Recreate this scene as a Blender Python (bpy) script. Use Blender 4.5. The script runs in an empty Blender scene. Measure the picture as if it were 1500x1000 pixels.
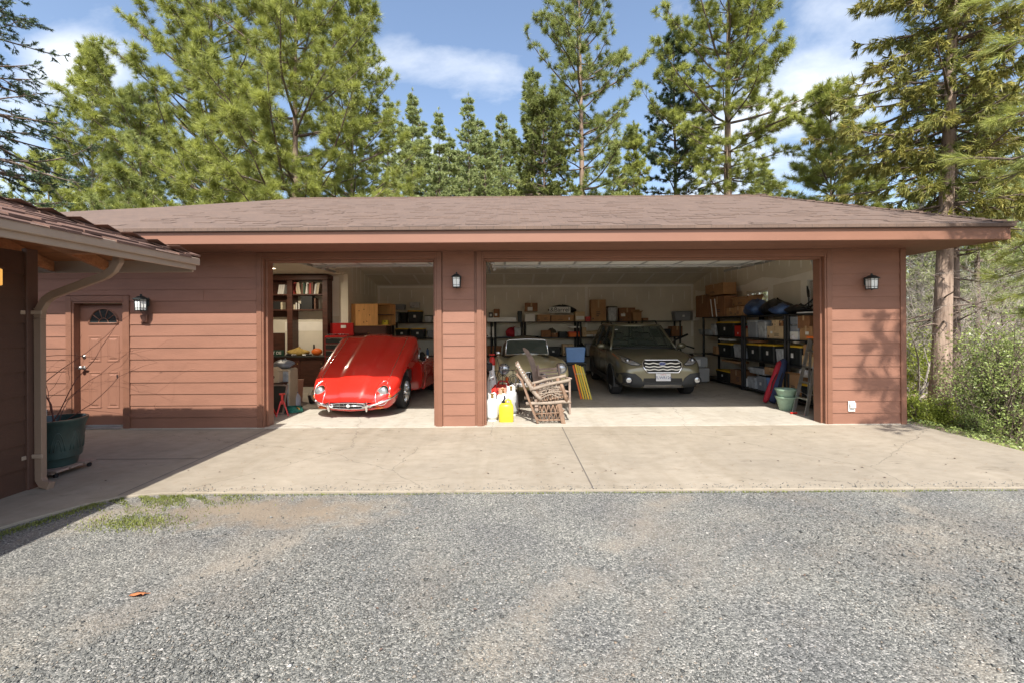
import bpy, math, random
import numpy as np
from mathutils import Vector, Matrix
SC = bpy.context.scene
COL = SC.collection
R = math.radians
sin, cos, pi = math.sin, math.cos, math.pi
F = 650.0
rnd = random.Random(7)

def at(px, py, Y):
    """a point of the place at depth Y (metres in front of the tripod) for survey marks taken off the photograph"""
    a = R(0.36); dx, dy = px-748.0, py-475.0
    x = dx*cos(a)-dy*sin(a); y = dx*sin(a)+dy*cos(a)
    return Vector((x*Y/F, Y, 1.65-y*Y/F))

# ---------------------------------------------------------------- materials
MATS = {}
def mat(name, color, rough=0.6, metal=0.0, var=0.0, scale=6.0, bump=0.0, bscale=None, color2=None, spec=0.5,
        coat=0.0, trans=0.0, ior=1.45, emit=None, estr=1.0, stretch=(1,1,1), detail=4.0, alpha=1.0):
    m = bpy.data.materials.new(name); MATS[name] = m
    m.use_nodes = True
    nt = m.node_tree; N = nt.nodes; L = nt.links
    b = N['Principled BSDF']
    b.inputs['Base Color'].default_value = (*color, 1)
    b.inputs['Roughness'].default_value = rough
    b.inputs['Metallic'].default_value = metal
    b.inputs['Specular IOR Level'].default_value = spec
    b.inputs['Coat Weight'].default_value = coat
    b.inputs['Coat Roughness'].default_value = 0.05
    b.inputs['Transmission Weight'].default_value = trans
    b.inputs['IOR'].default_value = ior
    b.inputs['Alpha'].default_value = alpha
    if emit:
        b.inputs['Emission Color'].default_value = (*emit, 1)
        b.inputs['Emission Strength'].default_value = estr
    if var or color2 or bump:
        tc = N.new('ShaderNodeTexCoord'); mp = N.new('ShaderNodeMapping')
        mp.inputs['Scale'].default_value = stretch
        L.new(tc.outputs['Object'], mp.inputs['Vector'])
        n = N.new('ShaderNodeTexNoise'); n.inputs['Scale'].default_value = scale; n.inputs['Detail'].default_value = detail
        n.inputs['Roughness'].default_value = 0.65
        L.new(mp.outputs['Vector'], n.inputs['Vector'])
        if var or color2:
            c1 = tuple(max(0, c*(1-var)) for c in color); c2 = color2 or tuple(min(1, c*(1+var)) for c in color)
            rp = N.new('ShaderNodeValToRGB')
            rp.color_ramp.elements[0].position = 0.32; rp.color_ramp.elements[0].color = (*c1, 1)
            rp.color_ramp.elements[1].position = 0.68; rp.color_ramp.elements[1].color = (*c2, 1)
            L.new(n.outputs['Fac'], rp.inputs['Fac']); L.new(rp.outputs['Color'], b.inputs['Base Color'])
        if bump:
            n2 = N.new('ShaderNodeTexNoise'); n2.inputs['Scale'].default_value = bscale or scale*4; n2.inputs['Detail'].default_value = 5
            L.new(mp.outputs['Vector'], n2.inputs['Vector'])
            bp = N.new('ShaderNodeBump'); bp.inputs['Strength'].default_value = bump; bp.inputs['Distance'].default_value = 0.02
            L.new(n2.outputs['Fac'], bp.inputs['Height']); L.new(bp.outputs['Normal'], b.inputs['Normal'])
    return m

def leaf_mat(name, c1, c2, scale=0.9, transl=0.35, rough=0.5, dead=None):
    """foliage: every leaf its own tint, whole clumps warmer or cooler, light passing through"""
    m = bpy.data.materials.new(name); MATS[name] = m; m.use_nodes = True
    nt = m.node_tree; N = nt.nodes; L = nt.links
    N.remove(N['Principled BSDF']); out = N['Material Output']
    geo = N.new('ShaderNodeNewGeometry'); tc = N.new('ShaderNodeTexCoord')
    n = N.new('ShaderNodeTexNoise'); n.inputs['Scale'].default_value = scale; n.inputs['Detail'].default_value = 3
    L.new(tc.outputs['Object'], n.inputs['Vector'])
    ad = N.new('ShaderNodeMath'); ad.operation = 'MULTIPLY_ADD'; ad.inputs[1].default_value = 0.45
    L.new(geo.outputs['Random Per Island'], ad.inputs[0])
    mr = N.new('ShaderNodeMapRange'); mr.inputs['From Min'].default_value = .3; mr.inputs['From Max'].default_value = .7
    mr.inputs['To Max'].default_value = .6
    L.new(n.outputs['Fac'], mr.inputs['Value']); L.new(mr.outputs['Result'], ad.inputs[2])
    rp = N.new('ShaderNodeValToRGB')
    rp.color_ramp.elements[0].color = (*c1, 1); rp.color_ramp.elements[1].color = (*c2, 1)
    if dead:
        e = rp.color_ramp.elements.new(0.97); e.color = (*dead, 1); rp.color_ramp.elements[1].position = 0.9
    L.new(ad.outputs['Value'], rp.inputs['Fac'])
    d = N.new('ShaderNodeBsdfPrincipled'); d.inputs['Roughness'].default_value = rough; d.inputs['Specular IOR Level'].default_value = .35
    t = N.new('ShaderNodeBsdfTranslucent'); mx = N.new('ShaderNodeMixShader'); mx.inputs[0].default_value = transl
    L.new(rp.outputs['Color'], d.inputs['Base Color']); L.new(rp.outputs['Color'], t.inputs['Color'])
    L.new(d.outputs[0], mx.inputs[1]); L.new(t.outputs[0], mx.inputs[2]); L.new(mx.outputs[0], out.inputs['Surface'])
    return m

# ---------------------------------------------------------------- mesh builder
class MB:
    def __init__(s): s.v = []; s.f = []
    def add(s, vs, fs, M=None):
        o = len(s.v)
        for p in vs:
            p = Vector(p)
            s.v.append(tuple(M @ p) if M is not None else tuple(p))
        s.f += [tuple(i+o for i in f) for f in fs]
        return s
    def box(s, x0, x1, y0, y1, z0, z1, M=None):
        vs = [(x, y, z) for z in (z0, z1) for y in (y0, y1) for x in (x0, x1)]
        return s.add(vs, [(0,2,3,1),(4,5,7,6),(0,1,5,4),(2,6,7,3),(0,4,6,2),(1,3,7,5)], M)
    def bbox(s, x0, x1, y0, y1, z0, z1, b=0.01, M=None):
        """box with chamfered edges"""
        b = min(b, (x1-x0)*.45, (y1-y0)*.45, (z1-z0)*.45)
        rings = []
        for z, i in ((z0, b), (z0+b, 0), (z1-b, 0), (z1, b)):
            r = []
            for (x, sx, y, sy) in ((x0, 1, y0, 1), (x1, -1, y0, 1), (x1, -1, y1, -1), (x0, 1, y1, -1)):
                a = (x+sx*(b+i), y+sy*i, z); c = (x+sx*i, y+sy*(b+i), z)
                r += [c, a] if (sx*sy > 0) else [a, c]
            rings.append(r)
        return s.loft(rings, True, True, M)
    def loft(s, rings, cap0=True, cap1=True, M=None, closed=True):
        n = len(rings[0]); vs = [p for r in rings for p in r]; fs = []
        for k in range(len(rings)-1):
            for i in range(n if closed else n-1):
                j = (i+1) % n
                fs.append((k*n+i, k*n+j, (k+1)*n+j, (k+1)*n+i))
        if cap0: fs.append(tuple(range(n-1, -1, -1)))
        if cap1: fs.append(tuple((len(rings)-1)*n+i for i in range(n)))
        return s.add(vs, fs, M)
    def lathe(s, prof, c=(0,0,0), n=24, M=None, cap0=True, cap1=True):
        rings = [[(c[0]+r*cos(2*pi*i/n), c[1]+r*sin(2*pi*i/n), c[2]+z) for i in range(n)] for r, z in prof]
        return s.loft(rings, cap0, cap1, M)
    def tube(s, pts, r, n=8, M=None, cap=True):
        pts = [Vector(p) for p in pts]
        if not hasattr(r, '__len__'): r = [r]*len(pts)
        rings = []; up = None
        for i, p in enumerate(pts):
            d = (pts[min(i+1, len(pts)-1)]-pts[max(i-1, 0)]).normalized()
            if up is None:
                up = Vector((0,0,1)) if abs(d.z) < .9 else Vector((1,0,0))
            a = d.cross(up).normalized(); up = a.cross(d).normalized()
            rings.append([p+a*(r[i]*cos(2*pi*k/n))+up*(r[i]*sin(2*pi*k/n)) for k in range(n)])
        return s.loft(rings, cap, cap, M)
    def sqtube(s, pts, w, h, M=None):
        pts = [Vector(p) for p in pts]; rings = []; up = None
        for i, p in enumerate(pts):
            d = (pts[min(i+1, len(pts)-1)]-pts[max(i-1, 0)]).normalized()
            if up is None: up = Vector((0,0,1)) if abs(d.z) < .9 else Vector((0,1,0))
            a = d.cross(up).normalized(); up = a.cross(d).normalized()
            rings.append([p+a*(sx*w/2)+up*(sy*h/2) for sx, sy in ((1,1),(-1,1),(-1,-1),(1,-1))])
        return s.loft(rings, True, True, M)
    def ball(s, c, r, n=12, m=8, M=None):
        r = r if hasattr(r, '__len__') else (r, r, r)
        rings = []
        for k in range(m+1):
            t = -pi/2+pi*k/m; q = max(cos(t), 1e-3)
            rings.append([(c[0]+r[0]*q*cos(2*pi*i/n), c[1]+r[1]*q*sin(2*pi*i/n), c[2]+r[2]*sin(t)) for i in range(n)])
        return s.loft(rings, True, True, M)
    def quad(s, a, b, c, d): return s.add([a, b, c, d], [(0,1,2,3)])
    def prism(s, pts2, axis, a0, a1, M=None):
        """2-D outline pushed along an axis; outline in the other two axes' order"""
        def P(p, a):
            return {'x': (a, p[0], p[1]), 'y': (p[0], a, p[1]), 'z': (p[0], p[1], a)}[axis]
        return s.loft([[P(p, a0) for p in pts2], [P(p, a1) for p in pts2]], True, True, M)
    def build(s, name, m, parent=None, smooth=False, sub=0, bevel=0, label=None):
        me = bpy.data.meshes.new(name)
        me.from_pydata([tuple(v) for v in s.v], [], s.f)
        import bmesh
        bm = bmesh.new(); bm.from_mesh(me); bmesh.ops.recalc_face_normals(bm, faces=bm.faces); bm.to_mesh(me); bm.free()
        o = bpy.data.objects.new(name, me); COL.objects.link(o)
        if isinstance(m, str): m = MATS[m]
        me.materials.append(m)
        if smooth:
            me.polygons.foreach_set('use_smooth', [True]*len(me.polygons))
            if smooth != True:
                try: me.set_sharp_from_angle(angle=R(smooth))
                except Exception: pass
        if bevel:
            b = o.modifiers.new('bevel', 'BEVEL'); b.width = bevel; b.segments = 2; b.limit_method = 'ANGLE'
        if sub:
            b = o.modifiers.new('sub', 'SUBSURF'); b.levels = sub; b.render_levels = sub
        if parent: o.parent = parent
        if label: o['label'] = label
        return o

def npmesh(name, V, Fc, m, parent=None, smooth=False):
    """V (n,3) array, Fc (m,3) or (m,4) int array"""
    me = bpy.data.meshes.new(name)
    k = Fc.shape[1]
    me.vertices.add(len(V)); me.vertices.foreach_set('co', np.ascontiguousarray(V, dtype=np.float32).ravel())
    me.loops.add(Fc.size); me.loops.foreach_set('vertex_index', Fc.astype(np.int32).ravel())
    me.polygons.add(len(Fc)); me.polygons.foreach_set('loop_start', np.arange(0, Fc.size, k, dtype=np.int32))
    me.update(calc_edges=True); me.validate()
    if smooth: me.polygons.foreach_set('use_smooth', [True]*len(Fc))
    me.materials.append(MATS[m] if isinstance(m, str) else m)
    o = bpy.data.objects.new(name, me); COL.objects.link(o)
    if parent: o.parent = parent
    return o

def tag(o, label=None, cat=None, group=None, kind=None):
    if label: o['label'] = label
    if cat: o['category'] = cat
    if group: o['group'] = group
    if kind: o['kind'] = kind
    return o
def thing(name, label, cat, loc=(0,0,0), rz=0, group=None):
    o = bpy.data.objects.new(name, None); COL.objects.link(o); o.empty_display_size = .2
    o.location = loc; o.rotation_euler = (0, 0, rz)
    return tag(o, label, cat, group)
def copy_tree(o, parent=None):
    kids = list(o.children)
    c = o.copy(); COL.objects.link(c); c.parent = parent
    for k in kids: copy_tree(k, c)
    return c
FONTC = {}
def text_part(txt, name, size, m, parent, M, depth=0.002, label=None):
    cu = bpy.data.curves.new(name, 'FONT'); cu.body = txt; cu.size = size; cu.extrude = depth
    cu.align_x = 'CENTER'; cu.align_y = 'CENTER'
    t = bpy.data.objects.new(name+'_curve', cu); COL.objects.link(t)
    bpy.context.view_layer.update()
    dg = bpy.context.evaluated_depsgraph_get()
    me = bpy.data.meshes.new_from_object(t.evaluated_get(dg))
    bpy.data.objects.remove(t)
    me.transform(M); me.materials.clear(); me.materials.append(MATS[m])
    o = bpy.data.objects.new(name, me); COL.objects.link(o); o.parent = parent
    if label: o['label'] = label
    return o
# ---------------------------------------------------------------- camera, light, sky
cam = bpy.data.cameras.new('camera'); co = bpy.data.objects.new('camera', cam); COL.objects.link(co)
co.location = (0, 0, 1.65)
co.rotation_mode = 'XYZ'
co.matrix_world = Matrix.Translation((0, 0, 1.65)) @ Matrix.Rotation(R(90), 4, 'X') @ Matrix.Rotation(R(-0.36), 4, 'Z')
cam.sensor_width = 36; cam.lens = 36*F/1500.0
cam.shift_y = -25/1500.0; cam.shift_x = 2/1500.0
cam.clip_start = 0.05; cam.clip_end = 3000
SC.camera = co

SUN_EL = R(50.3); SUN_DIR = Vector((0.0, -cos(SUN_EL), sin(SUN_EL)))   # towards the sun
sl = bpy.data.lights.new('sun', 'SUN'); so = bpy.data.objects.new('sun', sl); COL.objects.link(so)
sl.energy = 4.7; sl.angle = R(0.55); sl.color = (1.0, .955, .88)
so.rotation_euler = SUN_DIR.to_track_quat('Z', 'Y').to_euler(); so.location = (0, -10, 20)

w = bpy.data.worlds.new('World'); SC.world = w; w.use_nodes = True
nt = w.node_tree; N = nt.nodes; L = nt.links
bg = N['Background']; bg.inputs['Strength'].default_value = 0.15
sky = N.new('ShaderNodeTexSky'); sky.sky_type = 'NISHITA'; sky.sun_disc = False
sky.sun_elevation = SUN_EL; sky.sun_rotation = pi; sky.air_density = 1.0; sky.dust_density = 2.4; sky.ozone_density = 0.0; sky.altitude = 300
tc = N.new('ShaderNodeTexCoord')
sep = N.new('ShaderNodeSeparateXYZ'); L.new(tc.outputs['Generated'], sep.inputs[0])
ad = N.new('ShaderNodeMath'); ad.operation = 'ADD'; ad.inputs[1].default_value = 0.16; L.new(sep.outputs['Z'], ad.inputs[0])
mxm = N.new('ShaderNodeMath'); mxm.operation = 'MAXIMUM'; mxm.inputs[1].default_value = 0.05; L.new(ad.outputs[0], mxm.inputs[0])
cmb = N.new('ShaderNodeCombineXYZ')
for ax in ('X', 'Y'):
    dv = N.new('ShaderNodeMath'); dv.operation = 'DIVIDE'; L.new(sep.outputs[ax], dv.inputs[0]); L.new(mxm.outputs[0], dv.inputs[1]); L.new(dv.outputs[0], cmb.inputs[ax])
mp = N.new('ShaderNodeMapping'); mp.inputs['Location'].default_value = (3.1, 0.7, 0); mp.inputs['Scale'].default_value = (.75, 1.05, 1)
L.new(cmb.outputs[0], mp.inputs['Vector'])
n1 = N.new('ShaderNodeTexNoise'); n1.inputs['Scale'].default_value = 1.25; n1.inputs['Detail'].default_value = 9; n1.inputs['Roughness'].default_value = .58
n1.inputs['Distortion'].default_value = .25
L.new(mp.outputs[0], n1.inputs['Vector'])
# banks of cloud, each in its own quarter of the sky (tangents of bearing and height)
def M_(op, a, b=None, c=None):
    n = N.new('ShaderNodeMath'); n.operation = op
    for i, v in enumerate((a, b, c)):
        if v is None: continue
        if isinstance(v, (int, float)): n.inputs[i].default_value = v
        else: L.new(v, n.inputs[i])
    return n.outputs[0]
yy0 = M_('MAXIMUM', sep.outputs['Y'], .12); uu = M_('DIVIDE', sep.outputs['X'], yy0); vv = M_('DIVIDE', sep.outputs['Z'], yy0)
tot = M_('MULTIPLY_ADD', n1.outputs['Fac'], 1.35, -.30)
for cu, cv, ru, rv, amp in ((-.10,.585,.22,.085,.30),(-.02,.56,.12,.08,.12),(-.98,.60,.13,.075,.30),(-1.13,.50,.16,.085,.30),(.70,.50,.16,.16,.20),(.52,.36,.20,.14,.20),(.80,.62,.14,.10,.14),(.28,.69,.22,.07,.25),(.70,.73,.25,.07,.25),(-1.1,.33,.2,.08,.2),(-.35,.33,.25,.1,.18)):
    a_ = M_('DIVIDE', M_('SUBTRACT', uu, cu), ru); b_ = M_('DIVIDE', M_('SUBTRACT', vv, cv), rv)
    r2 = M_('ADD', M_('MULTIPLY', a_, a_), M_('MULTIPLY', b_, b_))
    tot = M_('MULTIPLY_ADD', M_('EXPONENT', M_('MULTIPLY', r2, -1.0)), amp, tot)
rp = N.new('ShaderNodeValToRGB'); rp.color_ramp.elements[0].position = .50; rp.color_ramp.elements[0].color = (0,0,0,1)
rp.color_ramp.elements[1].position = .80; rp.color_ramp.elements[1].color = (1,1,1,1)
L.new(tot, rp.inputs['Fac'])
mx = N.new('ShaderNodeMixRGB'); L.new(rp.outputs['Color'], mx.inputs['Fac']); L.new(sky.outputs['Color'], mx.inputs['Color1'])
mx.inputs['Color2'].default_value = (4.9, 5.1, 5.4, 1)
L.new(mx.outputs['Color'], bg.inputs['Color'])
SC.view_settings.view_transform = 'Standard'; SC.view_settings.look = 'None'; SC.view_settings.gamma = 1; SC.view_settings.exposure = 0.80
SC.cycles.diffuse_bounces = 8; SC.cycles.max_bounces = 14

# ---------------------------------------------------------------- materials
def siding_mat(name, c, rough=.62):
    m = mat(name, c, rough, var=.10, scale=1.3, bump=.12, bscale=30, stretch=(1,1,3.2))
    return m
SID = (.235, .112, .073)
siding_mat('siding', SID)
siding_mat('trim_paint', (.20, .092, .057), .5)
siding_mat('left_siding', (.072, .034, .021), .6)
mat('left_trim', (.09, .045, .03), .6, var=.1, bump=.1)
mat('fascia_paint', (.235, .115, .075), .5, var=.07, scale=2, bump=.06, stretch=(.3,1,1))
mat('gutter_tan', (.34, .255, .19), .45, var=.06, scale=3)
mat('raw_wood', (.33, .14, .06), .7, var=.25, scale=3, stretch=(1,6,6), bump=.2)
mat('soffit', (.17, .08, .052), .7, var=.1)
mat('flashing', (.12, .07, .055), .5)
mat('drywall', (.80, .745, .62), .85, var=.07, scale=1.4, bump=.03)
mat('drywall_mud', (.95, .91, .82), .85, var=.04, scale=4)
mat('door_white', (.78, .79, .76), .45, var=.03)
mat('door_paint', SID, .55, var=.04, scale=2)  # entry door, same base colour as the siding
mat('steel', (.55, .56, .57), .35, .9, var=.15)
mat('chrome', (.85, .86, .87), .12, 1.0)
mat('brushed', (.6, .6, .58), .3, 1.0, var=.1)
mat('lantern_black', (.03, .035, .035), .5, .3)
mat('glass', (.9, .95, .93), .05, trans=.0, alpha=.28, spec=.8)
mat('frost_glass', (.75, .77, .74), .25, var=.08, scale=20)
mat('win_glass', (.03, .035, .035), .04, spec=1.0)
mat('black_plastic', (.018, .018, .02), .5)
mat('rubber', (.022, .022, .023), .8, var=.2)
mat('bulb', (.9,.8,.55), .3, emit=(1,.75,.4), estr=.6)

def shingle_mat():
    m = mat('shingles', (.2,.12,.09), .9)
    nt = m.node_tree; N = nt.nodes; L = nt.links; b = N['Principled BSDF']
    tc = N.new('ShaderNodeTexCoord')
    br = N.new('ShaderNodeTexBrick'); br.inputs['Scale'].default_value = 1.0
    br.inputs['Brick Width'].default_value = .24; br.inputs['Row Height'].default_value = .14
    br.inputs['Mortar Size'].default_value = .006; br.inputs['Bias'].default_value = 0
    br.inputs['Color1'].default_value = (.175,.110,.078,1); br.inputs['Color2'].default_value = (.145,.090,.064,1); br.inputs['Mortar'].default_value = (.10,.068,.052,1)
    L.new(tc.outputs['UV'], br.inputs['Vector'])
    L.new(tc.outputs['Object'], br.inputs['Vector'])
    n = N.new('ShaderNodeTexNoise'); n.inputs['Scale'].default_value = 2.2; n.inputs['Detail'].default_value = 10; n.inputs['Roughness'].default_value = .8
    L.new(tc.outputs['Object'], n.inputs['Vector'])
    n2 = N.new('ShaderNodeTexNoise'); n2.inputs['Scale'].default_value = 90; L.new(tc.outputs['Object'], n2.inputs['Vector'])
    mx = N.new('ShaderNodeMixRGB'); mx.blend_type = 'MULTIPLY'; mx.inputs['Fac'].default_value = .55
    L.new(br.outputs['Color'], mx.inputs['Color1']); L.new(n.outputs['Fac'], mx.inputs['Color2'])
    mx2 = N.new('ShaderNodeMixRGB'); mx2.blend_type = 'OVERLAY'; mx2.inputs['Fac'].default_value = .5
    L.new(mx.outputs['Color'], mx2.inputs['Color1']); L.new(n2.outputs['Fac'], mx2.inputs['Color2'])
    hs = N.new('ShaderNodeBrightContrast'); hs.inputs['Bright'].default_value = .02; L.new(mx2.outputs['Color'], hs.inputs['Color'])
    L.new(hs.outputs['Color'], b.inputs['Base Color'])
shingle_mat()

def concrete_mat(name, c, dark=.6, crack=True):
    m = mat(name, c, .85)
    nt = m.node_tree; N = nt.nodes; L = nt.links; b = N['Principled BSDF']
    tc = N.new('ShaderNodeTexCoord')
    def noise(sc, det=5, stretch=None, dist=0):
        n = N.new('ShaderNodeTexNoise'); n.inputs['Scale'].default_value = sc; n.inputs['Detail'].default_value = det; n.inputs['Roughness'].default_value=.65
        n.inputs['Distortion'].default_value = dist
        if stretch:
            mp = N.new('ShaderNodeMapping'); mp.inputs['Scale'].default_value = stretch; L.new(tc.outputs['Object'], mp.inputs[0]); L.new(mp.outputs[0], n.inputs['Vector'])
        else: L.new(tc.outputs['Object'], n.inputs['Vector'])
        return n
    def ramp(n, p0, c0, p1, c1):
        r = N.new('ShaderNodeValToRGB'); r.color_ramp.elements[0].position = p0; r.color_ramp.elements[1].position = p1
        r.color_ramp.elements[0].color = (*c0, 1); r.color_ramp.elements[1].color = (*c1, 1); L.new(n.outputs['Fac'], r.inputs['Fac']); return r
    a = ramp(noise(.7, 6, dist=.5), .3, tuple(x*.84 for x in c), .7, tuple(x*1.1 for x in c))
    s = ramp(noise(5, 8, (1, 1.6, 1)), .35, (.86, .85, .83), .6, (1, 1, 1))
    st = ramp(noise(2.3, 9, (.8, 2.5, 1), 1.5), .28, (dark, dark*.97, dark*.93), .40, (1, 1, 1))
    sp = ramp(noise(60, 3), .25, (.7, .68, .64), .36, (1, 1, 1))
    cur = a
    for q in (s, st, sp):
        mx = N.new('ShaderNodeMixRGB'); mx.blend_type = 'MULTIPLY'; mx.inputs['Fac'].default_value = 1
        L.new(cur.outputs['Color'], mx.inputs['Color1']); L.new(q.outputs['Color'], mx.inputs['Color2']); cur = mx
    vc = N.new('ShaderNodeTexVoronoi'); vc.feature = 'DISTANCE_TO_EDGE'; vc.inputs['Scale'].default_value = .33
    mc = N.new('ShaderNodeMixRGB'); mc.inputs['Fac'].default_value = .22; nc = noise(2.2, 6); L.new(tc.outputs['Object'], mc.inputs['Color1']); L.new(nc.outputs['Color'], mc.inputs['Color2']); L.new(mc.outputs['Color'], vc.inputs['Vector'])
    rc = N.new('ShaderNodeMapRange'); rc.inputs['From Min'].default_value = .0; rc.inputs['From Max'].default_value = .0022; rc.inputs['To Min'].default_value = .62; L.new(vc.outputs['Distance'], rc.inputs['Value'])
    md = N.new('ShaderNodeMixRGB'); md.blend_type = 'MULTIPLY'; md.inputs['Fac'].default_value = 1; L.new(cur.outputs['Color'], md.inputs['Color1']); L.new(rc.outputs['Result'], md.inputs['Color2']); cur = md
    tr = ramp(noise(.9, 7, (3.2, .35, 1), .4), .36, (.92,.91,.89), .50, (1,1,1))
    me_ = N.new('ShaderNodeMixRGB'); me_.blend_type = 'MULTIPLY'; me_.inputs['Fac'].default_value = 1; L.new(cur.outputs['Color'], me_.inputs['Color1']); L.new(tr.outputs['Color'], me_.inputs['Color2']); cur = me_
    L.new(cur.outputs['Color'], b.inputs['Base Color'])
    bp = N.new('ShaderNodeBump'); bp.inputs['Strength'].default_value = .15; bp.inputs['Distance'].default_value = .01
    L.new(noise(110, 4).outputs['Fac'], bp.inputs['Height']); L.new(bp.outputs['Normal'], b.inputs['Normal'])
concrete_mat('concrete', (.305, .264, .205))
concrete_mat('garage_concrete', (.43, .395, .335), .5)
mat('joint', (.12, .105, .09), .95)

def gravel_mat():
    m = mat('gravel', (.3,.3,.29), .9)
    nt = m.node_tree; N = nt.nodes; L = nt.links; b = N['Principled BSDF']
    tc = N.new('ShaderNodeTexCoord')
    v = N.new('ShaderNodeTexVoronoi'); v.inputs['Scale'].default_value = 105; L.new(tc.outputs['Object'], v.inputs['Vector'])
    r = N.new('ShaderNodeValToRGB')
    cols = [(.0, (.06,.061,.057)), (.3, (.13,.132,.122)), (.55, (.185,.186,.171)), (.8, (.25,.247,.222)), (1, (.42,.405,.37))]
    r.color_ramp.elements[0].color = (*cols[0][1], 1); r.color_ramp.elements[1].color = (*cols[-1][1], 1)
    for p, c in cols[1:-1]:
        e = r.color_ramp.elements.new(p); e.color = (*c, 1)
    sp = N.new('ShaderNodeSeparateColor'); L.new(v.outputs['Color'], sp.inputs[0]); L.new(sp.outputs[0], r.inputs['Fac'])
    # sandy fines showing through in patches and along wheel tracks
    n = N.new('ShaderNodeTexNoise'); n.inputs['Scale'].default_value = .55; n.inputs['Detail'].default_value = 9; n.inputs['Roughness'].default_value = .68; n.inputs['Distortion'].default_value=.6
    mp = N.new('ShaderNodeMapping'); mp.inputs['Location'].default_value = (2.2, 5.1, 0); L.new(tc.outputs['Object'], mp.inputs[0]); L.new(mp.outputs[0], n.inputs['Vector'])
    f = N.new('ShaderNodeValToRGB'); f.color_ramp.elements[0].position = .50; f.color_ramp.elements[1].position = .70
    f.color_ramp.elements[0].color = (0,0,0,1); f.color_ramp.elements[1].color = (.55,.55,.55,1); L.new(n.outputs['Fac'], f.inputs['Fac'])
    mx = N.new('ShaderNodeMixRGB'); L.new(f.outputs['Color'], mx.inputs['Fac']); L.new(r.outputs['Color'], mx.inputs['Color1'])
    mx.inputs['Color2'].default_value = (.29,.245,.19,1)
    wv = N.new('ShaderNodeTexWave'); wv.wave_type = 'BANDS'; wv.bands_direction = 'X'; wv.inputs['Scale'].default_value = .17; wv.inputs['Distortion'].default_value = 1.6; wv.inputs['Detail'].default_value = 3; wv.inputs['Detail Scale'].default_value = .7
    mw = N.new('ShaderNodeMapping'); mw.inputs['Rotation'].default_value = (0,0,R(38)); mw.inputs['Location'].default_value = (.6,0,0); L.new(tc.outputs['Object'], mw.inputs[0]); L.new(mw.outputs[0], wv.inputs['Vector'])
    rw = N.new('ShaderNodeMapRange'); rw.inputs['From Min'].default_value = .86; rw.inputs['From Max'].default_value = 1.0; rw.inputs['To Max'].default_value = .5; L.new(wv.outputs['Fac'], rw.inputs['Value'])
    nb = N.new('ShaderNodeTexNoise'); nb.inputs['Scale'].default_value = 3.0; nb.inputs['Detail'].default_value = 8; L.new(tc.outputs['Object'], nb.inputs['Vector'])
    rb = N.new('ShaderNodeMapRange'); rb.inputs['From Min'].default_value = .42; rb.inputs['From Max'].default_value = .62; L.new(nb.outputs['Fac'], rb.inputs['Value'])
    mm = N.new('ShaderNodeMath'); mm.operation = 'MULTIPLY'; L.new(rw.outputs['Result'], mm.inputs[0]); L.new(rb.outputs['Result'], mm.inputs[1])
    mxw = N.new('ShaderNodeMixRGB'); L.new(mm.outputs[0], mxw.inputs['Fac']); L.new(mx.outputs['Color'], mxw.inputs['Color1']); mxw.inputs['Color2'].default_value = (.33,.285,.225,1); mx = mxw
    # the bare dirt apron by the slab: a patch centred near (-2.1, 3.9)
    d = N.new('ShaderNodeMapping'); d.inputs['Location'].default_value = (2.3*.5, -4.0*1.7, 0); d.inputs['Scale'].default_value = (.5, 1.7, 0)
    L.new(tc.outputs['Object'], d.inputs[0])
    ln = N.new('ShaderNodeVectorMath'); ln.operation = 'LENGTH'; L.new(d.outputs[0], ln.inputs[0])
    n3 = N.new('ShaderNodeTexNoise'); n3.inputs['Scale'].default_value = 5; n3.inputs['Detail'].default_value = 8; L.new(tc.outputs['Object'], n3.inputs['Vector'])
    sm = N.new('ShaderNodeMath'); sm.operation = 'MULTIPLY_ADD'; sm.inputs[1].default_value = 1.3; L.new(n3.outputs['Fac'], sm.inputs[0]); L.new(ln.outputs['Value'], sm.inputs[2])
    f3 = N.new('ShaderNodeMapRange'); f3.inputs['From Min'].default_value = .9; f3.inputs['From Max'].default_value = 1.35; f3.inputs['To Min'].default_value = .85; f3.inputs['To Max'].default_value = 0
    L.new(sm.outputs[0], f3.inputs['Value'])
    mx3 = N.new('ShaderNodeMixRGB'); L.new(f3.outputs['Result'], mx3.inputs['Fac']); L.new(mx.outputs['Color'], mx3.inputs['Color1']); mx3.inputs['Color2'].default_value = (.25,.20,.145,1)
    n4 = N.new('ShaderNodeTexNoise'); n4.inputs['Scale'].default_value = 1.6; n4.inputs['Detail'].default_value = 6; L.new(tc.outputs['Object'], n4.inputs['Vector'])
    r4 = N.new('ShaderNodeValToRGB'); r4.color_ramp.elements[0].position=.3; r4.color_ramp.elements[0].color=(.72,.72,.74,1); r4.color_ramp.elements[1].position=.7; r4.color_ramp.elements[1].color=(1.0,.99,.96,1)
    L.new(n4.outputs['Fac'], r4.inputs['Fac'])
    mu = N.new('ShaderNodeMixRGB'); mu.blend_type='MULTIPLY'; mu.inputs['Fac'].default_value=1; L.new(mx3.outputs['Color'], mu.inputs['Color1']); L.new(r4.outputs['Color'], mu.inputs['Color2'])
    L.new(mu.outputs['Color'], b.inputs['Base Color'])
    bp = N.new('ShaderNodeBump'); bp.inputs['Strength'].default_value = .7; bp.inputs['Distance'].default_value = .009; bp.invert = True
    L.new(v.outputs['Distance'], bp.inputs['Height']); L.new(bp.outputs['Normal'], b.inputs['Normal'])
gravel_mat()
m = mat('stone', (.3,.3,.3), .85)
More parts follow.
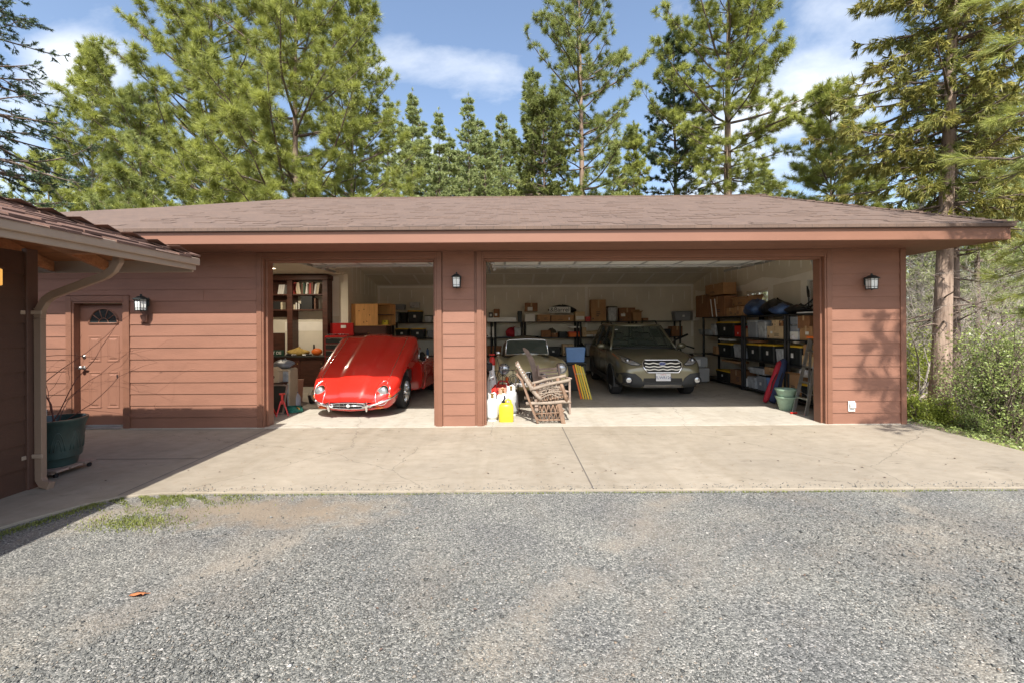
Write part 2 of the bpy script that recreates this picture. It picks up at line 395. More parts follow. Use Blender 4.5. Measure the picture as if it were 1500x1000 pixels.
def stone_mat():
    nt = m.node_tree; N = nt.nodes; L = nt.links; b = N['Principled BSDF']
    g = N.new('ShaderNodeNewGeometry'); r = N.new('ShaderNodeValToRGB')
    cols = [(.0, (.05,.051,.048)), (.35, (.12,.122,.113)), (.6, (.175,.176,.162)), (.85, (.24,.236,.214)), (.94,(.22,.17,.125)), (1, (.48,.465,.43))]
    r.color_ramp.elements[0].color = (*cols[0][1], 1); r.color_ramp.elements[1].color = (*cols[-1][1], 1)
    for p, c in cols[1:-1]:
        e = r.color_ramp.elements.new(p); e.color = (*c, 1)
    L.new(g.outputs['Random Per Island'], r.inputs['Fac']); L.new(r.outputs['Color'], b.inputs['Base Color'])
stone_mat()
mat('forest_floor', (.11,.085,.05), .95, var=.35, scale=1.2, color2=(.27,.20,.13), bump=.5, bscale=12, detail=8)

# ---------------------------------------------------------------- ground
def hgt(x, y):
    # level yard, falling away past the slab's right edge and rolling up into wooded hills far off
    t = max(0, x-6.6); f = -.20*min(t, 3)-.06*max(0, min(t, 9)-3)+0.02*max(0, t-14)
    b = max(0, y-17); f += -.02*min(b, 20)
    r = math.hypot(x, y)
    if r > 60: f += (r-60)*.035
    return f - .12 + (.05*sin(x*.9)*cos(y*.7) if (x > 7 or y > 17) else 0)
xs = sorted(set([-400,-250,-150,-100,-70,-50,-35,-25,-18,-12]+[x*1.0 for x in range(-9, 30)]+[6.6,6.8,7.3,30,34,40,48,60,80,110,150,220,400]))
ys = sorted(set([-300,-120,-50,-20,-10,-5]+[y*1.0 for y in range(-3, 34)]+[36,40,46,54,65,80,100,140,200,300,500]))
mb = MB(); nx = len(xs)
vs = [(x, y, hgt(x, y)) for y in ys for x in xs]
fs = [(j*nx+i, j*nx+i+1, (j+1)*nx+i+1, (j+1)*nx+i) for j in range(len(ys)-1) for i in range(nx-1)]
mb.add(vs, fs); g = mb.build('ground', 'forest_floor', smooth=True); tag(g, kind='structure')
# gravel yard
mb = MB(); gx = [-30+ i*1.0 for i in range(0, 41)]; gy = [-14+i*1.0 for i in range(0, 20)]
gx[-1] = 9.6
def gz(x, y):
    return -.022 + .012*sin(x*1.3+.4)*cos(y*1.1) - (max(0, x-7.0)*.19)
n_ = len(gx); vs = [(x, min(y, 4.75), gz(x, min(y, 4.75))) for y in gy for x in gx]
fs = [(j*n_+i, j*n_+i+1, (j+1)*n_+i+1, (j+1)*n_+i) for j in range(len(gy)-1) for i in range(n_-1)]
mb.add(vs, fs); g = mb.build('gravel_yard', 'gravel', smooth=True); tag(g, kind='structure')
# loose stones over the yard, as one uncountable heap
rs = np.random.RandomState(3)
NS = 90000
u = rs.rand(NS)
yy = 1.7*(4.55/1.7)**(u**.95)
xx = (rs.rand(NS)*2-1)*(yy*1.2+.4)
dens = np.sin(xx*1.7+yy*.9)+np.sin(xx*.6-yy*2.3+1.0)+rs.rand(NS)*2.2-1.1
keep = (dens > -.9)
slab_x = np.where(yy > 4.36, -99, -4.25+np.clip((yy-3.6)*.45, -.3, .5))
keep &= (xx > slab_x+.05) & (yy < 4.41)
keep &= ~((((xx+2.3)*.5)**2+((yy-4.0)*1.7)**2 < .5) & (rs.rand(NS) < .75))
xx, yy = xx[keep], yy[keep]; n = len(xx)
base = np.array([(1,0,0),(0,1,0),(-1,0,0),(0,-1,0),(0,0,.75),(0,0,-.6)], float)
fc = np.array([(0,1,4),(1,2,4),(2,3,4),(3,0,4),(1,0,5),(2,1,5),(3,2,5),(0,3,5)])
sz = rs.lognormal(-5.62, .45, n).clip(.0024, .015)
P = base[None]*(1+rs.uniform(-.42, .42, (n, 6, 3)))
sc3 = np.stack([sz*rs.uniform(.8,1.4,n), sz*rs.uniform(.7,1.2,n), sz*rs.uniform(.5,.9,n)], 1)
P = P*sc3[:, None]
a = rs.rand(n)*2*pi; ca, sa = np.cos(a), np.sin(a)
X = P[...,0]*ca[:,None]-P[...,1]*sa[:,None]; Y = P[...,0]*sa[:,None]+P[...,1]*ca[:,None]
zz = -.022+.012*np.sin(xx*1.3+.4)*np.cos(yy*1.1)+sz*.28
V = np.stack([X+xx[:,None], Y+yy[:,None], P[...,2]+zz[:,None]], 2).reshape(-1, 3)
Fc = (fc[None]+(np.arange(n)*6)[:,None,None]).reshape(-1, 3)
g = None
# a few kicked up onto the slab
ns2 = 900; x2 = rs.uniform(-3.4, 6.4, ns2); y2 = 4.43+np.abs(rs.normal(0, .09, ns2)); s2 = rs.uniform(.003, .008, ns2)
P2 = base[None]*(1+rs.uniform(-.4,.4,(ns2,6,3)))*s2[:,None,None]; P2[...,0] += x2[:,None]; P2[...,1] += y2[:,None]; P2[...,2] += (s2*.5)[:,None]
Fc = np.concatenate([Fc, (fc[None]+(len(V)+np.arange(ns2)*6)[:,None,None]).reshape(-1,3)]); V = np.concatenate([V, P2.reshape(-1,3)])
g = npmesh('gravel_stones', V, Fc, 'stone'); tag(g, 'loose grey and white crushed stones covering the yard', 'gravel', kind='stuff')
# weeds and grass along the slab edge
leaf_mat('grass_leaf', (.10,.13,.03), (.26,.28,.07), 3)
def blades(name, pts, h0, h1, m, wid=.004):
    n = len(pts); pts = np.array(pts); a = rs.rand(n)*2*pi; h = rs.uniform(h0, h1, n); ln = rs.uniform(.2, .9, n)*h
    d = np.stack([np.cos(a), np.sin(a), 0*a], 1); s = np.stack([-np.sin(a), np.cos(a), 0*a], 1)*wid
    t = pts+d*ln[:,None]; t[:,2] += h
    V = np.stack([pts-s, pts+s, t], 1).reshape(-1, 3); Fc = np.arange(n*3).reshape(-1, 3)
    return npmesh(name, V, Fc, m)
pts = []
for k in range(9000):
    c = rs.rand()
    if c < .45: x, y = rs.normal(-3.4, .42), 4.40-abs(rs.normal(0, .16))
    elif c < .62: x, y = rs.normal(-3.22, .22), rs.normal(3.80, .085)
    elif c < .82:
        y = rs.uniform(3.0, 4.2); x = -4.42+(y-3.0)*.38+abs(rs.normal(0, .07))
    else: x, y = rs.uniform(-3.3, 5), 4.40-abs(rs.normal(0, .012))
    if y < 4.42 and not (c < .45 and sin(x*9)+sin(x*23+y*31) < -.6): pts.append((x, y, -.022))
g = blades('edge_grass', pts, .006, .026, 'grass_leaf'); tag(g, 'short yellow green weeds along the slab edge', 'grass', kind='stuff')

# slab and garage floor
SL = [(6.53,4.43),(6.53,7.26),(-12,7.26),(-12,4.0),(-5.2,4.0),(-5.2,1.0),(-4.9,1.0),(-4.55,2.6),(-4.38,3.3),(-4.2,3.8),(-4.0,4.15),(-3.82,4.33),(-3.5,4.42),(-3.0,4.43)]
mb = MB(); mb.prism(SL, 'z', -.16, 0.0); g = mb.build('concrete_slab', 'concrete', bevel=.008); tag(g, kind='structure')
mb = MB(); mb.box(-8.9, 6.3, 7.17, 15.3, -.1, .012); g = mb.build('garage_floor', 'garage_concrete'); tag(g, kind='structure')
mb = MB()
def joint(x0, y0, x1, y1, z=.004, wd=.006):
    d = Vector((x1-x0, y1-y0, 0)).normalized(); s = Vector((-d.y, d.x, 0))*wd
    a, b = Vector((x0, y0, z)), Vector((x1, y1, z)); mb.quad(a-s, b-s, b+s, a+s)
joint(.815, 7.14, .82, 4.44); joint(-3.9, 7.14, -3.86, 4.35); joint(-3.9, 5.55, -12, 5.55)
g = mb.build('slab_joints', 'joint'); tag(g, kind='structure')
# ---------------------------------------------------------------- the garage
YW = 7.2
gar = thing('garage_building', 'long reddish brown garage with lap siding, two open bays and a shingle roof', 'garage', (0, YW, 0))
GO = Vector((0, YW, 0))
r3 = random.Random(4)
class GB(MB):
    def build(s, name, m, parent=None, **k):
        p = parent or gar
        o = p; off = Vector((0,0,0))
        while o is not None: off += Vector(o.location); o = o.parent
        s.v = [tuple(Vector(v)-off) for v in s.v]
        return MB.build(s, name, m, p, **k)

def laps(mb, x0, x1, z0, z1, y=YW, ex=.187, off=0.0):
    z = off-ex*5
    while z < z1:
        a, b = max(z, z0), min(z+ex, z1)
        if b > a+.004:
            ya = y-.013+.011*(a-z)/ex; yb = y-.013+.011*(b-z)/ex
            mb.add([(x0,ya,a),(x1,ya,a),(x1,yb,b),(x0,yb,b),(x0,y+.01,a),(x1,y+.01,a)], [(0,1,2,3),(4,5,1,0)])
        z += ex
OP = [(-4.03, -1.196), (-.465, 5.12)]; OZ = 2.75
mb = GB()
for x0, x1, z0, z1 in ((-12,-7.14,0,2.95),(-6.25,-4.06,0,2.95),(-1.17,-.49,0,2.95),(5.15,6.38,0,2.95),(-7.14,-6.25,2.07,2.95),(-4.06,-1.17,2.79,2.95),(-.49,5.15,2.79,2.95)):
    mb.box(x0, x1, YW+.011, YW+.16, z0, z1)
mb.build('wall_core', 'trim_paint')
for a_ in ((-12, -7.2, 0), (-6.17, -4.12, 0), (-1.097, -.587, 0), (5.2, 6.31, 0), (-7.2, -6.17, 2.16)):
    mb = GB(); laps(mb, a_[0], a_[1], a_[2], 2.84)
    z = .187*(1 if a_[2] == 0 else 12)
    while z < 2.7 and a_[1]-a_[0] > 1.2:                      # butt joints between boards
        if r3.random() < .10:
            x = r3.uniform(a_[0]+.2, a_[1]-.2); mb.box(x-.0013, x+.0013, YW-.0150, YW-.008, z+.006, z+.175)
        z += .187
    mb.build('siding', 'siding')
mb = GB()   # right end wall and its gable, seen edge on
mb.box(6.30, 6.385, YW+.02, 10.2, 0, 2.95); mb.box(6.30, 6.385, 10.2, 12, 0, 1.95); mb.box(6.30, 6.385, 10.2, 10.75, 1.95, 2.95); mb.box(6.30,6.385,11.75,15.3,0,2.95)
mb.box(6.30, 6.385, 10.75, 12, 2.46, 2.95)
mb.prism([(7.2,2.95),(15.3,2.95),(15.3,4.1),(12.6,5.0),(7.2,3.2)], 'x', 6.30, 6.385)
mb.build('end_wall', 'siding')
mb = GB(); mb.box(-12, 6.385, 15.32, 15.42, 0, 4.2); mb.build('rear_wall', 'siding')
mb = GB()   # corner boards and casings, proud of the siding
T = YW-.028
mb.bbox(6.31, 6.40, T, YW+.05, 0, 2.835, .004)
def casing(x0, x1, zt, wd, y0=T):
    mb.bbox(x0-wd, x0, y0, YW+.03, 0, zt+wd, .004); mb.bbox(x1, x1+wd, y0, YW+.03, 0, zt+wd, .004); mb.bbox(x0, x1, y0, YW+.03, zt, zt+wd, .004)
casing(-4.03+.0, -1.196, OZ, .082); casing(-.465, 5.12, OZ, .082)
mb.build('bay_casing', 'trim_paint')
mb = GB()
def inner(x0, x1, zt):
    # stepped jambs lining each bay
    for k, (i, ya, yb) in enumerate(((.0, T+.012, YW+.17), (.032, YW+.05, YW+.22))):
        a = .03
        mb.bbox(x0+i-.001*k, x0+i+a, ya, yb, .0, zt-i, .003); mb.bbox(x1-i-a, x1-i+.001*k, ya, yb, .0, zt-i, .003)
        mb.bbox(x0+i+a, x1-i-a, ya, yb, zt-i-a, zt-i, .003)
inner(-4.03, -1.196, OZ); inner(-.465, 5.12, OZ)
mb.build('bay_jamb', 'trim_paint')
# soffit, fascia, roof
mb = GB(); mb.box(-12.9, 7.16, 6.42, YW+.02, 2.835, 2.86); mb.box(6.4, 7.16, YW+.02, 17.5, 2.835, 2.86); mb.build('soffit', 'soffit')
mb = GB(); mb.bbox(-12.95, 7.17, 6.385, 6.42, 2.825, 3.01, .006); mb.bbox(7.17, 7.21, 6.385, 6.46, 2.825, 3.01, .006)
mb.build('fascia', 'fascia_paint')
mb = GB(); mb.prism([(6.40,2.90),(6.46,2.83),(6.9,2.83),(12.6,4.99),(12.6,5.16)], 'x', 7.172, 7.208); mb.build('rake_board', 'fascia_paint')
mb = GB(); mb.box(-12.95, 7.235, 6.362, 6.40, 2.995, 3.04); mb.build('drip_edge', 'flashing')
def roofz(y): return 3.05+(y-6.34)*.3495
mb = GB()
for A in ([(7.24,6.34,3.05),(7.24,12.6,5.24),(-6.26,12.6,5.24),(-6.26,6.34,3.05)], [(-6.26,6.34,3.05),(-6.26,12.6,5.24),(-12.95,12.6,4.86),(-12.95,6.34,3.05)]):
    mb.loft([[(x,y,z-.045) for x,y,z in A], A], True, True)
B = [(7.24,12.6,5.24),(7.24,18.4,3.2),(-12.95,18.4,3.2),(-12.95,12.6,4.86),(-6.26,12.6,5.24)]
mb.loft([[(x,y,z-.045) for x,y,z in B], B], True, True)
roof = mb.build('roof', 'shingles')
mb = GB()   # ragged shingle butts down the right rake and along the ridge
r5 = random.Random(5)
y = 6.34
while y < 12.55:
    z = roofz(y); a = r5.uniform(.012,.03)
    mb.add([(7.05,y,z+.004),(7.255+r5.uniform(-.01,.012),y,z+.004),(7.255,y+.16,z+.16*.35+.004),(7.05,y+.16,z+.16*.35+.004),
            (7.05,y,z+a+.004),(7.255+r5.uniform(-.01,.012),y,z+a+.004),(7.255,y+.16,z+.16*.35+.008),(7.05,y+.16,z+.16*.35+.008)],
           [(3,2,1,0),(4,5,6,7),(0,1,5,4),(1,2,6,5),(2,3,7,6),(3,0,4,7)])
    y += .145
x = -6.2
while x < 7.1:
    w_ = r5.uniform(.18,.26); a = r5.uniform(.004,.012)
    mb.box(x, x+w_, 12.5, 12.7, 5.20, 5.245+a); x += w_
mb.build('ridge_cap', 'shingles', roof)
# courses of shingles on the front slope: thin butts that catch the light
mb = GB(); y = 6.36; k = 0
while y < 12.4:
    x = -6.2+r5.uniform(0,.3)
    while x < 7.0:
        w_ = r5.choice((.14,.2,.26,.34,.5))
        if r5.random() < .30:
            z = roofz(y)+.003
            xe = min(x+w_, 7.04)
            mb.add([(x,y,z),(xe,y,z),(xe,y+.15,z+.0525),(x,y+.15,z+.0525),(x,y,z+.005),(xe,y,z+.005)], [(4,5,2,3),(0,1,5,4),(0,4,3),(1,2,5)])
        x += w_+r5.choice((0,.08,.2))
    y += .145 if y < 9 else .29
    k += 1
mb.build('shingle_tabs', 'shingles', roof)

# ---- interior shell
mb = GB()
XR, XL2, YB, YA = 6.25, -4.54, 15.15, 12.4
mb.box(XL2, XR, YB, YB+.1, .012, 3.0)
# right wall with two windows
def cz(y): return 2.98+(15.16-y)*.2096 if y > 11.2 else 3.02+(y-7.36)*.2057
def gable(x0, x1, y0, y1, z0):
    mid = [(11.2, cz(11.2)+.02)] if y0 < 11.2 < y1 else []
    mb.prism([(y0,z0),(y1,z0),(y1,cz(y1)+.02)]+mid+[(y0,cz(y0)+.02)], 'x', x0, x1)
for y0, y1, z0, z1 in ((7.37,15.15,.012,1.97),(7.37,8.35,1.97,2.55),(9.35,15.15,2.44,2.55),(9.35,10.75,1.97,2.44),(11.75,15.15,1.97,2.44)):
    mb.box(XR, XR+.045, y0, y1, z0, z1)
gable(XR, XR+.045, 7.37, 15.15, 2.55)
gable(XL2-.1, XL2, YA, YB, .012)
gable(XL2-.1, XL2, 7.37, YA, 3.075)
mb.box(-8.8, XL2-.1, YA, YA+.1, .012, 3.2)
mb.box(-8.8, -8.7, 7.37, YA, .012, 3.2)
for x0, x1, z0, z1 in ((-8.8,-7.1,.02,3.05),(-7.1,-6.28,2.1,3.05),(-6.28,-4.1,.02,3.05),(-1.13,-.53,.02,3.1),(5.19,6.25,.02,3.1),(-4.1,-1.13,2.82,3.1),(-.53,5.19,2.82,3.1)):
    mb.box(x0, x1, YW+.161, YW+.19, z0, z1)
mb.build('interior_wall', 'drywall')
mb = GB()
mb.prism([(15.16,2.98),(11.2,3.81),(7.36,3.02),(7.36,3.06),(11.2,3.86),(15.16,3.03)], 'x', XL2, XR+.04)
mb.box(-8.8, XL2-.1, 7.37, YA, 3.05, 3.09)
mb.build('ceiling', 'drywall')
mb = GB(); r6 = random.Random(6)
def mud(pts4): mb.add(pts4, [(0,1,2,3)])
for y in (15.1, 13.95, 12.75):                              # taped seams across the ceiling
    mud([(XL2,y,cz(y)-.004),(XR,y,cz(y)-.004),(XR,y-.07,cz(y-.07)-.004),(XL2,y-.07,cz(y-.07)-.004)])
for k in range(12):
    x = XL2+.5+k*.95
    for y0, y1 in ((15.0,14.0),(13.8,11.3)):
        xx_ = x+(.4 if y1 < 12 else 0)
        mud([(xx_,y0,cz(y0)-.005),(xx_+.07,y0,cz(y0)-.005),(xx_+.07,y1,cz(y1)-.005),(xx_,y1,cz(y1)-.005)])
mud([(XL2,YB-.004,2.9),(XR,YB-.004,2.9),(XR,YB-.004,2.98),(XL2,YB-.004,2.98)])
for x in (2.55,): mud([(x,YB-.005,1.2),(x+.07,YB-.005,1.2),(x+.09,YB-.005,2.95),(x-.01,YB-.005,2.95)])
for x in (-4.53, 6.16): mud([(x,YB-.005,1.2),(x+.08,YB-.005,1.2),(x+.08,YB-.005,2.95),(x,YB-.005,2.95)])
for k in range(26):                                         # screw spots trowelled over, back wall
    x = -4.2+k*.405; z = 2.35+.3*(k % 3)/3
    mud([(x,YB-.004,z),(x+.03,YB-.004,z),(x+.03,YB-.004,z+.28),(x,YB-.004,z+.28)])
y = 7.6
while y < 14.9:                                             # and down the right wall
    z1 = cz(y)-.05; z0 = 2.72+r6.uniform(-.05,.08)
    wd = r6.uniform(.05,.11)
    ym = y+r6.uniform(-.06,.06)
    zc = z0+(z1-z0)*r6.uniform(.05,.3)
    mb.add([(XR-.004,y,z1),(XR-.004,y+wd,z1),(XR-.004,ym+wd*.6,zc),(XR-.004,ym+wd*.1,zc)], [(0,1,2,3)])
    y += r6.uniform(.34,.46)
prev = None; ys_ = [7.4+.4*i for i in range(20)]
top_ = [(XR-.003,y,2.70+.05*sin(y*3)+r6.uniform(-.02,.03)) for y in ys_]; bot_ = [(XR-.003,y,2.52+.05*sin(y*2+1)+r6.uniform(-.03,.02)) for y in ys_]
for i in range(19): mb.add([bot_[i],bot_[i+1],top_[i+1],top_[i]], [(0,1,2,3)])
for ya, yb in ((8.16,8.36),(9.34,9.55),(10.55,10.76),(11.74,11.95)):
    mb.add([(XR-.0045,ya,1.3),(XR-.0045,yb,1.3),(XR-.0045,yb,2.58),(XR-.0045,ya,2.58)], [(0,1,2,3)])
mud([(XL2-.5,YA-.004,1.9),(XL2-.25,YA-.004,1.9),(XL2-.25,YA-.004,3.0),(XL2-.5,YA-.004,3.0)])
mud([(-6.3,YA-.004,1.5),(-4.7,YA-.004,1.5),(-4.7,YA-.004,1.75),(-6.3,YA-.004,1.75)])
for k in range(7):
    y = 12.7+k*.36
    mb.add([(XL2+.004,y,2.6),(XL2+.004,y+.06,2.6),(XL2+.004,y+.05,cz(y)-.03),(XL2+.004,y,cz(y)-.03)], [(0,1,2,3)])
mb.build('joint_compound', 'drywall_mud')
# windows of the right wall
for y0, y1, z0, z1 in ((8.35,9.35,1.97,2.55),(10.75,11.75,1.97,2.44)):
    mb = GB(); f = .035
    mb.box(6.255,6.30,y0,y1,z0,z0+f); mb.box(6.255,6.30,y0,y1,z1-f,z1); mb.box(6.255,6.30,y0,y0+f,z0+f,z1-f); mb.box(6.255,6.30,y1-f,y1,z0+f,z1-f); mb.box(6.258,6.29,(y0+y1)/2-.02,(y0+y1)/2+.02,z0+f,z1-f)
    wf = mb.build('window', 'door_white')
    mb = GB(); mb.box(6.275,6.281,y0+f,y1-f,z0+f,z1-f); mb.build('pane', 'glass', wf)

# ---- raised overhead doors with their tracks
def overhead(x0, x1, yend, z):
    mb = GB(); n = 4; L_ = (yend-7.62)/n
    for k in range(n):
        a = 7.62+k*L_; mb.bbox(x0, x1, a+.004, a+L_-.004, z, z+.045, .006)
    d = mb.build('overhead_door', 'door_white')
    mb = GB()
    for k in range(n):
        a = 7.62+k*L_
        for xx_ in np.arange(x0+.25, x1, .7): mb.box(xx_-.02, xx_+.02, a+.03, a+L_-.03, z-.012, z-.001)
    for k in (1, 3):
        a = 7.62+k*L_; mb.box(x0+.05, x1-.05, a-.05, a+.0, z-.045, z-.013)
    mb.build('stiffener', 'steel', d)
    for x, s in ((x0-.12, -1), (x1+.12, 1)):
        mb = GB()
        path = [(x,7.48,.1),(x,7.48,2.45),(x,7.52,2.66),(x,7.62,z-.03),(x,7.8,z+.0),(x,yend+.9,z+.02)]
        mb.sqtube(path, .03, .05)
        mb.sqtube([(x+s*.0,yend+.5,z+.03),(x+s*.0,yend+.5,cz(yend+.5)-.01)], .03, .03)
        mb.build('door_track', 'steel')
    mb = GB()
    for x in (x0+.01, x1-.01):
        for k in range(n+1):
            y = 7.64+k*L_*.98; mb.box(x-.04, x+.04, y-.05, y+.05, z-.03, z-.002)
            mb.tube([(x-.03,y,z-.03),(x+.03,y,z-.03)], .022, 8)
    mb.build('roller', 'steel', d)
overhead(-3.93, -1.3, 9.35, 2.86)
overhead(-.36, 5.02, 9.75, 2.87)

# ---- recessed light in the alcove (lit in the photograph)
t = thing('recessed_light', 'lit round downlight recessed in the alcove ceiling above the bookcase', 'ceiling light', (-5.8, 10.8, 3.05))
mb = MB(); mb.lathe([(.10,0),(.10,-.012),(.078,-.012),(.075,-.002)], n=24); mb.build('trim_ring', 'door_white', t, smooth=40)
mat('lit_lamp', (1,1,1), .4, emit=(1,.86,.62), estr=6)
mb = MB(); mb.lathe([(.07,-.004),(.07,-.010)], n=24); mb.build('lens', 'lit_lamp', t)
def lamp(name, loc, power, size, col):
    l = bpy.data.lights.new(name, 'AREA'); l.shape = 'DISK'; l.size = size; l.energy = power; l.color = col
    o = bpy.data.objects.new(name, l); COL.objects.link(o); o.location = loc; return o
lamp('downlight_lamp', (-5.8,10.8,3.02), 26, .12, (1,.86,.66))

# ---- man door
mb = GB()
for x0, x1 in ((-7.2,-7.11),(-6.262,-6.172)): mb.bbox(x0, x1, T, YW+.03, 0, 2.15, .004)
mb.bbox(-7.11, -6.262, T, YW+.03, 2.06, 2.15, .004)
mb.bbox(-7.11, -7.08, T+.015, YW+.16, 0, 2.06, .003); mb.bbox(-6.292, -6.262, T+.015, YW+.16, 0, 2.06, .003); mb.bbox(-7.08,-6.292,T+.015,YW+.16,2.03,2.06,.003)
mb.build('door_frame', 'trim_paint')
dx0, dx1, dz0, dz1, DY = -7.075, -6.297, .05, 2.025, YW+.095
door = MB(); door.box(dx0, dx1, DY, DY+.045, dz0, dz1)
cx = (dx0+dx1)/2; fz = 1.71; fr = .235
def rpanel(mb, x0, x1, z0, z1, y):
    # moulded panel: sunk groove and raised field
    def ring(i, yy): return [(x0+i,yy,z0+i),(x1-i,yy,z0+i),(x1-i,yy,z1-i),(x0+i,yy,z1-i)]
    mb.loft([ring(0,y),ring(.006,y-.008),ring(.018,y-.008),ring(.028,y-.0005),ring(.04,y-.0005),ring(.062,y-.010)], False, True)
for x0, x1 in ((cx-.255,cx-.045),(cx+.045,cx+.255)):
    rpanel(door, x0, x1, .32, .92, DY-.0005); rpanel(door, x0, x1, 1.08, 1.50, DY-.0005)
class _: pass
door.v = [tuple(Vector(v)-GO) for v in door.v]
dr = MB.build(door, 'door', 'door_paint', gar)
mb = GB(); pts = [(cx+fr*cos(a), fz+fr*sin(a)) for a in [pi*i/20 for i in range(21)]]
mb.prism(pts, 'y', DY-.004, DY-.001); mb.build('fanlight_pane', 'win_glass', dr)
mb = GB()
mb.tube([(cx+fr*cos(a), DY-.008, fz+fr*sin(a)*1.0) for a in [pi*i/24 for i in range(25)]], .013, 6)
mb.tube([(cx-fr-.01,DY-.008,fz-.004),(cx+fr+.01,DY-.008,fz-.004)], .013, 6)
mb.tube([(cx+.08*cos(a), DY-.008, fz+.08*sin(a)) for a in [pi*i/12 for i in range(13)]], .006, 6)
for a in (R(38), R(72), R(108), R(142)): mb.tube([(cx+.08*cos(a),DY-.007,fz+.08*sin(a)),(cx+fr*cos(a),DY-.007,fz+fr*sin(a))], .006, 6)
mb.build('fanlight_bars', 'trim_paint', dr, smooth=True)
mb = GB(); mb.lathe([(.03,0),(.03,.012),(.012,.02),(.012,.05),(.028,.06),(.03,.08),(.015,.095)], n=16, M=Matrix.Translation((-7.01,DY,.99)) @ Matrix.Rotation(R(90),4,'X'))
mb.sqtube([(-7.01,DY-.05,.99),(-6.93,DY-.055,.985)], .02, .02)
mb.build('door_handle', 'brushed', dr, smooth=40)
mb = GB(); mb.lathe([(.03,0),(.03,.014),(.022,.022),(.01,.022),(.01,.03)], n=16, M=Matrix.Translation((-7.01,DY,1.17)) @ Matrix.Rotation(R(90),4,'X'))
mb.build('deadbolt', 'brushed', dr, smooth=40)
mb = GB(); mb.bbox(-7.08,-6.292,YW-.03,YW+.14,.001,.028,.004); mb.bbox(-7.075,-6.297,DY-.01,DY+.02,.029,.048,.003); mb.build('threshold', 'brushed')

# ---- wall lanterns
def lantern(loc, s, sq, label, lit=False, plate=False):
    t = thing('wall_lantern', label, 'lantern', loc, 0, 'lanterns on the garage front')
    t.scale = (s, s, s)
    n = 4 if sq else 6; ro = pi/4 if sq else 0
    def ngon(r, z, y=-.13): return [(r*cos(2*pi*i/n+ro), y+r*sin(2*pi*i/n+ro), z) for i in range(n)]
    mb = MB(); mb.bbox(-.055,.055,-.025,0,-.06,.10,.008); mb.sqtube([(0,-.02,.07),(0,-.08,.085),(0,-.13,.10)], .018, .018)
    mb.build('back_plate', 'lantern_black', t)
    mb = MB(); mb.loft([ngon(.13,.06),ngon(.132,.072),ngon(.05,.125),ngon(.02,.13),ngon(.022,.15),ngon(.008,.165)]); mb.build('cap', 'lantern_black', t)
    mb = MB(); mb.loft([ngon(.086,-.128),ngon(.094,.058)], True, True); mb.build('glass_shade', 'frost_glass', t)
    mb = MB()
    for i in range(n):
        for r0, r1, z0, z1 in ((.092,.102,-.135,.062),):
            a = 2*pi*i/n+ro; mb.tube([(r0*cos(a),-.13+r0*sin(a),z0),(r1*cos(a),-.13+r1*sin(a),z1)], .006, 5)
        for z, r in ((-.095,.095),(.035,.10)):
            a, b = 2*pi*i/n+ro, 2*pi*(i+1)/n+ro
            mb.tube([(r*cos(a),-.13+r*sin(a),z),(r*cos(b),-.13+r*sin(b),z)], .004, 4)
        a, b = 2*pi*i/n+ro, 2*pi*(i+1)/n+ro
        q = .5; xm, ym = (cos(a)*(1-q)+cos(b)*q), (sin(a)*(1-q)+sin(b)*q)
        mb.tube([(.093*xm,-.13+.093*ym,-.135),(.101*xm,-.13+.101*ym,.062)], .003, 4)
    mb.loft([ngon(.098,-.145),ngon(.1,-.13)]); mb.ball((0,-.13,-.152), .014)
    mb.build('cage', 'lantern_black', t)
    return t
p = at(669, 411, YW-.12); lantern((p.x, YW-.018, p.z), .80, True, 'small square black wall lantern on the pillar between the two garage bays')
p = at(1278, 413, YW-.14); lantern((p.x, YW-.018, p.z), .82, True, 'square caged wall lantern right of the wide bay, on the shadowed siding')
p = at(204, 444, YW-.14); lantern((p.x+.02, YW-.018, p.z), .86, False, 'six sided wall lantern beside the entry door')
t = thing('junction_box', 'small brown box cover on the siding under the lantern by the entry door', 'electrical cover', (at(213,467,YW).x, YW-.018, at(213,467,YW).z))
mb = MB(); mb.bbox(-.055,.055,-.03,0,-.065,.065,.008); mb.build('cover', 'siding', t); mb = MB(); mb.bbox(-.035,.035,-.036,-.0305,-.045,.045,.003); mb.build('lid', 'siding', t)
for px, py, lab, s in ((1246,594,'white weatherproof outlet cover low on the siding right of the wide bay',1.0),(66,606,'white outlet cover low on the siding behind the potted shrub',1.0)):
    p = at(px, py, YW)
    t = thing('outlet_cover', lab, 'outlet', (p.x, YW-.016, p.z), 0, 'outdoor outlets')
    mb = MB(); mb.bbox(-.055,.055,-.012,0,-.085,.085,.006); mb.build('back_box', 'door_white', t)
    mb = MB(); mb.bbox(-.045,.045,-.055,-.0125,-.03,.07,.014); mb.build('bubble_cover', 'frost_glass', t)

# ---------------------------------------------------------------- the brown house on the left
hs = thing('brown_house', 'dark brown lap sided house corner with tan gutter and shingled hip roof at left', 'house', (-4.95, 4.6, 0))
class HB(GB):
    def build(s, name, m, parent=None, **k): return GB.build(s, name, m, parent or hs, **k)
mb = HB(); ex = .245; z = -.02
while z < 2.35:
    b = min(z+ex, 2.40)
    mb.add([(-4.932,-3,z),(-4.932,4.51,z),(-4.949,4.51,b),(-4.949,-3,b),(-4.96,-3,z),(-4.96,4.51,z)], [(0,1,2,3),(4,5,1,0)])
    z += ex
mb.box(-10, -4.951, -3, 4.59, -.1, 2.42)
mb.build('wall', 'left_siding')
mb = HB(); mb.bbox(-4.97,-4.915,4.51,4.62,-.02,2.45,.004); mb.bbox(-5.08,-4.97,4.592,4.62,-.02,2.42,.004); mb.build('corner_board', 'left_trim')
EX, EY, EZ, SL_ = -3.8, 5.37, 2.46, .346
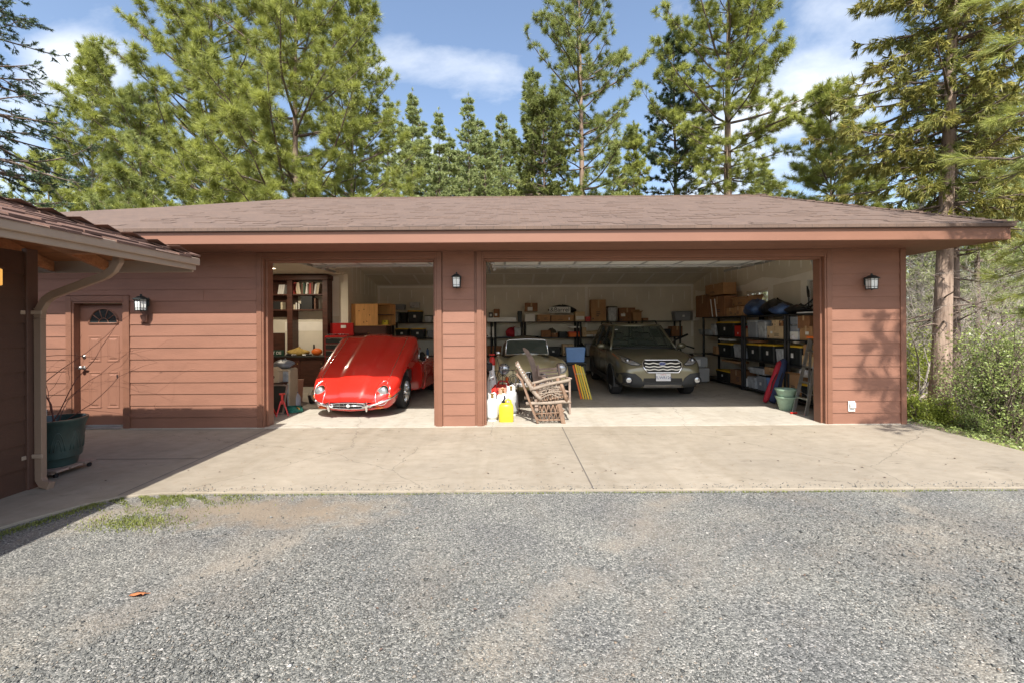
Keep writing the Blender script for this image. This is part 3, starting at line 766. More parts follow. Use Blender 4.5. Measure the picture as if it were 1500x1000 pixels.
mb = HB(); mb.bbox(EX-.03,EX,-3,EY,2.325,2.455,.004); mb.bbox(-10.5,EX-.03,EY-.03,EY,2.30,2.455,.004); mb.build('fascia', 'gutter_tan')
mb = HB(); mb.bbox(EX+.001,EX+.028,-3,EY+.03,2.385,2.47,.006); mb.bbox(-10.5,EX-.0,EY+.001,EY+.028,2.385,2.47,.006); mb.build('gutter', 'gutter_tan')
mb = HB()   # deck: two planes meeting on the hip
def hz(x, y): return EZ+SL_*min(EX-x, EY-y)
P1 = [(EX,-3),(EX,EY),(-7.3,EY-3.5),(-7.3,-3)]; P2 = [(EX,EY),(-10.8,EY),(-7.3,EY-3.5)]
for P in (P1, P2):
    t3 = [(x,y,hz(x,y)) for x,y in P]; mb.loft([[(x,y,z-.03) for x,y,z in t3], t3])
mb.build('roof_deck', 'raw_wood')
mb = HB(); r7 = random.Random(9); i = 0
while i < 16:                                     # shingle tabs laid in courses
    s = i*.145; y = -.5
    while y < EY-s:
        w_ = r7.choice((.14,.2,.28,.33)); e = min(y+w_, EY-s+.01)
        t_ = r7.choice((.008,.013,.024)); x0 = EX+.035-s-r7.choice((0,0,.012))
        z0 = EZ+SL_*s+.008-.012*(s==0)
        mb.add([(x0,y,z0),(x0,e-.006,z0),(x0-.30,e-.006,z0+.30*SL_),(x0-.30,y,z0+.30*SL_),(x0,y,z0+t_),(x0,e-.006,z0+t_),(x0-.30,e-.006,z0+.30*SL_+.004),(x0-.30,y,z0+.30*SL_+.004)],
               [(3,2,1,0),(4,5,6,7),(0,1,5,4),(1,2,6,5),(2,3,7,6),(3,0,4,7)])
        y += w_
    x = EX-s
    while x > -8:
        w_ = r7.choice((.14,.2,.28,.33)); e = x-w_
        t_ = r7.choice((.008,.013,.024)); y0 = EY+.035-s; z0 = EZ+SL_*s+.008
        mb.add([(x,y0,z0),(e+.006,y0,z0),(e+.006,y0-.3,z0+.3*SL_),(x,y0-.3,z0+.3*SL_),(x,y0,z0+t_),(e+.006,y0,z0+t_),(e+.006,y0-.3,z0+.3*SL_+.004),(x,y0-.3,z0+.3*SL_+.004)],
               [(3,2,1,0),(4,5,6,7),(0,1,5,4),(1,2,6,5),(2,3,7,6),(3,0,4,7)])
        x -= w_
    i += 1
s = 0
while s < 3:                                       # hip caps
    x, y = EX-s+.03, EY-s+.03; z0 = EZ+SL_*s+.03
    mb.add([(x,y,z0),(x-.02,y-.22,z0+.0),(x-.24,y-.24,z0+.24*SL_+.014),(x-.22,y-.02,z0+.0),(x,y,z0+.02),(x-.02,y-.22,z0+.016),(x-.24,y-.24,z0+.24*SL_+.028),(x-.22,y-.02,z0+.016)],
           [(3,2,1,0),(4,5,6,7),(0,1,5,4),(1,2,6,5),(2,3,7,6),(3,0,4,7)])
    s += .15
mat('left_shingles', (.13,.074,.055), .9, var=.35, scale=3, bump=.3, bscale=120)
mb.build('roof_shingles', 'left_shingles')
for yc in (4.22, 3.4, 2.6, 1.8):
    mb = HB(); mb.prism([(-5.3,EZ+SL_*1.5-.035),(EX-.04,EZ+SL_*.04-.035),(EX-.04,EZ-.12),(-4.2,EZ-.12),(-5.3,EZ+SL_*1.5-.24)], 'y', yc-.025, yc+.025); mb.build('rafter', 'raw_wood')
mb = HB(); mb.prism([(EX-.04,EZ-.03),(EX-.04,EZ-.12),(-5.2,2.6),(-5.2,2.9)], 'y', EY-.60, EY-.55)
mb.build('rafter', 'raw_wood')
# lookouts run to the far eave
for xc in (-4.85,-5.5,-6.2):
    mb = HB(); mb.prism([(EY-.04,EZ-.03),(4.5,EZ+SL_*.87-.03),(4.5,EZ+.08),(EY-.04,EZ-.14)], 'x', xc-.025, xc+.025)
    mb.build('lookout', 'raw_wood')
# downspout
mb = HB()
mb.sqtube([(-3.93,4.45,2.40),(-3.93,4.45,2.30),(-4.0,4.47,2.22),(-4.09,4.49,2.17),(-4.70,4.57,1.985),(-4.80,4.585,1.93),(-4.86,4.59,1.83),(-4.87,4.59,1.74)], .074, .056)
mb.sqtube([(-4.87,4.59,1.74),(-4.87,4.59,.14),(-4.865,4.585,.09),(-4.82,4.57,.045),(-4.72,4.55,.03)], .074, .056)
for k in range(7):
    z = 1.84-k*.018; mb.sqtube([(-4.87,4.59,z-.004),(-4.87,4.59,z+.004)], .080, .061)
mat('downspout_brown', (.25, .175, .125), .45, var=.08, scale=3)
dsp = mb.build('downspout', 'downspout_brown', bevel=.006)
for z in (1.80, .33):
    mb = HB(); mb.bbox(-4.93,-4.81,4.545,4.56,z-.02,z+.02,.003); mb.bbox(-4.94,-4.93,4.47,4.56,z-.02,z+.02,.003); mb.build('strap', 'gutter_tan', dsp)
# lit amber sconce on the brown house wall, at the left edge
p = at(2, 405, 4.28)
t = thing('amber_sconce', 'lit amber glass sconce on the dark brown house wall at the left edge', 'wall light', (-4.93, 4.18, 2.12))
mb = MB(); mb.bbox(0,.012,-.07,.07,-.09,.11,.004); mb.bbox(.012,.10,-.065,.065,.09,.105,.004); mb.bbox(.012,.10,-.065,.065,-.085,-.075,.003); mb.build('bracket', 'left_trim', t)
mat('amber_glass', (.7,.35,.08), .3, emit=(1,.5,.12), estr=.45)
mb = MB(); mb.bbox(.018,.09,-.055,.055,-.072,.087,.006); mb.build('shade', 'amber_glass', t)
# ---------------------------------------------------------------- trees
leaf_mat('needle_bright', (.085,.125,.025), (.56,.59,.15), 1.8, .30, .45)
leaf_mat('needle_mid', (.075,.12,.035), (.47,.51,.16), 1.8, .28)
leaf_mat('needle_dark', (.04,.08,.045), (.13,.18,.085), .6, .22)
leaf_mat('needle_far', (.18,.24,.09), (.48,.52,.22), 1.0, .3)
leaf_mat('cedar_spray', (.11,.16,.035), (.48,.42,.11), 1.3, .35, .5)
leaf_mat('shrub_leaf', (.14,.20,.055), (.40,.47,.15), 1.6, .3, .35)
leaf_mat('bright_leaf', (.20,.26,.03), (.42,.46,.09), 2, .4)
leaf_mat('oak_leaf', (.11,.15,.04), (.28,.30,.09), 1.5, .35)
mat('bark', (.235,.165,.12), .9, var=.45, scale=5, stretch=(1,1,.22), bump=.9, bscale=14, color2=(.36,.255,.19), detail=8)
mat('bark_red', (.13,.085,.06), .9, scale=9, stretch=(1,1,.10), bump=1.0, bscale=22, color2=(.44,.33,.255), detail=8)
mat('bark_grey', (.30,.27,.24), .9, var=.3, scale=6, stretch=(1,1,.3), bump=.5, color2=(.46,.43,.39))
mat('bark_dark', (.10,.075,.06), .9, scale=8, stretch=(1,1,.15), bump=.8, color2=(.19,.14,.11))
mat('twig_grey', (.33,.29,.25), .9, var=.3, scale=4)

def unit(a): return a/np.maximum(np.linalg.norm(a, axis=-1, keepdims=True), 1e-9)
def seg_mesh(P0, P1, R0, R1, n=4):
    D = unit(P1-P0); up = np.where(np.abs(D[:,2:3]) < .9, np.array([[0,0,1.]]), np.array([[1.,0,0]]))
    A = unit(np.cross(D, up)); B = np.cross(A, D); k = len(P0)
    V = np.zeros((k, 2*n, 3))
    for i in range(n):
        c, s = cos(2*pi*i/n), sin(2*pi*i/n); o = A*c+B*s
        V[:, i] = P0+o*R0[:,None]; V[:, n+i] = P1+o*R1[:,None]
    Fb = np.array([(i, (i+1)%n, n+(i+1)%n, n+i) for i in range(n)])
    return V.reshape(-1,3), (Fb[None]+(np.arange(k)*2*n)[:,None,None]).reshape(-1,4)
def needles(P, D, M, L0, L1, w, spread, back, rs, down=0):
    k = len(P)
    d = unit(D[:,None]+rs.normal(0, spread, (k, M, 3))+np.array([0,0,-down]))
    b = P[:,None]-D[:,None]*(rs.rand(k, M, 1)*back)
    L_ = rs.uniform(L0, L1, (k, M, 1)); s = unit(np.cross(d, rs.normal(0,1,(k,M,3))))*w
    V = np.stack([b-s, b+s*1.0, b+d*L_], 2).reshape(-1,3)
    return V, np.arange(len(V)).reshape(-1,3)
def leaves(P, size, rs, flat=0):
    k = len(P); d = unit(rs.normal(0,1,(k,3))); n_ = unit(np.cross(d, rs.normal(0,1,(k,3)))); sz = size*rs.uniform(.6,1.3,(k,1))
    V = np.stack([P, P+d*sz*.5+n_*sz*.28, P+d*sz, P+d*sz*.5-n_*sz*.28], 1).reshape(-1,3)
    return V, np.arange(len(V)).reshape(-1,4)

def grow(H, rt, cb, cr, seed, nwh, per, shape, elev=(5,50), curve=.25, twig=.7, tw_every=.38, side=None, jit=.25, droop=0, zsq=1.0, dead=0, wfv=.3):
    """skeleton of a conifer: segments of the limbs and the points and directions where needles sit"""
    rs = np.random.RandomState(seed)
    S0,S1,Ra,Rb,TP,TD = [],[],[],[],[],[]
    zb = cb*H
    def limb(z, az, ln, el, r):
        p = np.array([0,0,z], float); ns = 7; dirv = np.array([cos(az)*cos(el), sin(az)*cos(el), sin(el)])
        tot = 0; stp = ln/ns; wob = rs.normal(0, .12, 3)
        for i in range(ns):
            dirv = unit(dirv+np.array([0,0,curve-droop*(1 if i < 3 else -.4)])*stp*.55+wob*stp*.35+rs.normal(0,.07,3))
            q = p+dirv*stp; a = r*(1-i/ns)**.8+.006; b = r*(1-(i+1)/ns)**.8+.005
            S0.append(p); S1.append(q); Ra.append(a); Rb.append(b)
            f = (i+1)/ns
            if f > .28:
                nt_ = max(1, int(round(stp/tw_every*2)))
                for k in range(nt_):
                    u = rs.rand(); c = p+(q-p)*u; lat = unit(np.cross(dirv, [0,0,1]))*(1 if rs.rand() < .5 else -1)
                    td = unit(dirv*.75+lat*rs.uniform(.3,1.1)+np.array([0,0,rs.uniform(-.2,.5)-droop]))
                    tl = twig*rs.uniform(.35,1.0)*(1.15-.6*f)
                    e = c+td*tl; S0.append(c); S1.append(e); Ra.append(.010); Rb.append(.005)
                    TP.append(e); TD.append(td)
                    if tl > .3:
                        for _ in range(2):
                            l2 = unit(td+rs.normal(0,.55,3)+np.array([0,0,.15-droop*.5])); c2 = c+(e-c)*rs.uniform(.35,.8); e2 = c2+l2*tl*.45
                            S0.append(c2); S1.append(e2); Ra.append(.007); Rb.append(.004); TP.append(e2); TD.append(l2)
            p = q
        TP.append(p); TD.append(dirv)
    for k in range(nwh):
        t = (k+rs.uniform(-.3,.3))/nwh; t = min(max(t, 0), .985)**zsq; z = zb+(H-zb)*t
        a0 = rs.rand()*2*pi; wf = rs.uniform(1-wfv, 1+wfv*.6)
        for j in range(per+(1 if rs.rand() < .4 else 0)):
            if rs.rand() < .10: continue
            az = a0+2*pi*j/per+rs.uniform(-.4,.4)
            ln = cr*shape(t)*wf*rs.uniform(1-jit*1.3, 1+jit)
            el = R(elev[0]+(elev[1]-elev[0])*t+rs.uniform(-9,9))
            if ln > .15: limb(z, az, ln, el, min(.07, .009+.011*ln))
    S0.append(np.array([0,0,H*.985])); S1.append(np.array([0,0,H+.15])); Ra.append(.02); Rb.append(.006); TP.append(np.array([0,0,H+.15])); TD.append(np.array([0,0,1.]))
    for k in range(dead):                         # bare dead limbs on the lower trunk
        z = rs.uniform(zb*.35, zb*1.05); az = rs.rand()*2*pi; p = np.array([0,0,z]); d = np.array([cos(az),sin(az),rs.uniform(-.2,.3)]); ln = cr*rs.uniform(.25,.6)
        for i in range(4):
            d = unit(d+rs.normal(0,.15,3)); q = p+d*ln/4; S0.append(p); S1.append(q); Ra.append(.03*(1-i/4)+.006); Rb.append(.03*(1-(i+1)/4)+.004)
            if i: 
                e = q+unit(d+rs.normal(0,.6,3))*ln*.3; S0.append(q); S1.append(e); Ra.append(.010); Rb.append(.003)
            p = q
    return [np.array(a, float) for a in (S0,S1,Ra,Rb,TP,TD)], rs

def conifer(name, label, loc, H, rt, cb, cr, seed, shape, nm='needle_bright', bark='bark', M=18, L_=(.15,.24), w=.012, lean=(0,0), group=None, spread=.72, back=.16, down=0, cat='tree', **k):
    (S0,S1,Ra,Rb,TP,TD), rs = grow(H, rt, cb, cr, seed, shape=shape, **k)
    t = thing(name, label, cat, loc, 0, group)
    wob = rs.normal(0, .012*H, (2,)); 
    def bend(P):
        z = P[...,2]/H
        P[...,0] += lean[0]*P[...,2]+wob[0]*np.sin(z*5)*z*.25; P[...,1] += lean[1]*P[...,2]+wob[1]*np.sin(z*4)*z*.25; return P
    mb = MB(); pts = [Vector(bend(np.array([0,0,H*i/16.-.25*(i==0)], float))) for i in range(17)]
    mb.tube(pts, [rt*(1-.93*(i/16)**.9)*(1.22 if i == 0 else 1) for i in range(17)], 12)
    mb.build('trunk', bark, t, smooth=True)
    V, Fc = seg_mesh(bend(S0), bend(S1), Ra, Rb, 4); npmesh('limbs', V, Fc, 'bark_dark' if bark != 'bark_grey' else bark, t)
    V, Fc = needles(bend(TP), TD, M, L_[0], L_[1], w, spread, back, rs, down); npmesh('crown', V, Fc, nm, t)
    return t
def X_(px, Y): return (px-748)*Y/F
full = lambda t: (1-t)**.6*(.7+.3*min(1, t*5))*1.12
cone = lambda t: (1-t)*1.0+.04
rag = lambda t: (.35+.65*sin(pi*min(1, t*1.05+.12)))*(1 if t < .9 else .55)
GT = 'pines behind the garage'
def G(px, Y, z=None): return (X_(px, Y), Y, hgt(X_(px, Y), Y)-.05)
# the big one in front, left of centre
conifer('pine_tree','largest bright green pine with an open branching crown, rising behind the garage left of centre',G(434,21.5),21,.24,.14,6.2,11,full,'needle_bright','bark',M=64,L_=(.24,.42),w=.0085,group=GT,nwh=20,per=6,curve=.13,elev=(2,42),twig=1.0,tw_every=.42,spread=.95,back=.08,wfv=.15)
conifer('pine_tree','broad yellow green pine reaching above the frame, left of the largest pine',G(312,27),26,.28,.10,7.6,12,full,'needle_bright','bark',M=56,L_=(.26,.44),w=.010,group=GT,nwh=23,per=6,curve=.16,elev=(0,40),twig=1.1,tw_every=.50,spread=.95,back=.08,wfv=.15)
conifer('pine_tree','pine with a straight pale grey bare looking trunk and thin leaning top at left',G(137,25),17.6,.15,.12,5.2,13,cone,'needle_bright','bark_grey',M=50,L_=(.2,.36),w=.010,group=GT,nwh=24,per=6,elev=(8,50),twig=.9,tw_every=.46,spread=.9,back=.08,wfv=.15)
conifer('pine_tree','rounded young green pine between the pale trunked pine and the broad one',G(207,23),14.2,.15,.06,4.0,14,full,'needle_mid','bark',spread=.9,back=.08,M=46,L_=(.2,.36),w=.010,group=GT,nwh=19,per=6,elev=(10,50),twig=.8,tw_every=.55)
conifer('pine_tree','low bushy yellow green pine with thin grey stem just left of the largest pine',G(306,21),10.2,.12,.05,4.2,15,full,'needle_bright','bark_grey',spread=.9,back=.08,M=46,L_=(.2,.34),w=.010,group=GT,nwh=16,per=6,elev=(10,45),twig=.8,tw_every=.55)
conifer('pine_tree','tall grey green pine rising behind the right side of the largest pine',G(517,31),26,.3,.10,5.8,16,full,'needle_bright','bark',M=46,L_=(.22,.4),w=.012,group=GT,nwh=30,per=6,elev=(0,40),twig=1.0,tw_every=.6,spread=.9,back=.08)
conifer('pine_tree','small dense green pine at the left end, above the brown house roof',G(72,27),12.5,.15,.05,4.8,17,full,'needle_bright','bark',M=26,L_=(.2,.3),w=.018,group=GT,nwh=16,per=5,elev=(8,50),twig=.8,tw_every=.5)
far0 = conifer('distant_pine','slim distant pine, leftmost of the small ones in the gap of sky',G(606,46),26.5,.22,.12,3.9,21,cone,'needle_far','bark_dark',M=20,L_=(.22,.38),w=.034,group='distant slim pines',nwh=28,per=6,elev=(-5,30),twig=.55,tw_every=.5,jit=.4)
far1 = conifer('distant_pine','distant round topped pine, tallest of the small ones in the gap of sky',G(689,48),27.0,.24,.10,4.4,22,lambda t: (1-t)**.9*1.1+.03,'needle_far','bark_dark',M=20,L_=(.22,.38),w=.034,group='distant slim pines',nwh=28,per=6,elev=(-5,30),twig=.6,tw_every=.5,jit=.4)
def far(src, px, Y, ytop, label, rz=1.0, fat=1.0, group='distant slim pines'):
    o = copy_tree(src); X = X_(px, Y); g0 = hgt(X, Y)-.05; H0 = 26.7
    s = (1.65+(475-ytop)*Y/F-g0)/H0
    o.location = (X, Y, g0); o.rotation_euler = (0,0,rz); o.scale = (s*fat, s*fat, s); o['label'] = label; o['group'] = group
    return o
far(far0, 645, 44, 158, 'distant slim pine second from the left in the gap of sky', 2)
far(far1, 735, 50, 172, 'distant pine at the right of the gap, beside the tall central pine', 3)
far(far0, 712, 40, 186, 'short distant pine low between the two taller ones in the gap', 4, 1.3)
far(far1, 570, 52, 150, 'distant pine half hidden at the right foot of the grey green pine', 5)
far(far1, 625, 58, 205, 'low distant pine in the left of the gap above the roof', .5, 1.5)
far(far1, 672, 60, 222, 'low distant pine in the middle of the gap above the roof', 5.5, 1.6)
for k_, (px, Y, yt, lab) in enumerate([(592,56,172,'faint pine between the grey green pine and the small ones'),(618,62,178,'faint far pine left of the second slim pine'),(660,56,196,'faint far pine behind the second slim pine'),(700,62,180,'faint far pine behind the tallest small pine'),(722,56,200,'faint far pine right of the tallest small pine'),(750,60,190,'faint far pine left of the central dark pines'),(900,52,200,'faint far pine behind the small feathery pine'),(640,50,232,'lowest far pine at the roof line, left'),(690,52,238,'lowest far pine at the roof line, right')]):
    far((far0, far1)[k_ % 2], px, Y, yt, lab, k_*1.3, 1.25+.12*(k_ % 3), 'faint far pines in the gap')
# centre
conifer('pine_tree','tall pine with bare lower trunk, at the centre above the ridge',G(853,25),23.5,.25,.27,4.2,31,rag,'needle_mid','bark',M=50,L_=(.2,.36),w=.011,spread=.9,back=.1,group=GT,nwh=20,per=5,elev=(-12,45),twig=.8,tw_every=.40,dead=5)
conifer('cedar_tree','dark green conifer with yellow leafy lower sprays left of the central bare trunk',G(799,23),13.6,.18,.05,3.5,32,full,'oak_leaf','bark_dark',M=36,L_=(.10,.24),w=.03,group=GT,nwh=26,per=6,elev=(-15,30),twig=.7,tw_every=.36,down=.5,droop=.2)
conifer('pine_tree','slender dark pine behind the left side of the tall central pine',G(782,31),19.5,.2,.15,3.2,33,cone,'needle_mid','bark_dark',M=28,L_=(.18,.3),w=.018,group=GT,nwh=26,per=5,elev=(-5,45),twig=.8,tw_every=.5)
conifer('pine_tree','small pale green feathery pine right of the central pine',G(929,24),12.7,.12,.04,2.6,34,cone,'needle_bright','bark',M=34,L_=(.14,.24),w=.013,group=GT,nwh=24,per=6,elev=(5,50),twig=.6,tw_every=.36)
conifer('pine_tree','narrow blue green dark pine behind the right hand tall pine',G(990,27),20.5,.2,.22,3.1,35,lambda t: rag(t)*.95,'needle_dark','bark_dark',M=34,L_=(.16,.26),w=.02,group=GT,nwh=24,per=5,elev=(-10,50),twig=.7,tw_every=.42)
conifer('pine_tree','tall sparse pine with thick orange brown trunk and long sideways limbs, right of centre',G(1068,24),22.5,.36,.42,4.5,36,rag,'needle_bright','bark',M=54,L_=(.2,.36),w=.011,spread=.9,back=.1,group=GT,nwh=17,per=5,elev=(-8,35),twig=.95,tw_every=.40,dead=10)
conifer('pine_tree','low green pine filling the foot of the thick trunked pine',G(1035,29),9.6,.12,.04,4.0,37,full,'needle_bright','bark',M=28,L_=(.18,.28),w=.018,group=GT,nwh=15,per=6,elev=(5,45),twig=.8,tw_every=.42)
conifer('pine_tree','low bushy pine between the central pine and the dark one',G(965,33),10.6,.12,.04,4.4,38,full,'needle_bright','bark',M=26,L_=(.18,.3),w=.022,group=GT,nwh=15,per=6,elev=(5,45),twig=.8,tw_every=.45)
conifer('pine_tree','young pine with fluffy bright tufts standing clear against the clouds, right of the roof peak',G(1218,20),13.3,.12,.42,3.0,39,full,'needle_bright','bark',M=60,L_=(.2,.36),w=.011,group=GT,nwh=14,per=5,elev=(10,50),twig=.6,tw_every=.32)
far(far1, 1120, 55, 235, 'distant pine low behind the roof, right of the thick trunked pine', .8, 1.3, 'distant woods pines')
far(far0, 1290, 50, 250, 'distant pine low behind the roof, left of the leaning cedar', 1.8, 1.4, 'distant woods pines')
# incense cedar at right, leaning trunk
conifer('cedar_tree','huge cedar with leaning reddish trunk and drooping yellow green sprays right of the garage',(12.55,13,-1.0),19,.265,.30,3.1,41,rag,'cedar_spray','bark_red',M=22,L_=(.10,.26),w=.017,lean=(.052,0.01),nwh=26,per=6,elev=(-18,35),twig=.75,tw_every=.20,down=.75,droop=.35,spread=.5,dead=16)
conifer('pine_tree','thin dark trunked pine just right of the leaning cedar',(13.6,13.6,-1.0),14,.17,.45,2.0,42,full,'needle_mid','bark_dark',M=20,L_=(.15,.25),w=.010,lean=(.004,0),nwh=16,per=5,elev=(-5,40),twig=.6,tw_every=.36,dead=12)
conifer('fir_tree','dark drooping fir boughs entering at the upper left corner',(-16.6,14,-.1),14,.25,.22,3.1,43,full,'needle_dark','bark_dark',M=26,L_=(.06,.13),w=.012,nwh=22,per=5,elev=(-22,20),twig=.7,tw_every=.26,droop=.25,down=.3)
# wooded slope seen through on the right
WG = 'trees in the woods right of the garage'
wood = [(1334,34,'narrow'),(1352,26,'grey'),(1368,44,'narrow'),(1398,30,'grey'),(1432,24,'narrow'),(1452,38,'grey'),(1470,28,'narrow'),(1492,33,'grey'),(1515,42,'narrow'),(1345,58,'grey'),(1385,64,'narrow'),(1425,55,'grey'),(1480,60,'narrow'),(1540,30,'grey'),(1360,75,'narrow'),(1440,80,'grey'),(1500,76,'narrow')]
wn = ['slim pine trunk nearest the garage corner in the woods','grey trunked tree close behind the garage corner','second slim pine past the garage corner','grey trunked tree seen left of the leaning cedar','slim pine directly right of the leaning cedar','grey trunked tree behind the leafy shrubs','slim pine above the leafy shrubs','grey trunked tree at the right edge of the woods','slim pine beyond the right edge','faint far tree by the garage corner','faint far pine left of the cedar','faint far tree right of the cedar','faint far pine at the right edge','grey trunked tree past the right edge','farthest pine by the garage corner','farthest tree right of the cedar','farthest pine at the right edge']
w0 = conifer('woodland_pine',wn[0],(0,0,0),15,.17,.25,2.4,51,full,'needle_far','bark_dark',M=16,L_=(.2,.36),w=.024,group=WG,nwh=18,per=4,elev=(0,40),twig=.8,tw_every=.6,dead=10)
w1 = conifer('woodland_tree',wn[1],(0,0,0),12,.14,.30,2.8,52,full,'needle_far','bark_grey',M=9,L_=(.10,.24),w=.035,group=WG,nwh=20,per=4,elev=(20,60),twig=1.1,tw_every=.5,dead=18)
for i, (px, Y, kd) in enumerate(wood):
    src = w0 if kd == 'narrow' else w1
    o = src if i < 2 else copy_tree(src)
    X = X_(px, Y); o.location = (X, Y, hgt(X, Y)-.1); o.rotation_euler = (0,0,i*1.7); s = .8+.35*((i*37) % 10)/10; o.scale = (s,s,s); o['label'] = wn[i]

def bush(name, label, loc, rx, rz_, n, size, m, seed, stems=26, lift=.1, group=None, cat='shrub', bark='bark_dark'):
    rs = np.random.RandomState(seed); t = thing(name, label, cat, loc, 0, group)
    S0,S1,Ra,Rb,C = [],[],[],[],[]
    for k in range(stems):
        a = rs.rand()*2*pi; el = R(rs.uniform(25,85)); d = np.array([cos(a)*cos(el), sin(a)*cos(el), sin(el)]); p = np.array([rs.normal(0,.08),rs.normal(0,.08),0])
        ln = rs.uniform(.7,1.0)
        for i in range(5):
            d = unit(d+rs.normal(0,.2,3)); q = p+d*np.array([rx, rx, rz_])*ln/4.2; S0.append(p); S1.append(q); Ra.append(.022*(1-i/5)+.004); Rb.append(.022*(1-(i+1)/5)+.003)
            if i >= 1:
                for _ in range(4):
                    e = q+rs.normal(0,1,3)*np.array([rx,rx,rz_])*.16; e[2] = abs(e[2]); S0.append(q); S1.append(e); Ra.append(.006); Rb.append(.003); C.append(e)
            p = q
    V, Fc = seg_mesh(np.array(S0), np.array(S1), np.array(Ra), np.array(Rb), 3); npmesh('stems', V, Fc, bark, t)
    C = np.array(C); P = C[rs.randint(0, len(C), n)]+rs.normal(0, .085*rx**.4, (n,3))
    P[:,2] = np.abs(P[:,2])
    V, Fc = leaves(P, size, rs); npmesh('leaves', V, Fc, m, t)
    return t
bush('leafy_shrub','large bright leafy shrub at the right edge beyond the slab',(10.4,9.2,-.78),1.15,2.1,7500,.055,'shrub_leaf',61,34)
bush('leafy_shrub','leafy shrub left of the large one, in front of the thin dark trunk',(11.35,10.6,-.86),.8,1.3,3600,.055,'shrub_leaf',62,26)
bush('leafy_shrub','tall open leafy shrub behind the large one at right',(12.6,11.5,-.9),1.4,2.3,4200,.065,'oak_leaf',63,26)
bush('low_bush','small lime green bush at the foot of the garage corner',(8.8,9.7,-.58),.38,.62,4200,.05,'bright_leaf',64,18)
bush('low_bush','small lime green bush between the garage corner and the leaning cedar',(9.35,9.75,-.68),.34,.5,4200,.05,'bright_leaf',65,18)
bush('low_bush','low green bush at the slab edge under the leafy shrubs',(9.6,9.1,-.72),.4,.4,2600,.045,'shrub_leaf',66,16)
# low green cover along the foot of the slab and under the shrubs
rs_ = np.random.RandomState(91); n_ = 26000
xg = rs_.uniform(6.7, 15, n_); yg = rs_.uniform(3.5, 15, n_); kp = (np.sin(xg*2.1+yg)+np.sin(yg*1.7-xg*.6)+rs_.uniform(-1,1,n_)) > -.1; xg, yg = xg[kp], yg[kp]
zg = np.array([hgt(a_, b_) for a_, b_ in zip(xg, yg)])+rs_.uniform(0,.09,len(xg)); V, Fc = leaves(np.stack([xg,yg,zg],1), .05, rs_)
g = npmesh('ground_cover', V, Fc, 'shrub_leaf'); tag(g, 'low green plants and litter on the ground right of the slab', 'ground cover', kind='stuff')
SB = 'sparse shrubs in the woods'
for i,(x,y,rx,rz_,m_,sd,lab) in enumerate([(17,20,1.7,2.6,'oak_leaf',71,'sparse pale green shrub far behind the garage corner'),(20.5,22,2.0,3.0,'oak_leaf',72,'sparse shrub behind the leaning cedar trunk'),(15.5,16.5,1.3,2.2,'bright_leaf',73,'pale green shrub close behind the leaning cedar'),(24,24,2.4,3.6,'shrub_leaf',74,'broad shrub deep in the woods at right'),(19,17,1.6,2.6,'shrub_leaf',75,'shrub between the cedar and the right edge'),(14.6,19.5,1.2,2.8,'bright_leaf',76,'thin pale green shrub nearest the garage corner in the woods')]):
    bush('woodland_shrub',lab,(x,y,hgt(x,y)-.05),rx,rz_,3200,.11,m_,sd,22,group=SB,bark='twig_grey')

def bare(name, label, loc, H, seed, n=9, m='twig_grey', group=None, r0=.05, up=(30,75), cat='bare tree', lean=None, gen=3):
    rs = np.random.RandomState(seed); t = thing(name, label, cat, loc, 0, group); S0,S1,Ra,Rb = [],[],[],[]
    def br(p, d, ln, r, g):
        ns = 5
        for i in range(ns):
            d = unit(d+rs.normal(0,.16,3)+np.array([0,0,.03])); q = p+d*ln/ns; a = r*(1-.75*i/ns); b = r*(1-.75*(i+1)/ns)
            S0.append(p); S1.append(q); Ra.append(a); Rb.append(b)
            if g > 0 and i > 0:
                for _ in range(2 if g > 1 else 1): br(q, unit(d+rs.normal(0,.5,3)), ln*rs.uniform(.35,.6), b*.6, g-1)
            p = q
    for k in range(n):
        a = rs.rand()*2*pi if lean is None else lean+rs.normal(0,.9); el = R(rs.uniform(*up))
        br(np.zeros(3), np.array([cos(a)*cos(el),sin(a)*cos(el),sin(el)]), H*rs.uniform(.6,1), r0*rs.uniform(.5,1), gen)
    V, Fc = seg_mesh(np.array(S0), np.array(S1), np.maximum(np.array(Ra), .0022), np.maximum(np.array(Rb), .0016), 4)
    npmesh('branches', V, Fc, m, t); return t
BG = 'leafless grey trees in the woods'
for i,(px,Y,H,lab) in enumerate([(1340,15,4.6,'leafless grey tree with crooked limbs right beside the garage corner'),(1440,19,6,'leafless grey tree behind the thin dark trunk'),(1500,17,5,'leafless grey tree at the right edge'),(1385,24,7,'leafless grey tree deep behind the leaning cedar'),(1130,23,7.2,'leafless twiggy tree top just above the roof ridge, right of the thick trunked pine'),(1300,21,6.6,'leafless twiggy tree top above the right end of the roof')]):
    bare('leafless_tree',lab,(X_(px,Y),Y,hgt(X_(px,Y),Y)-.1),H,80+i,5,group=BG,r0=.055)

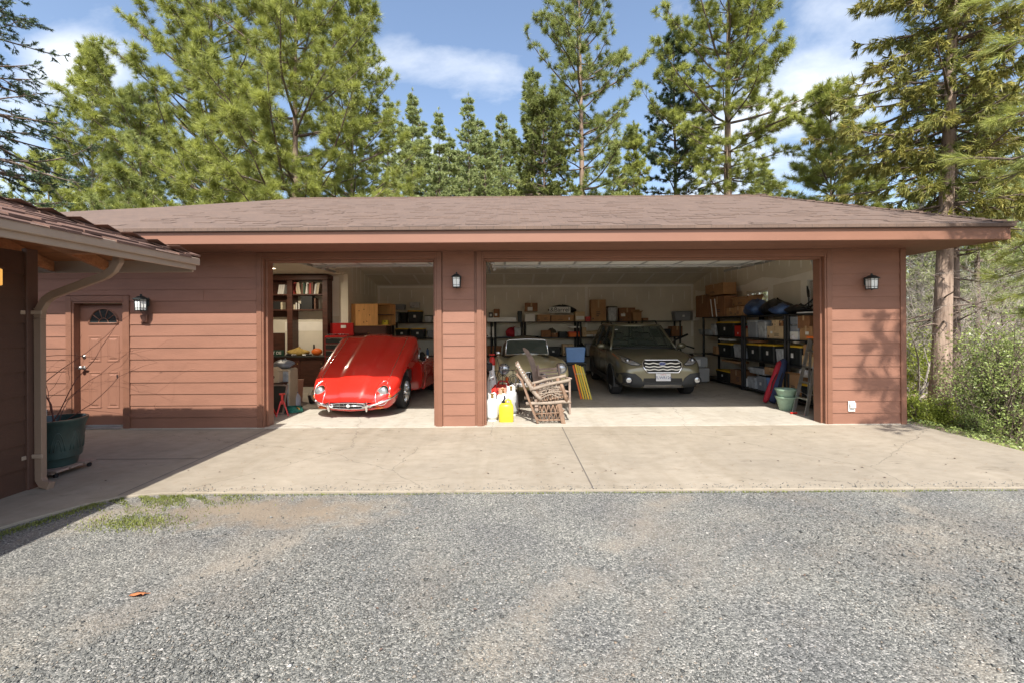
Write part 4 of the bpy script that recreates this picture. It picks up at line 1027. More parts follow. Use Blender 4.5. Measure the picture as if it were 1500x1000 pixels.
# near pine: trunk stands past the right edge, boughs hang into the picture and shade the corner
def near_pine():
    rs = np.random.RandomState(5); t = thing('near_pine','close long needled pine whose boughs hang in at the right edge','tree',(9.3,5.3,-.25))
    mb = MB(); mb.tube([(0,0,-.2),(0,0,2),(.05,0,5),(.02,.05,9),(0,0,12)], [.24,.2,.17,.1,.03], 12); mb.build('trunk', 'bark', t, smooth=True)
    S0,S1,Ra,Rb,TP,TD = [],[],[],[],[],[]
    def limb(z, end, r, sag=.0, tw=.5, full_from=.4, dens=1.0):
        A = np.array([0,0,z],float); E = np.array(end,float)-np.array([9.3,5.3,-.25]); n = 9; prev = A
        for i in range(1, n+1):
            u = i/n; p = A+(E-A)*u+np.array([0,0,-sag*sin(pi*u)])+rs.normal(0,.035,3)*(u<1)
            S0.append(prev); S1.append(p); Ra.append(r*(1-u*.85)+.003); Rb.append(r*(1-u*.85)+.002); d = unit(p-prev)
            if u > full_from:
                for _ in range(int(3*dens+rs.rand())):
                    td = unit(d+rs.normal(0,.55,3)); c = prev+(p-prev)*rs.rand(); e = c+td*tw*rs.uniform(.3,1)
                    S0.append(c); S1.append(e); Ra.append(.006); Rb.append(.003); TP.append(e); TD.append(td)
            prev = p
        TP.append(prev); TD.append(unit(E-A))
    # boughs in the upper right of the view
    for z, end in ((5.6,(6.9,6.1,5.5)),(6.3,(7.3,6.9,6.6)),(5.0,(7.15,6.5,4.6)),(4.7,(7.5,7.4,4.35)),(6.9,(7.4,6.2,6.3)),(5.3,(6.75,5.4,4.15)),(4.2,(7.0,5.7,3.65)),(7.2,(7.8,7.0,7.4)),(4.4,(7.9,7.2,3.9))):
        limb(z, end, .045, rs.uniform(-.2,.25), .5)
    # lower boughs, half bare
    for z, end, ff in ((3.4,(7.35,6.6,2.65),.45),(3.0,(7.3,6.0,2.5),.5),(2.9,(7.9,7.3,2.35),.5),(2.4,(6.95,6.1,2.0),.85),(2.2,(7.35,6.4,1.75),.9)):
        limb(z, end, .03, -.25, .38, ff, .8)
    # boughs toward the yard, out of the picture: their shade dapples the corner of the garage
    for k in range(15):
        z = 3.3+k*.17; limb(z, (5.75+.9*((k*7) % 5)/5, 4.0+.5*((k*3) % 4)/4, 3.35+k*.14), .03, .12, .34, .58, 1.6)
    V, Fc = seg_mesh(np.array(S0), np.array(S1), np.array(Ra), np.array(Rb), 6); npmesh('limbs', V, Fc, 'bark_dark', t)
    V, Fc = needles(np.array(TP), np.array(TD), 80, .13, .25, .0030, .42, .16, rs); npmesh('crown', V, Fc, 'needle_bright', t)
near_pine()
# fallen needles on the roof and slab
rs = np.random.RandomState(77); n = 5200
x = rs.uniform(-6.2, 7.1, n); y = 6.4+(rs.rand(n)**1.3)*6; k = (np.sin(x*1.9)+np.sin(y*3+x)+rs.uniform(-1.5,1.5,n)) > .3; x, y = x[k], y[k]
P = np.stack([x, y, 3.05+(y-6.34)*.3495+.011], 1); x2, y2 = rs.uniform(-3.6, 6.4, 700), rs.uniform(4.5, 7.1, 700); P = np.concatenate([P, np.stack([x2, y2, x2*0+.004], 1)])
a = rs.rand(len(P))*2*pi; L2 = rs.uniform(.04, .09, len(P)); sl_ = np.where(P[:,2] > 1, .3495, 0.)
D = np.stack([np.cos(a)*L2, np.sin(a)*L2, np.sin(a)*L2*sl_], 1); W_ = np.stack([-np.sin(a), np.cos(a), np.cos(a)*sl_], 1)*.0018
V = np.stack([P-W_, P+W_, P+D], 1).reshape(-1, 3); mat('dead_needle', (.24,.13,.06), .8, var=.3)
g = npmesh('needle_litter', V, np.arange(len(V)).reshape(-1, 3), 'dead_needle'); tag(g, 'dry brown pine needles scattered on the roof and slab', 'needle litter', kind='stuff')
# ---------------------------------------------------------------- vehicles
from mathutils.bvhtree import BVHTree
mat('red_paint', (.58,.020,.012), .22, spec=.5, coat=1.0)
mat('olive_paint', (.17,.155,.095), .3, .35, coat=.9)
mat('tan_paint', (.60,.52,.29), .35, coat=.5, var=.08, scale=3)
mat('dark_glass', (.035,.05,.043), .06, spec=.9)
mat('tinted_glass', (.05,.075,.062), .05, spec=.9, alpha=.55)
mat('headlight_glass', (.42,.43,.44), .10, .55, coat=1)
mat('amber_lens', (.75,.16,.02), .2, coat=.6)
mat('grille_black', (.012,.012,.012), .5)
mat('cladding', (.03,.032,.032), .6)
mat('leather_black', (.03,.027,.025), .55)
mat('plate_white', (.72,.72,.72), .45)
mat('plate_ink', (.04,.06,.2), .5)
mat('plate_red', (.5,.05,.05), .5)
mat('engine_metal', (.12,.12,.12), .45, .7, var=.5, scale=14)
mat('canvas_brown', (.09,.075,.05), .85)

def sec(w, zb, zs, zt, k=.0):
    h = [(0,zb),(w*.8,zb),(w*.97,zb+.10),(w,(zb+zs)*.5),(w*.985,zs-.07),(w*.92,zs),(w*.6,zt-.012+k),(w*.3,zt),(0,zt)]
    return h+[(-x,z) for x,z in h[-2:0:-1]]
def bvh_of(o):
    bpy.context.view_layer.update(); dg = bpy.context.evaluated_depsgraph_get(); e = o.evaluated_get(dg); me = e.to_mesh()
    t = BVHTree.FromPolygons([v.co.copy() for v in me.vertices], [tuple(p.vertices) for p in me.polygons]); e.to_mesh_clear(); return t
def surf(b, x, z, y0=-6, d=(0,1,0)):
    h = b.ray_cast(Vector((x, y0, z)), Vector(d)); return h[0].y if h[0] else None
def decal(mb, pts, b, th=.012, e=.002, step=.05):
    P = []
    for i in range(len(pts)):
        a, c = Vector(pts[i]), Vector(pts[(i+1)%len(pts)]); n = max(1, int((c-a).length/step))
        P += [a+(c-a)*k/n for k in range(n)]
    cen = sum(P, Vector((0,0)))/len(P); rings = []
    def Y(p):
        y = surf(b, p.x, p.y)
        if y is None:
            for s in (.97,.93,.88,.8):
                q = cen+(p-cen)*s; y = surf(b, q.x, q.y)
                if y is not None: break
        return 0 if y is None else y
    n = len(P)
    rings.append([(p.x, Y(p)+.02, p.y) for p in P])
    rings.append([(p.x, Y(p)-e-th*.6, p.y) for p in P])
    for s in (.93,.6,.3): rings.append([(q.x, Y(q)-e-th, q.y) for q in [cen+(p-cen)*s for p in P]])
    mb.loft(rings, False, True)
def outline_tube(pts, b, r, mb, closed=True, e=.004, step=.05):
    P = []
    L_ = len(pts) if closed else len(pts)-1
    for i in range(L_):
        a, c = Vector(pts[i]), Vector(pts[(i+1)%len(pts)]); n = max(1, int((c-a).length/step)); P += [a+(c-a)*k/n for k in range(n)]
    P.append(Vector(pts[0] if closed else pts[-1]))
    Q = []; last = None
    for p in P:
        y = surf(b, p.x, p.y); y = last if y is None else y; last = y
        if y is not None: Q.append((p.x, y-e, p.y))
    mb.tube(Q, r, 6)
def wheel(par, x, y, r, w_, s, style):
    """s=+1 faces +x"""
    M = Matrix.Translation((x, y, r)) @ Matrix.Rotation(R(90)*s, 4, 'Y')
    h = w_/2
    mb = MB(); ri = r*(.68 if style == 'alloy' else .66)
    mb.lathe([(ri,-h*.9),(r*.93,-h),(r*.985,-h*.8),(r,-h*.4),(r,h*.4),(r*.985,h*.8),(r*.93,h),(ri,h*.9),(ri*.97,h*.5),(ri*.97,-h*.5)], n=40, M=M, cap0=False, cap1=False)
    wo = bpy.data.objects.new('wheel', None)
    mb2 = MB(); rim = MB()
    if style == 'alloy':
        rim.lathe([(ri,h*.85),(ri*.94,h*.9),(ri*.92,h*.3),(ri*.9,-h*.6)], n=40, M=M, cap0=False, cap1=False)
        rim.lathe([(.065,h*.2),(.06,h*.75),(.03,h*.8)], n=16, M=M, cap0=False)
        for k in range(5):
            for da in (-.13, .13):
                a = 2*pi*k/5+da
                rim.sqtube([(.05*cos(a),.05*sin(a),h*.62),(ri*.95*cos(a+da*.6),ri*.95*sin(a+da*.6),h*.8)], .045, .022, M)
        disc = MB(); disc.lathe([(ri*.9,-h*.2),(0.01,-h*.2)], n=24, M=M, cap0=False); 
    else:
        rim.lathe([(ri*1.02,h*.9),(ri*.95,h*.95),(ri*.93,h*.2),(ri*.90,0)], n=40, M=M, cap0=False, cap1=False)
        rim.lathe([(.05,0),(.045,h*.8),(.02,h*1.15),(.005,h*1.2)], n=16, M=M, cap0=False)
        for k in range(28):
            a = 2*pi*k/28; b_ = a+(.35 if k % 2 else -.35)
            rim.tube([(.045*cos(a),.045*sin(a),h*(.75 if k % 3 else .1)),(ri*.92*cos(b_),ri*.92*sin(b_),h*.35)], .0035, 4, M)
        for a in (.3, 2.4, 4.5): rim.sqtube([(0,0,h*1.1),(.075*cos(a),.075*sin(a),h*1.15)], .03, .014, M)
        disc = MB(); disc.lathe([(ri*.9,-h*.3),(0.01,-h*.3)], n=24, M=M, cap0=False)
    t = mb.build('wheel', 'rubber', par, smooth=50)
    rim.build('rim', 'brushed' if style == 'alloy' else 'chrome', t, smooth=40)
    disc.build('hub_disc', 'grille_black', t)
    return t

# ---- olive green wagon ------------------------------------------------
def wagon():
    t = thing('station_wagon', 'olive green crossover wagon parked nose out in the wide bay, white plate below its grille', 'car', (3.30, 11.87, .012), R(-1.6))
    st = [(-2.43,.70,.36,.62,.68),(-2.40,.76,.28,.70,.76),(-2.30,.84,.24,.80,.86),(-2.05,.905,.23,.89,.945),(-1.6,.92,.23,.96,1.0),(-1.1,.92,.23,1.0,1.055),(-.5,.92,.23,1.0,1.04),(.6,.92,.23,1.01,1.04),(1.6,.915,.25,1.02,1.05),(2.1,.90,.28,1.02,1.06),(2.36,.84,.34,.98,1.04)]
    mb = MB(); mb.loft([[(x,y,z) for x,z in sec(w_,zb,zs,zt)] for y,w_,zb,zs,zt in st]); body = mb.build('body', 'olive_paint', t, smooth=True, sub=2)
    b = bvh_of(body)
    bo = [(-.80,-.92),(-.45,-1.10),(0,-1.16),(.45,-1.10),(.80,-.92),(.85,-.1),(.85,.9),(.82,1.8),(.5,2.12),(-.5,2.12),(-.82,1.8),(-.85,.9),(-.85,-.1)]
    to = [(-.585,-.28),(-.3,-.36),(0,-.39),(.3,-.36),(.585,-.28),(.62,.1),(.62,.9),(.60,1.55),(.42,1.7),(-.42,1.7),(-.60,1.55),(-.62,.9),(-.62,.1)]
    mb = MB(); mb.loft([[(x,y,1.0) for x,y in bo],[(x*.4+X*.6,y*.4+Y*.6,1.33) for (x,y),(X,Y) in zip(bo,to)],[(x,y,1.565) for x,y in to]]); gl = mb.build('windows', 'tinted_glass', t, smooth=35)
    for x, y in ((-.36,.15),(.36,.15),(-.36,1.05),(.36,1.05)):
        mb = MB(); mb.bbox(x-.24,x+.24,y,y+.13,1.045,1.20,.04); mb.bbox(x-.13,x+.13,y+.02,y+.11,1.22,1.40,.04); mb.tube([(x-.05,y+.06,1.18),(x-.05,y+.06,1.24)],.008,5); mb.tube([(x+.05,y+.06,1.18),(x+.05,y+.06,1.24)],.008,5); mb.build('seat', 'leather_black', t, smooth=40)
    mb = MB(); mb.bbox(-.12,.12,-.34,-.31,1.44,1.50,.012); mb.build('rear_view_mirror', 'black_plastic', t)
    mb = MB(); mb.tube([(.36+.17*cos(a),-.32+.04*sin(a),1.06+.16*sin(a)) for a in [2*pi*k/24 for k in range(25)]], .014, 6); mb.build('steering_wheel', 'black_plastic', t, smooth=True)
    mb = MB(); mb.loft([[(-.72,-1.0,1.045),(.72,-1.0,1.045),(.72,-.45,1.06),(-.72,-.45,1.06)],[(-.70,-.9,1.06),(.70,-.9,1.06),(.72,-.45,1.10),(-.72,-.45,1.10)]]); mb.build('dashboard', 'black_plastic', t)
    mb = MB(); mb.loft([[(x*1.0,y,1.55) for x,y in to],[(x*1.03,y*1.01-.01,1.575) for x,y in to],[(x*.98,y*.98,1.615) for x,y in to],[(x*.6,y*.8+.1,1.64) for x,y in to]]); mb.build('roof', 'olive_paint', t, smooth=True)
    mb = MB()
    for i in (0,4,7,10):
        mid = (bo[i][0]*.4+to[i][0]*.6, bo[i][1]*.4+to[i][1]*.6)
        mb.sqtube([(bo[i][0]*1.01,bo[i][1]-.01,1.0),(mid[0]*1.01,mid[1]-.01,1.33),(to[i][0]*1.01,to[i][1]-.01,1.57)], .05, .05)
    mb.build('pillars', 'olive_paint', t, smooth=True)
    for i in (5,6,11,12):
        mb = MB(); mid = (bo[i][0]*.4+to[i][0]*.6, bo[i][1]*.4+to[i][1]*.6)
        mb.sqtube([(bo[i][0]*1.005,bo[i][1],1.0),(mid[0]*1.012,mid[1],1.33),(to[i][0]*1.01,to[i][1],1.57)], .045, .03); mb.build('door_pillar', 'cladding', t)
    mb = MB(); mb.sqtube([(-.78,-.95,1.035),(-.45,-1.13,1.05),(0,-1.19,1.055),(.45,-1.13,1.05),(.78,-.95,1.035)], .05, .02)
    mb.build('window_trim', 'cladding', t)
    mb = MB(); mb.tube([(-.6,-1.08,1.065),(-.1,-1.10,1.085),(.05,-1.06,1.10)], .008, 5); mb.tube([(.0,-1.10,1.065),(.45,-1.03,1.085),(.62,-.95,1.10)], .008, 5); mb.build('wipers', 'black_plastic', t)
    for s in (-1, 1):
        mb = MB(); mb.tube([(s*.60,.0,1.63),(s*.60,.15,1.70),(s*.60,1.35,1.70),(s*.60,1.5,1.63)], .018, 8); mb.build('roof_rail', 'cladding', t, smooth=True)
        mb = MB(); mb.ball((s*1.00,-.72,1.08), (.11,.06,.075), 14, 8); mb.sqtube([(s*.86,-.72,1.02),(s*.98,-.72,1.06)], .04, .03); mb.build('door_mirror', 'olive_paint', t, smooth=True)
        # headlamp: wraps round the corner
        H_ = [(s*.455,.770),(s*.50,.745),(s*.64,.755),(s*.80,.815),(s*.865,.89),(s*.865,.955),(s*.80,.945),(s*.62,.86)]
        mb = MB(); decal(mb, H_, b, .010); hl = mb.build('headlight', 'headlight_glass', t, smooth=35)
        mb = MB(); outline_tube(H_, b, .008, mb, e=.014); mb.build('rim', 'black_plastic', hl)
        y = surf(b, s*.70, .84)-.02; M = Matrix.Translation((s*.70,y,.84)) @ Matrix.Rotation(R(90),4,'X')
        mb = MB(); mb.lathe([(.052,-.01),(.052,.008),(.04,.014),(.036,.004)], n=20, M=M); mb.build('projector', 'grille_black', hl, smooth=40)
        mb = MB(); mb.ball((s*.70,y-.008,.84), (.034,.02,.034), 14, 8); mb.build('lens', 'headlight_glass', hl, smooth=True)
        mb = MB(); decal(mb, [(s*.84,.86),(s*.872,.885),(s*.872,.955),(s*.85,.95)], b, .014); mb.build('turn_signal', 'amber_lens', hl)
        # dark lower bumper corner with fog lamp
        mb = MB(); decal(mb, [(s*.40,.36),(s*.46,.48),(s*.58,.575),(s*.80,.60),(s*.895,.56),(s*.90,.30),(s*.80,.27),(s*.45,.27)], b, .02); fc_ = mb.build('bumper_corner', 'cladding', t, smooth=35)
        y = surf(b, s*.72, .44)-.025; M = Matrix.Translation((s*.72,y,.44)) @ Matrix.Rotation(R(90),4,'X')
        mb = MB(); mb.lathe([(.085,-.02),(.088,.012),(.068,.02),(.062,.0)], n=24, M=M); fg = mb.build('fog_lamp_bezel', 'black_plastic', fc_, smooth=40)
        fo = MB(); fo.lathe([(.06,.0),(.055,.012),(.02,.02)], n=20, M=M); fo.build('fog_lamp', 'headlight_glass', fc_, smooth=40)
        # arches and sills
        for yc in (-1.45, 1.30):
            mb = MB(); n = 16; ring = []
            for a in [pi*k/n for k in range(n+1)]:
                ring.append([(s*.90, yc-.43*cos(a), .26+.46*sin(a)),(s*.932, yc-.43*cos(a), .26+.46*sin(a)),(s*.932, yc-.37*cos(a), .26+.39*sin(a)),(s*.90, yc-.37*cos(a), .26+.39*sin(a))])
            mb.loft(ring); mb.build('wheel_arch', 'cladding', t)
            mb = MB(); mb.prism([(yc+.37*cos(a),.22+.40*sin(a)) for a in [pi*k/16 for k in range(17)]], 'x', *(sorted((s*.80, s*.925)))); mb.build('wheel_well', 'grille_black', t)
        mb = MB(); mb.bbox(*(sorted((s*.90, s*.935))), -1.04, .9, .24, .40, .01); mb.build('sill', 'cladding', t)
        for yc in (-1.45, 1.30): wheel(t, s*.815, yc, .345, .225, s, 'alloy')
        mb = MB()
        for yy_ in (-.95,.02,.95): mb.tube([(s*.926,yy_,.45),(s*.927,yy_,.7),(s*.918,yy_,.99)], .004, 4)
        mb.build('door_gaps', 'grille_black', t)
        mb = MB()
        for yy_ in (-.15,.80): mb.tube([(s*.93,yy_,.86),(s*.95,yy_+.02,.86),(s*.95,yy_+.16,.865),(s*.93,yy_+.18,.865)], .012, 6)
        mb.build('door_handles', 'olive_paint', t)
    # hexagonal grille
    G_ = [(-.33,.60),(.33,.60),(.41,.72),(.42,.79),(.36,.855),(-.36,.855),(-.42,.79),(-.41,.72)]
    mb = MB(); decal(mb, G_, b, .010); gr = mb.build('grille', 'grille_black', t)
    mb = MB(); outline_tube(G_, b, .017, mb, e=.02); mb.build('chrome_surround', 'chrome', gr, smooth=True)
    for z in (.665,.725,.79):
        mb = MB(); zz_ = []; n = 28
        for k in range(n+1):
            x = -.37+.74*k/n; y = surf(b, x, z)-.022; zz_.append((x, y, z+.008*cos(k*2*pi/7)))
        mb.sqtube(zz_, .014, .022); mb.build('grille_bar', 'brushed', gr)
    mb = MB(); y = surf(b,0,.79)-.035; mb.ball((0,y,.785),(.075,.012,.036),16,8); eb = mb.build('badge', 'plate_ink', gr, smooth=True)
    mb = MB(); mb.tube([(.075*cos(a),y-.006,.785+.036*sin(a)) for a in [2*pi*k/20 for k in range(21)]], .005, 5)
    for xx_, zz1 in ((-.035,.795),(-.01,.78),(.015,.79),(.035,.775),(.0,.80),(.04,.797)): mb.ball((xx_,y-.012,zz1), (.006,.004,.006), 6, 4)
    mb.build('badge_stars', 'chrome', eb, smooth=True)
    mb = MB(); decal(mb, [(-.42,.39),(.42,.39),(.40,.48),(-.40,.48)], b, .008); mb.build('lower_intake', 'grille_black', t)
    mb = MB(); decal(mb, [(-.46,.255),(.46,.255),(.44,.40),(-.44,.40)], b, .014); mb.build('lower_bumper', 'cladding', t)
    mb = MB(); decal(mb, [(-.40,.275),(.40,.275),(.39,.345),(-.39,.345)], b, .034); mb.build('skid_plate', 'brushed', t, smooth=30)
    y = surf(b, 0, .52)-.035
    mb = MB(); mb.bbox(-.155,.155,y-.004,y+.004,.425,.585,.004); pl = mb.build('number_plate', 'plate_white', t)
    RX = Matrix.Rotation(R(90),4,'X')
    text_part('7LWR126', 'plate_number', .082, 'plate_ink', pl, Matrix.Translation((0,y-.006,.495)) @ RX, .0008)
    text_part('California', 'plate_state', .032, 'plate_red', pl, Matrix.Translation((0,y-.006,.560)) @ RX, .0008)
    mb = MB(); mb.bbox(-.60,-.53,-.44,-.43,1.47,1.49,.002, M=Matrix.Identity(4)); mb.build('windscreen_sticker', 'plate_white', t)
wagon()

# ---- red sports roadster with its bonnet tipped open --------------------
def red_car():
    t = thing('red_sports_car', 'red classic open sports car with its long bonnet tipped forward, in the left bay', 'car', (-2.86, 7.86, .012), R(-3.0))
    prof = [(.0,.44,.435,.37,0),(.05,.60,.50,.27,0),(.16,.71,.58,.23,.01),(.38,.79,.675,.27,.03),(.60,.82,.73,.47,.045),(.72,.825,.755,.60,.05),(.88,.83,.78,.64,.045),(1.08,.835,.815,.60,.045),(1.22,.835,.835,.46,.042),(1.5,.835,.88,.40,.040),(1.85,.835,.925,.40,.035)]
    rings = []
    for y, w_, tt, zl, bl in prof:
        q_ = min(1,y*3+.4); h = [(w_*.95,zl),(w_,zl+(tt-zl)*.45),(w_*.995,tt-.12*q_),(w_*.97,tt-.055*q_),(w_*.90,tt-.016),(w_*.80,tt-.004),(w_*.62,tt-.010),(w_*.44,tt-.008),(w_*.35,tt-.006+bl*.15),(w_*.29,tt+bl*.8),(w_*.15,tt+bl),(0,tt+bl*1.05)]
        rings.append([(x,y,z) for x,z in h]+[(-x,y,z) for x,z in h[-2::-1]])
    mb = MB(); mb.loft(rings, False, False, closed=False)
    hinge = Vector((0,.16,.28))
    mb.v = [tuple(Vector(v)-hinge) for v in mb.v]
    bn = mb.build('bonnet', 'red_paint', t, smooth=True, sub=2)
    so_ = bn.modifiers.new('thick', 'SOLIDIFY'); so_.thickness = .012; so_.offset = -1
    bn.location = hinge+Vector((0,0,-.075)); bn.rotation_euler = (R(21.0),0,0)
    # projection surface in bonnet space
    dg = bpy.context.evaluated_depsgraph_get()
    b = bvh_of(bn)
    h3 = hinge
    def B(p): return (p[0]-h3.x, p[1]-h3.y, p[2]-h3.z)
    for s in (-1, 1):
        # headlamp in its chromed scoop
        hx, hz_, r = s*.575, .545-h3.z, .088
        y0 = surf(b, hx, hz_+.02); y0 = .05 if y0 is None else y0
        M = Matrix.Translation((hx, y0+.02, hz_)) @ Matrix.Rotation(R(78),4,'X')
        mb = MB(); mb.lathe([(r*1.10,-.10),(r*1.14,.02),(r*1.06,.035),(r*.96,.03)], n=28, M=M, cap1=False); hl = mb.build('headlight', 'chrome', bn, smooth=40)
        mb = MB(); mb.lathe([(r*.97,.022),(r*.8,.045),(r*.4,.062),(.004,.066)], n=28, M=M); mb.build('lens', 'headlight_glass', hl, smooth=True)
        mb = MB(); P = [(s*(.575+.115*cos(a)), .545+.115*sin(a)*(1.0 if sin(a) > 0 else 1.75)-h3.z) for a in [2*pi*k/24 for k in range(24)]]
        outline_tube(P, b, .007, mb, e=.003); mb.build('scoop_trim', 'chrome', hl, smooth=True)
        # chrome beading along the wing seam
        mb = MB(); Q = []
        for k in range(22):
            y = .30+1.5*k/21; hit = b.ray_cast(Vector((s*.635*(1 if k > 2 else .98), y-h3.y, 2)), Vector((0,0,-1)))
            if hit[0]: Q.append(hit[0]+Vector((0,0,.003)))
        mb.tube(Q, .0045, 5); mb.build('seam_bead', 'chrome', bn, smooth=True)
        # louvres
        mb = MB()
        for k in range(9):
            hit = b.ray_cast(Vector((s*.43, 1.15+k*.05-h3.y, 2)), Vector((0,0,-1)))
            if hit[0]:
                z = hit[0].z; y = hit[0].y; mb.add([(s*.43-.09,y,z+.001),(s*.43+.09,y,z+.001),(s*.43+.09,y+.03,z+.012),(s*.43-.09,y+.03,z+.012),(s*.43+.09,y+.034,z),(s*.43-.09,y+.034,z)], [(0,1,2,3),(3,2,4,5)])
        mb.build('louvres', 'red_paint', bn)
        # bumper half and overrider
        mb = MB(); Q = []
        for a in [R(x) for x in (10,22,35,48,60,72,82,90)]:
            Q.append(B((s*(.33+.47*(sin(a)**1.1)), -.055+.50*(1-cos(a))**1.1, .395+.06*sin(a))))
        Q = [B((s*.26,-.062,.385))]+Q
        mb.sqtube(Q, .062, .030); mb.build('bumper', 'chrome', bn, smooth=40, bevel=.008)
        mb = MB(); M = Matrix.Identity(4)
        mb.loft([[B((s*.335+dx*q,-.085-.02*q2+dy,z)) for dx,dy in ((-.02,0),(0,-.022),(.02,0),(.02,.05),(-.02,.05))] for z,q,q2 in ((.30,.7,0),(.33,1,1),(.42,1,1),(.455,.8,.5),(.465,.4,0))]); mb.build('overrider', 'chrome', bn, smooth=40)
        mb = MB(); mb.ball(B((s*.685,.19,.47)), (.024,.06,.018), 12, 6); mb.build('side_lamp', 'amber_lens', bn, smooth=True)
        mb = MB(); mb.ball(B((s*.50,.05,.30)), (.10,.035,.022), 12, 6); mb.build('indicator', 'amber_lens', bn, smooth=True)
    # mouth with chrome bar, red chin
    mb = MB(); mb.loft([[B((.40*cos(a),yy_,.375+.055*sin(a)*k)) for a in [2*pi*i/28 for i in range(28)]] for yy_, k in ((.10,1),(-.015,1),)]); mb.build('mouth_grille', 'grille_black', bn, smooth=30)
    mb = MB(); mb.tube([B((.41*cos(a),-.03,.375+.06*sin(a))) for a in [2*pi*i/36 for i in range(37)]], .010, 6)
    for k in range(9):
        x = -.34+k*.085; mb.tube([B((x,-.02,.375-.05*math.sqrt(1-(x/.41)**2))),B((x,-.02,.375+.05*math.sqrt(1-(x/.41)**2)))], .003, 4)
    mb.tube([B((-.40,-.03,.378)),B((.40,-.03,.378))], .009, 6); mb.build('mouth_trim', 'chrome', bn, smooth=True)
    mb = MB(); M = Matrix.Translation(B((0,-.045,.385))) @ Matrix.Rotation(R(90),4,'X'); mb.lathe([(.032,0),(.032,.008),(.02,.014)], n=20, M=M); mb.build('mouth_badge', 'plate_white', bn, smooth=40)
    mb = MB(); mb.loft([[B((x,y,z)) for x,z in ((-w_,z0),(-w_*.5,z0-.02),(0,z0-.025),(w_*.5,z0-.02),(w_,z0),(w_*.95,z0-.04),(0,z0-.07),(-w_*.95,z0-.04))] for y,w_,z0 in ((-.01,.42,.325),(.08,.56,.305),(.22,.66,.29),(.36,.70,.29))]); mb.build('chin', 'red_paint', bn, smooth=True)
    # engine, frame
    mb = MB(); mb.bbox(-.22,.22,.55,1.75,.30,.74,.04); mb.bbox(-.20,-.02,.7,1.6,.74,.82,.03); mb.bbox(.06,.24,.7,1.6,.70,.80,.03)
    for k in range(3): mb.tube([(.30,.8+k*.3,.70),(.42,.8+k*.3,.70)], .055, 10)
    for s in (-1,1):
        mb.tube([(s*.38,.45,.42),(s*.46,1.9,.66)], .02, 6); mb.tube([(s*.38,.45,.30),(s*.46,1.9,.34)], .02, 6); mb.tube([(s*.38,.5,.42),(s*.44,1.2,.32),(s*.45,1.5,.6)], .014, 6)
        mb.tube([(s*.3,1.0,.33),(s*.62,1.0,.33)], .025, 6); mb.bbox(*(sorted((s*.45,s*.60))),1.55,1.86,.42,.70,.02)
    mb.bbox(-.35,.35,.42,.50,.25,.62,.02)
    mb.build('engine', 'engine_metal', t, smooth=30)
    # rear body: scuttle, doors, tail
    def ring2(y, w_, zb, zt, c=.03):
        h = [(0,zb),(w_*.8,zb),(w_*.96,zb+.06),(w_,zb+(zt-zb)*.45),(w_*.97,zt-.10),(w_*.86,zt-.015),(w_*.5,zt+c),(0,zt+c*1.4)]
        return [(x,y,z) for x,z in h+[(-x,z) for x,z in h[-2:0:-1]]]
    mb = MB(); mb.loft([ring2(1.90,.82,.22,.86),ring2(2.0,.83,.20,.88),ring2(2.18,.83,.20,.87)]); mb.loft([ring2(3.05,.83,.20,.82,.01),ring2(3.3,.83,.20,.83),ring2(3.8,.80,.22,.80),ring2(4.15,.72,.30,.73),ring2(4.35,.60,.40,.62,.01)])
    for s in (-1,1):
        rs_ = [[(s*(w_*a),y,z) for a,z in ((.93,.20),(.99,.24),(1,.52),(.97,.76),(.90,.82),(.84,.80),(.84,.24))] for y,w_ in ((2.16,.83),(2.5,.83),(3.08,.83))]
        mb.loft(rs_)
    mb.box(-.7,.7,2.1,3.1,.20,.26)
    mb.build('body', 'red_paint', t, smooth=40)
    mb = MB(); mb.bbox(-.62,-.08,2.55,2.98,.26,.50,.05); mb.bbox(-.62,-.08,2.9,3.06,.4,.98,.06); mb.build('seat', 'leather_black', t, smooth=40)
    mb = MB(); mb.bbox(.08,.62,2.55,2.98,.26,.50,.05); mb.bbox(.08,.62,2.9,3.06,.4,.98,.06); mb.build('seat', 'leather_black', t, smooth=40)
    mb = MB(); mb.tube([(.36+.19*cos(a),2.42+.05*sin(a),.86+.18*sin(a)) for a in [2*pi*k/24 for k in range(25)]], .012, 6); mb.tube([(.36,2.42,.86),(.36,2.2,.80)], .015, 6)
    for a in (0,R(120),R(240)): mb.tube([(.36,2.42,.86),(.36+.19*cos(a),2.42+.05*sin(a),.86+.18*sin(a))], .007, 4)
    mb.build('steering_wheel', 'black_plastic', t, smooth=True)
    WS = [(-.70,2.08,.88),(-.66,2.24,1.10),(-.56,2.32,1.22),(-.25,2.30,1.25),(0,2.29,1.255),(.25,2.30,1.25),(.56,2.32,1.22),(.66,2.24,1.10),(.70,2.08,.88)]
    mb = MB(); mb.tube(WS, .015, 8); mb.tube([(-.66,2.08,.885),(-.3,2.02,.91),(0,2.0,.92),(.3,2.02,.91),(.66,2.08,.885)], .010, 6); fr = mb.build('windscreen_frame', 'chrome', t, smooth=True)
    mb = MB(); mb.add(WS+[(.3,2.02,.91),(0,2.0,.92),(-.3,2.02,.91)], [tuple(range(12))]); mb.build('windscreen', 'glass', fr)
    mb = MB(); mb.tube([(.76,2.42,.80),(.78,2.42,.87)], .008, 6); mb.ball((.80,2.41,.905),(.055,.03,.045),14,8); mb.build('door_mirror', 'chrome', t, smooth=True)
    mb = MB(); mb.tube([(.832,2.2,.28),(.838,2.2,.5),(.81,2.2,.78)], .004, 4); mb.tube([(.832,2.95,.28),(.838,2.95,.5),(.81,2.95,.78)], .004, 4); mb.tube([(.84,2.78,.66),(.855,2.8,.66),(.855,2.9,.66),(.84,2.92,.66)], .008, 6); mb.build('door_trim', 'chrome', t)
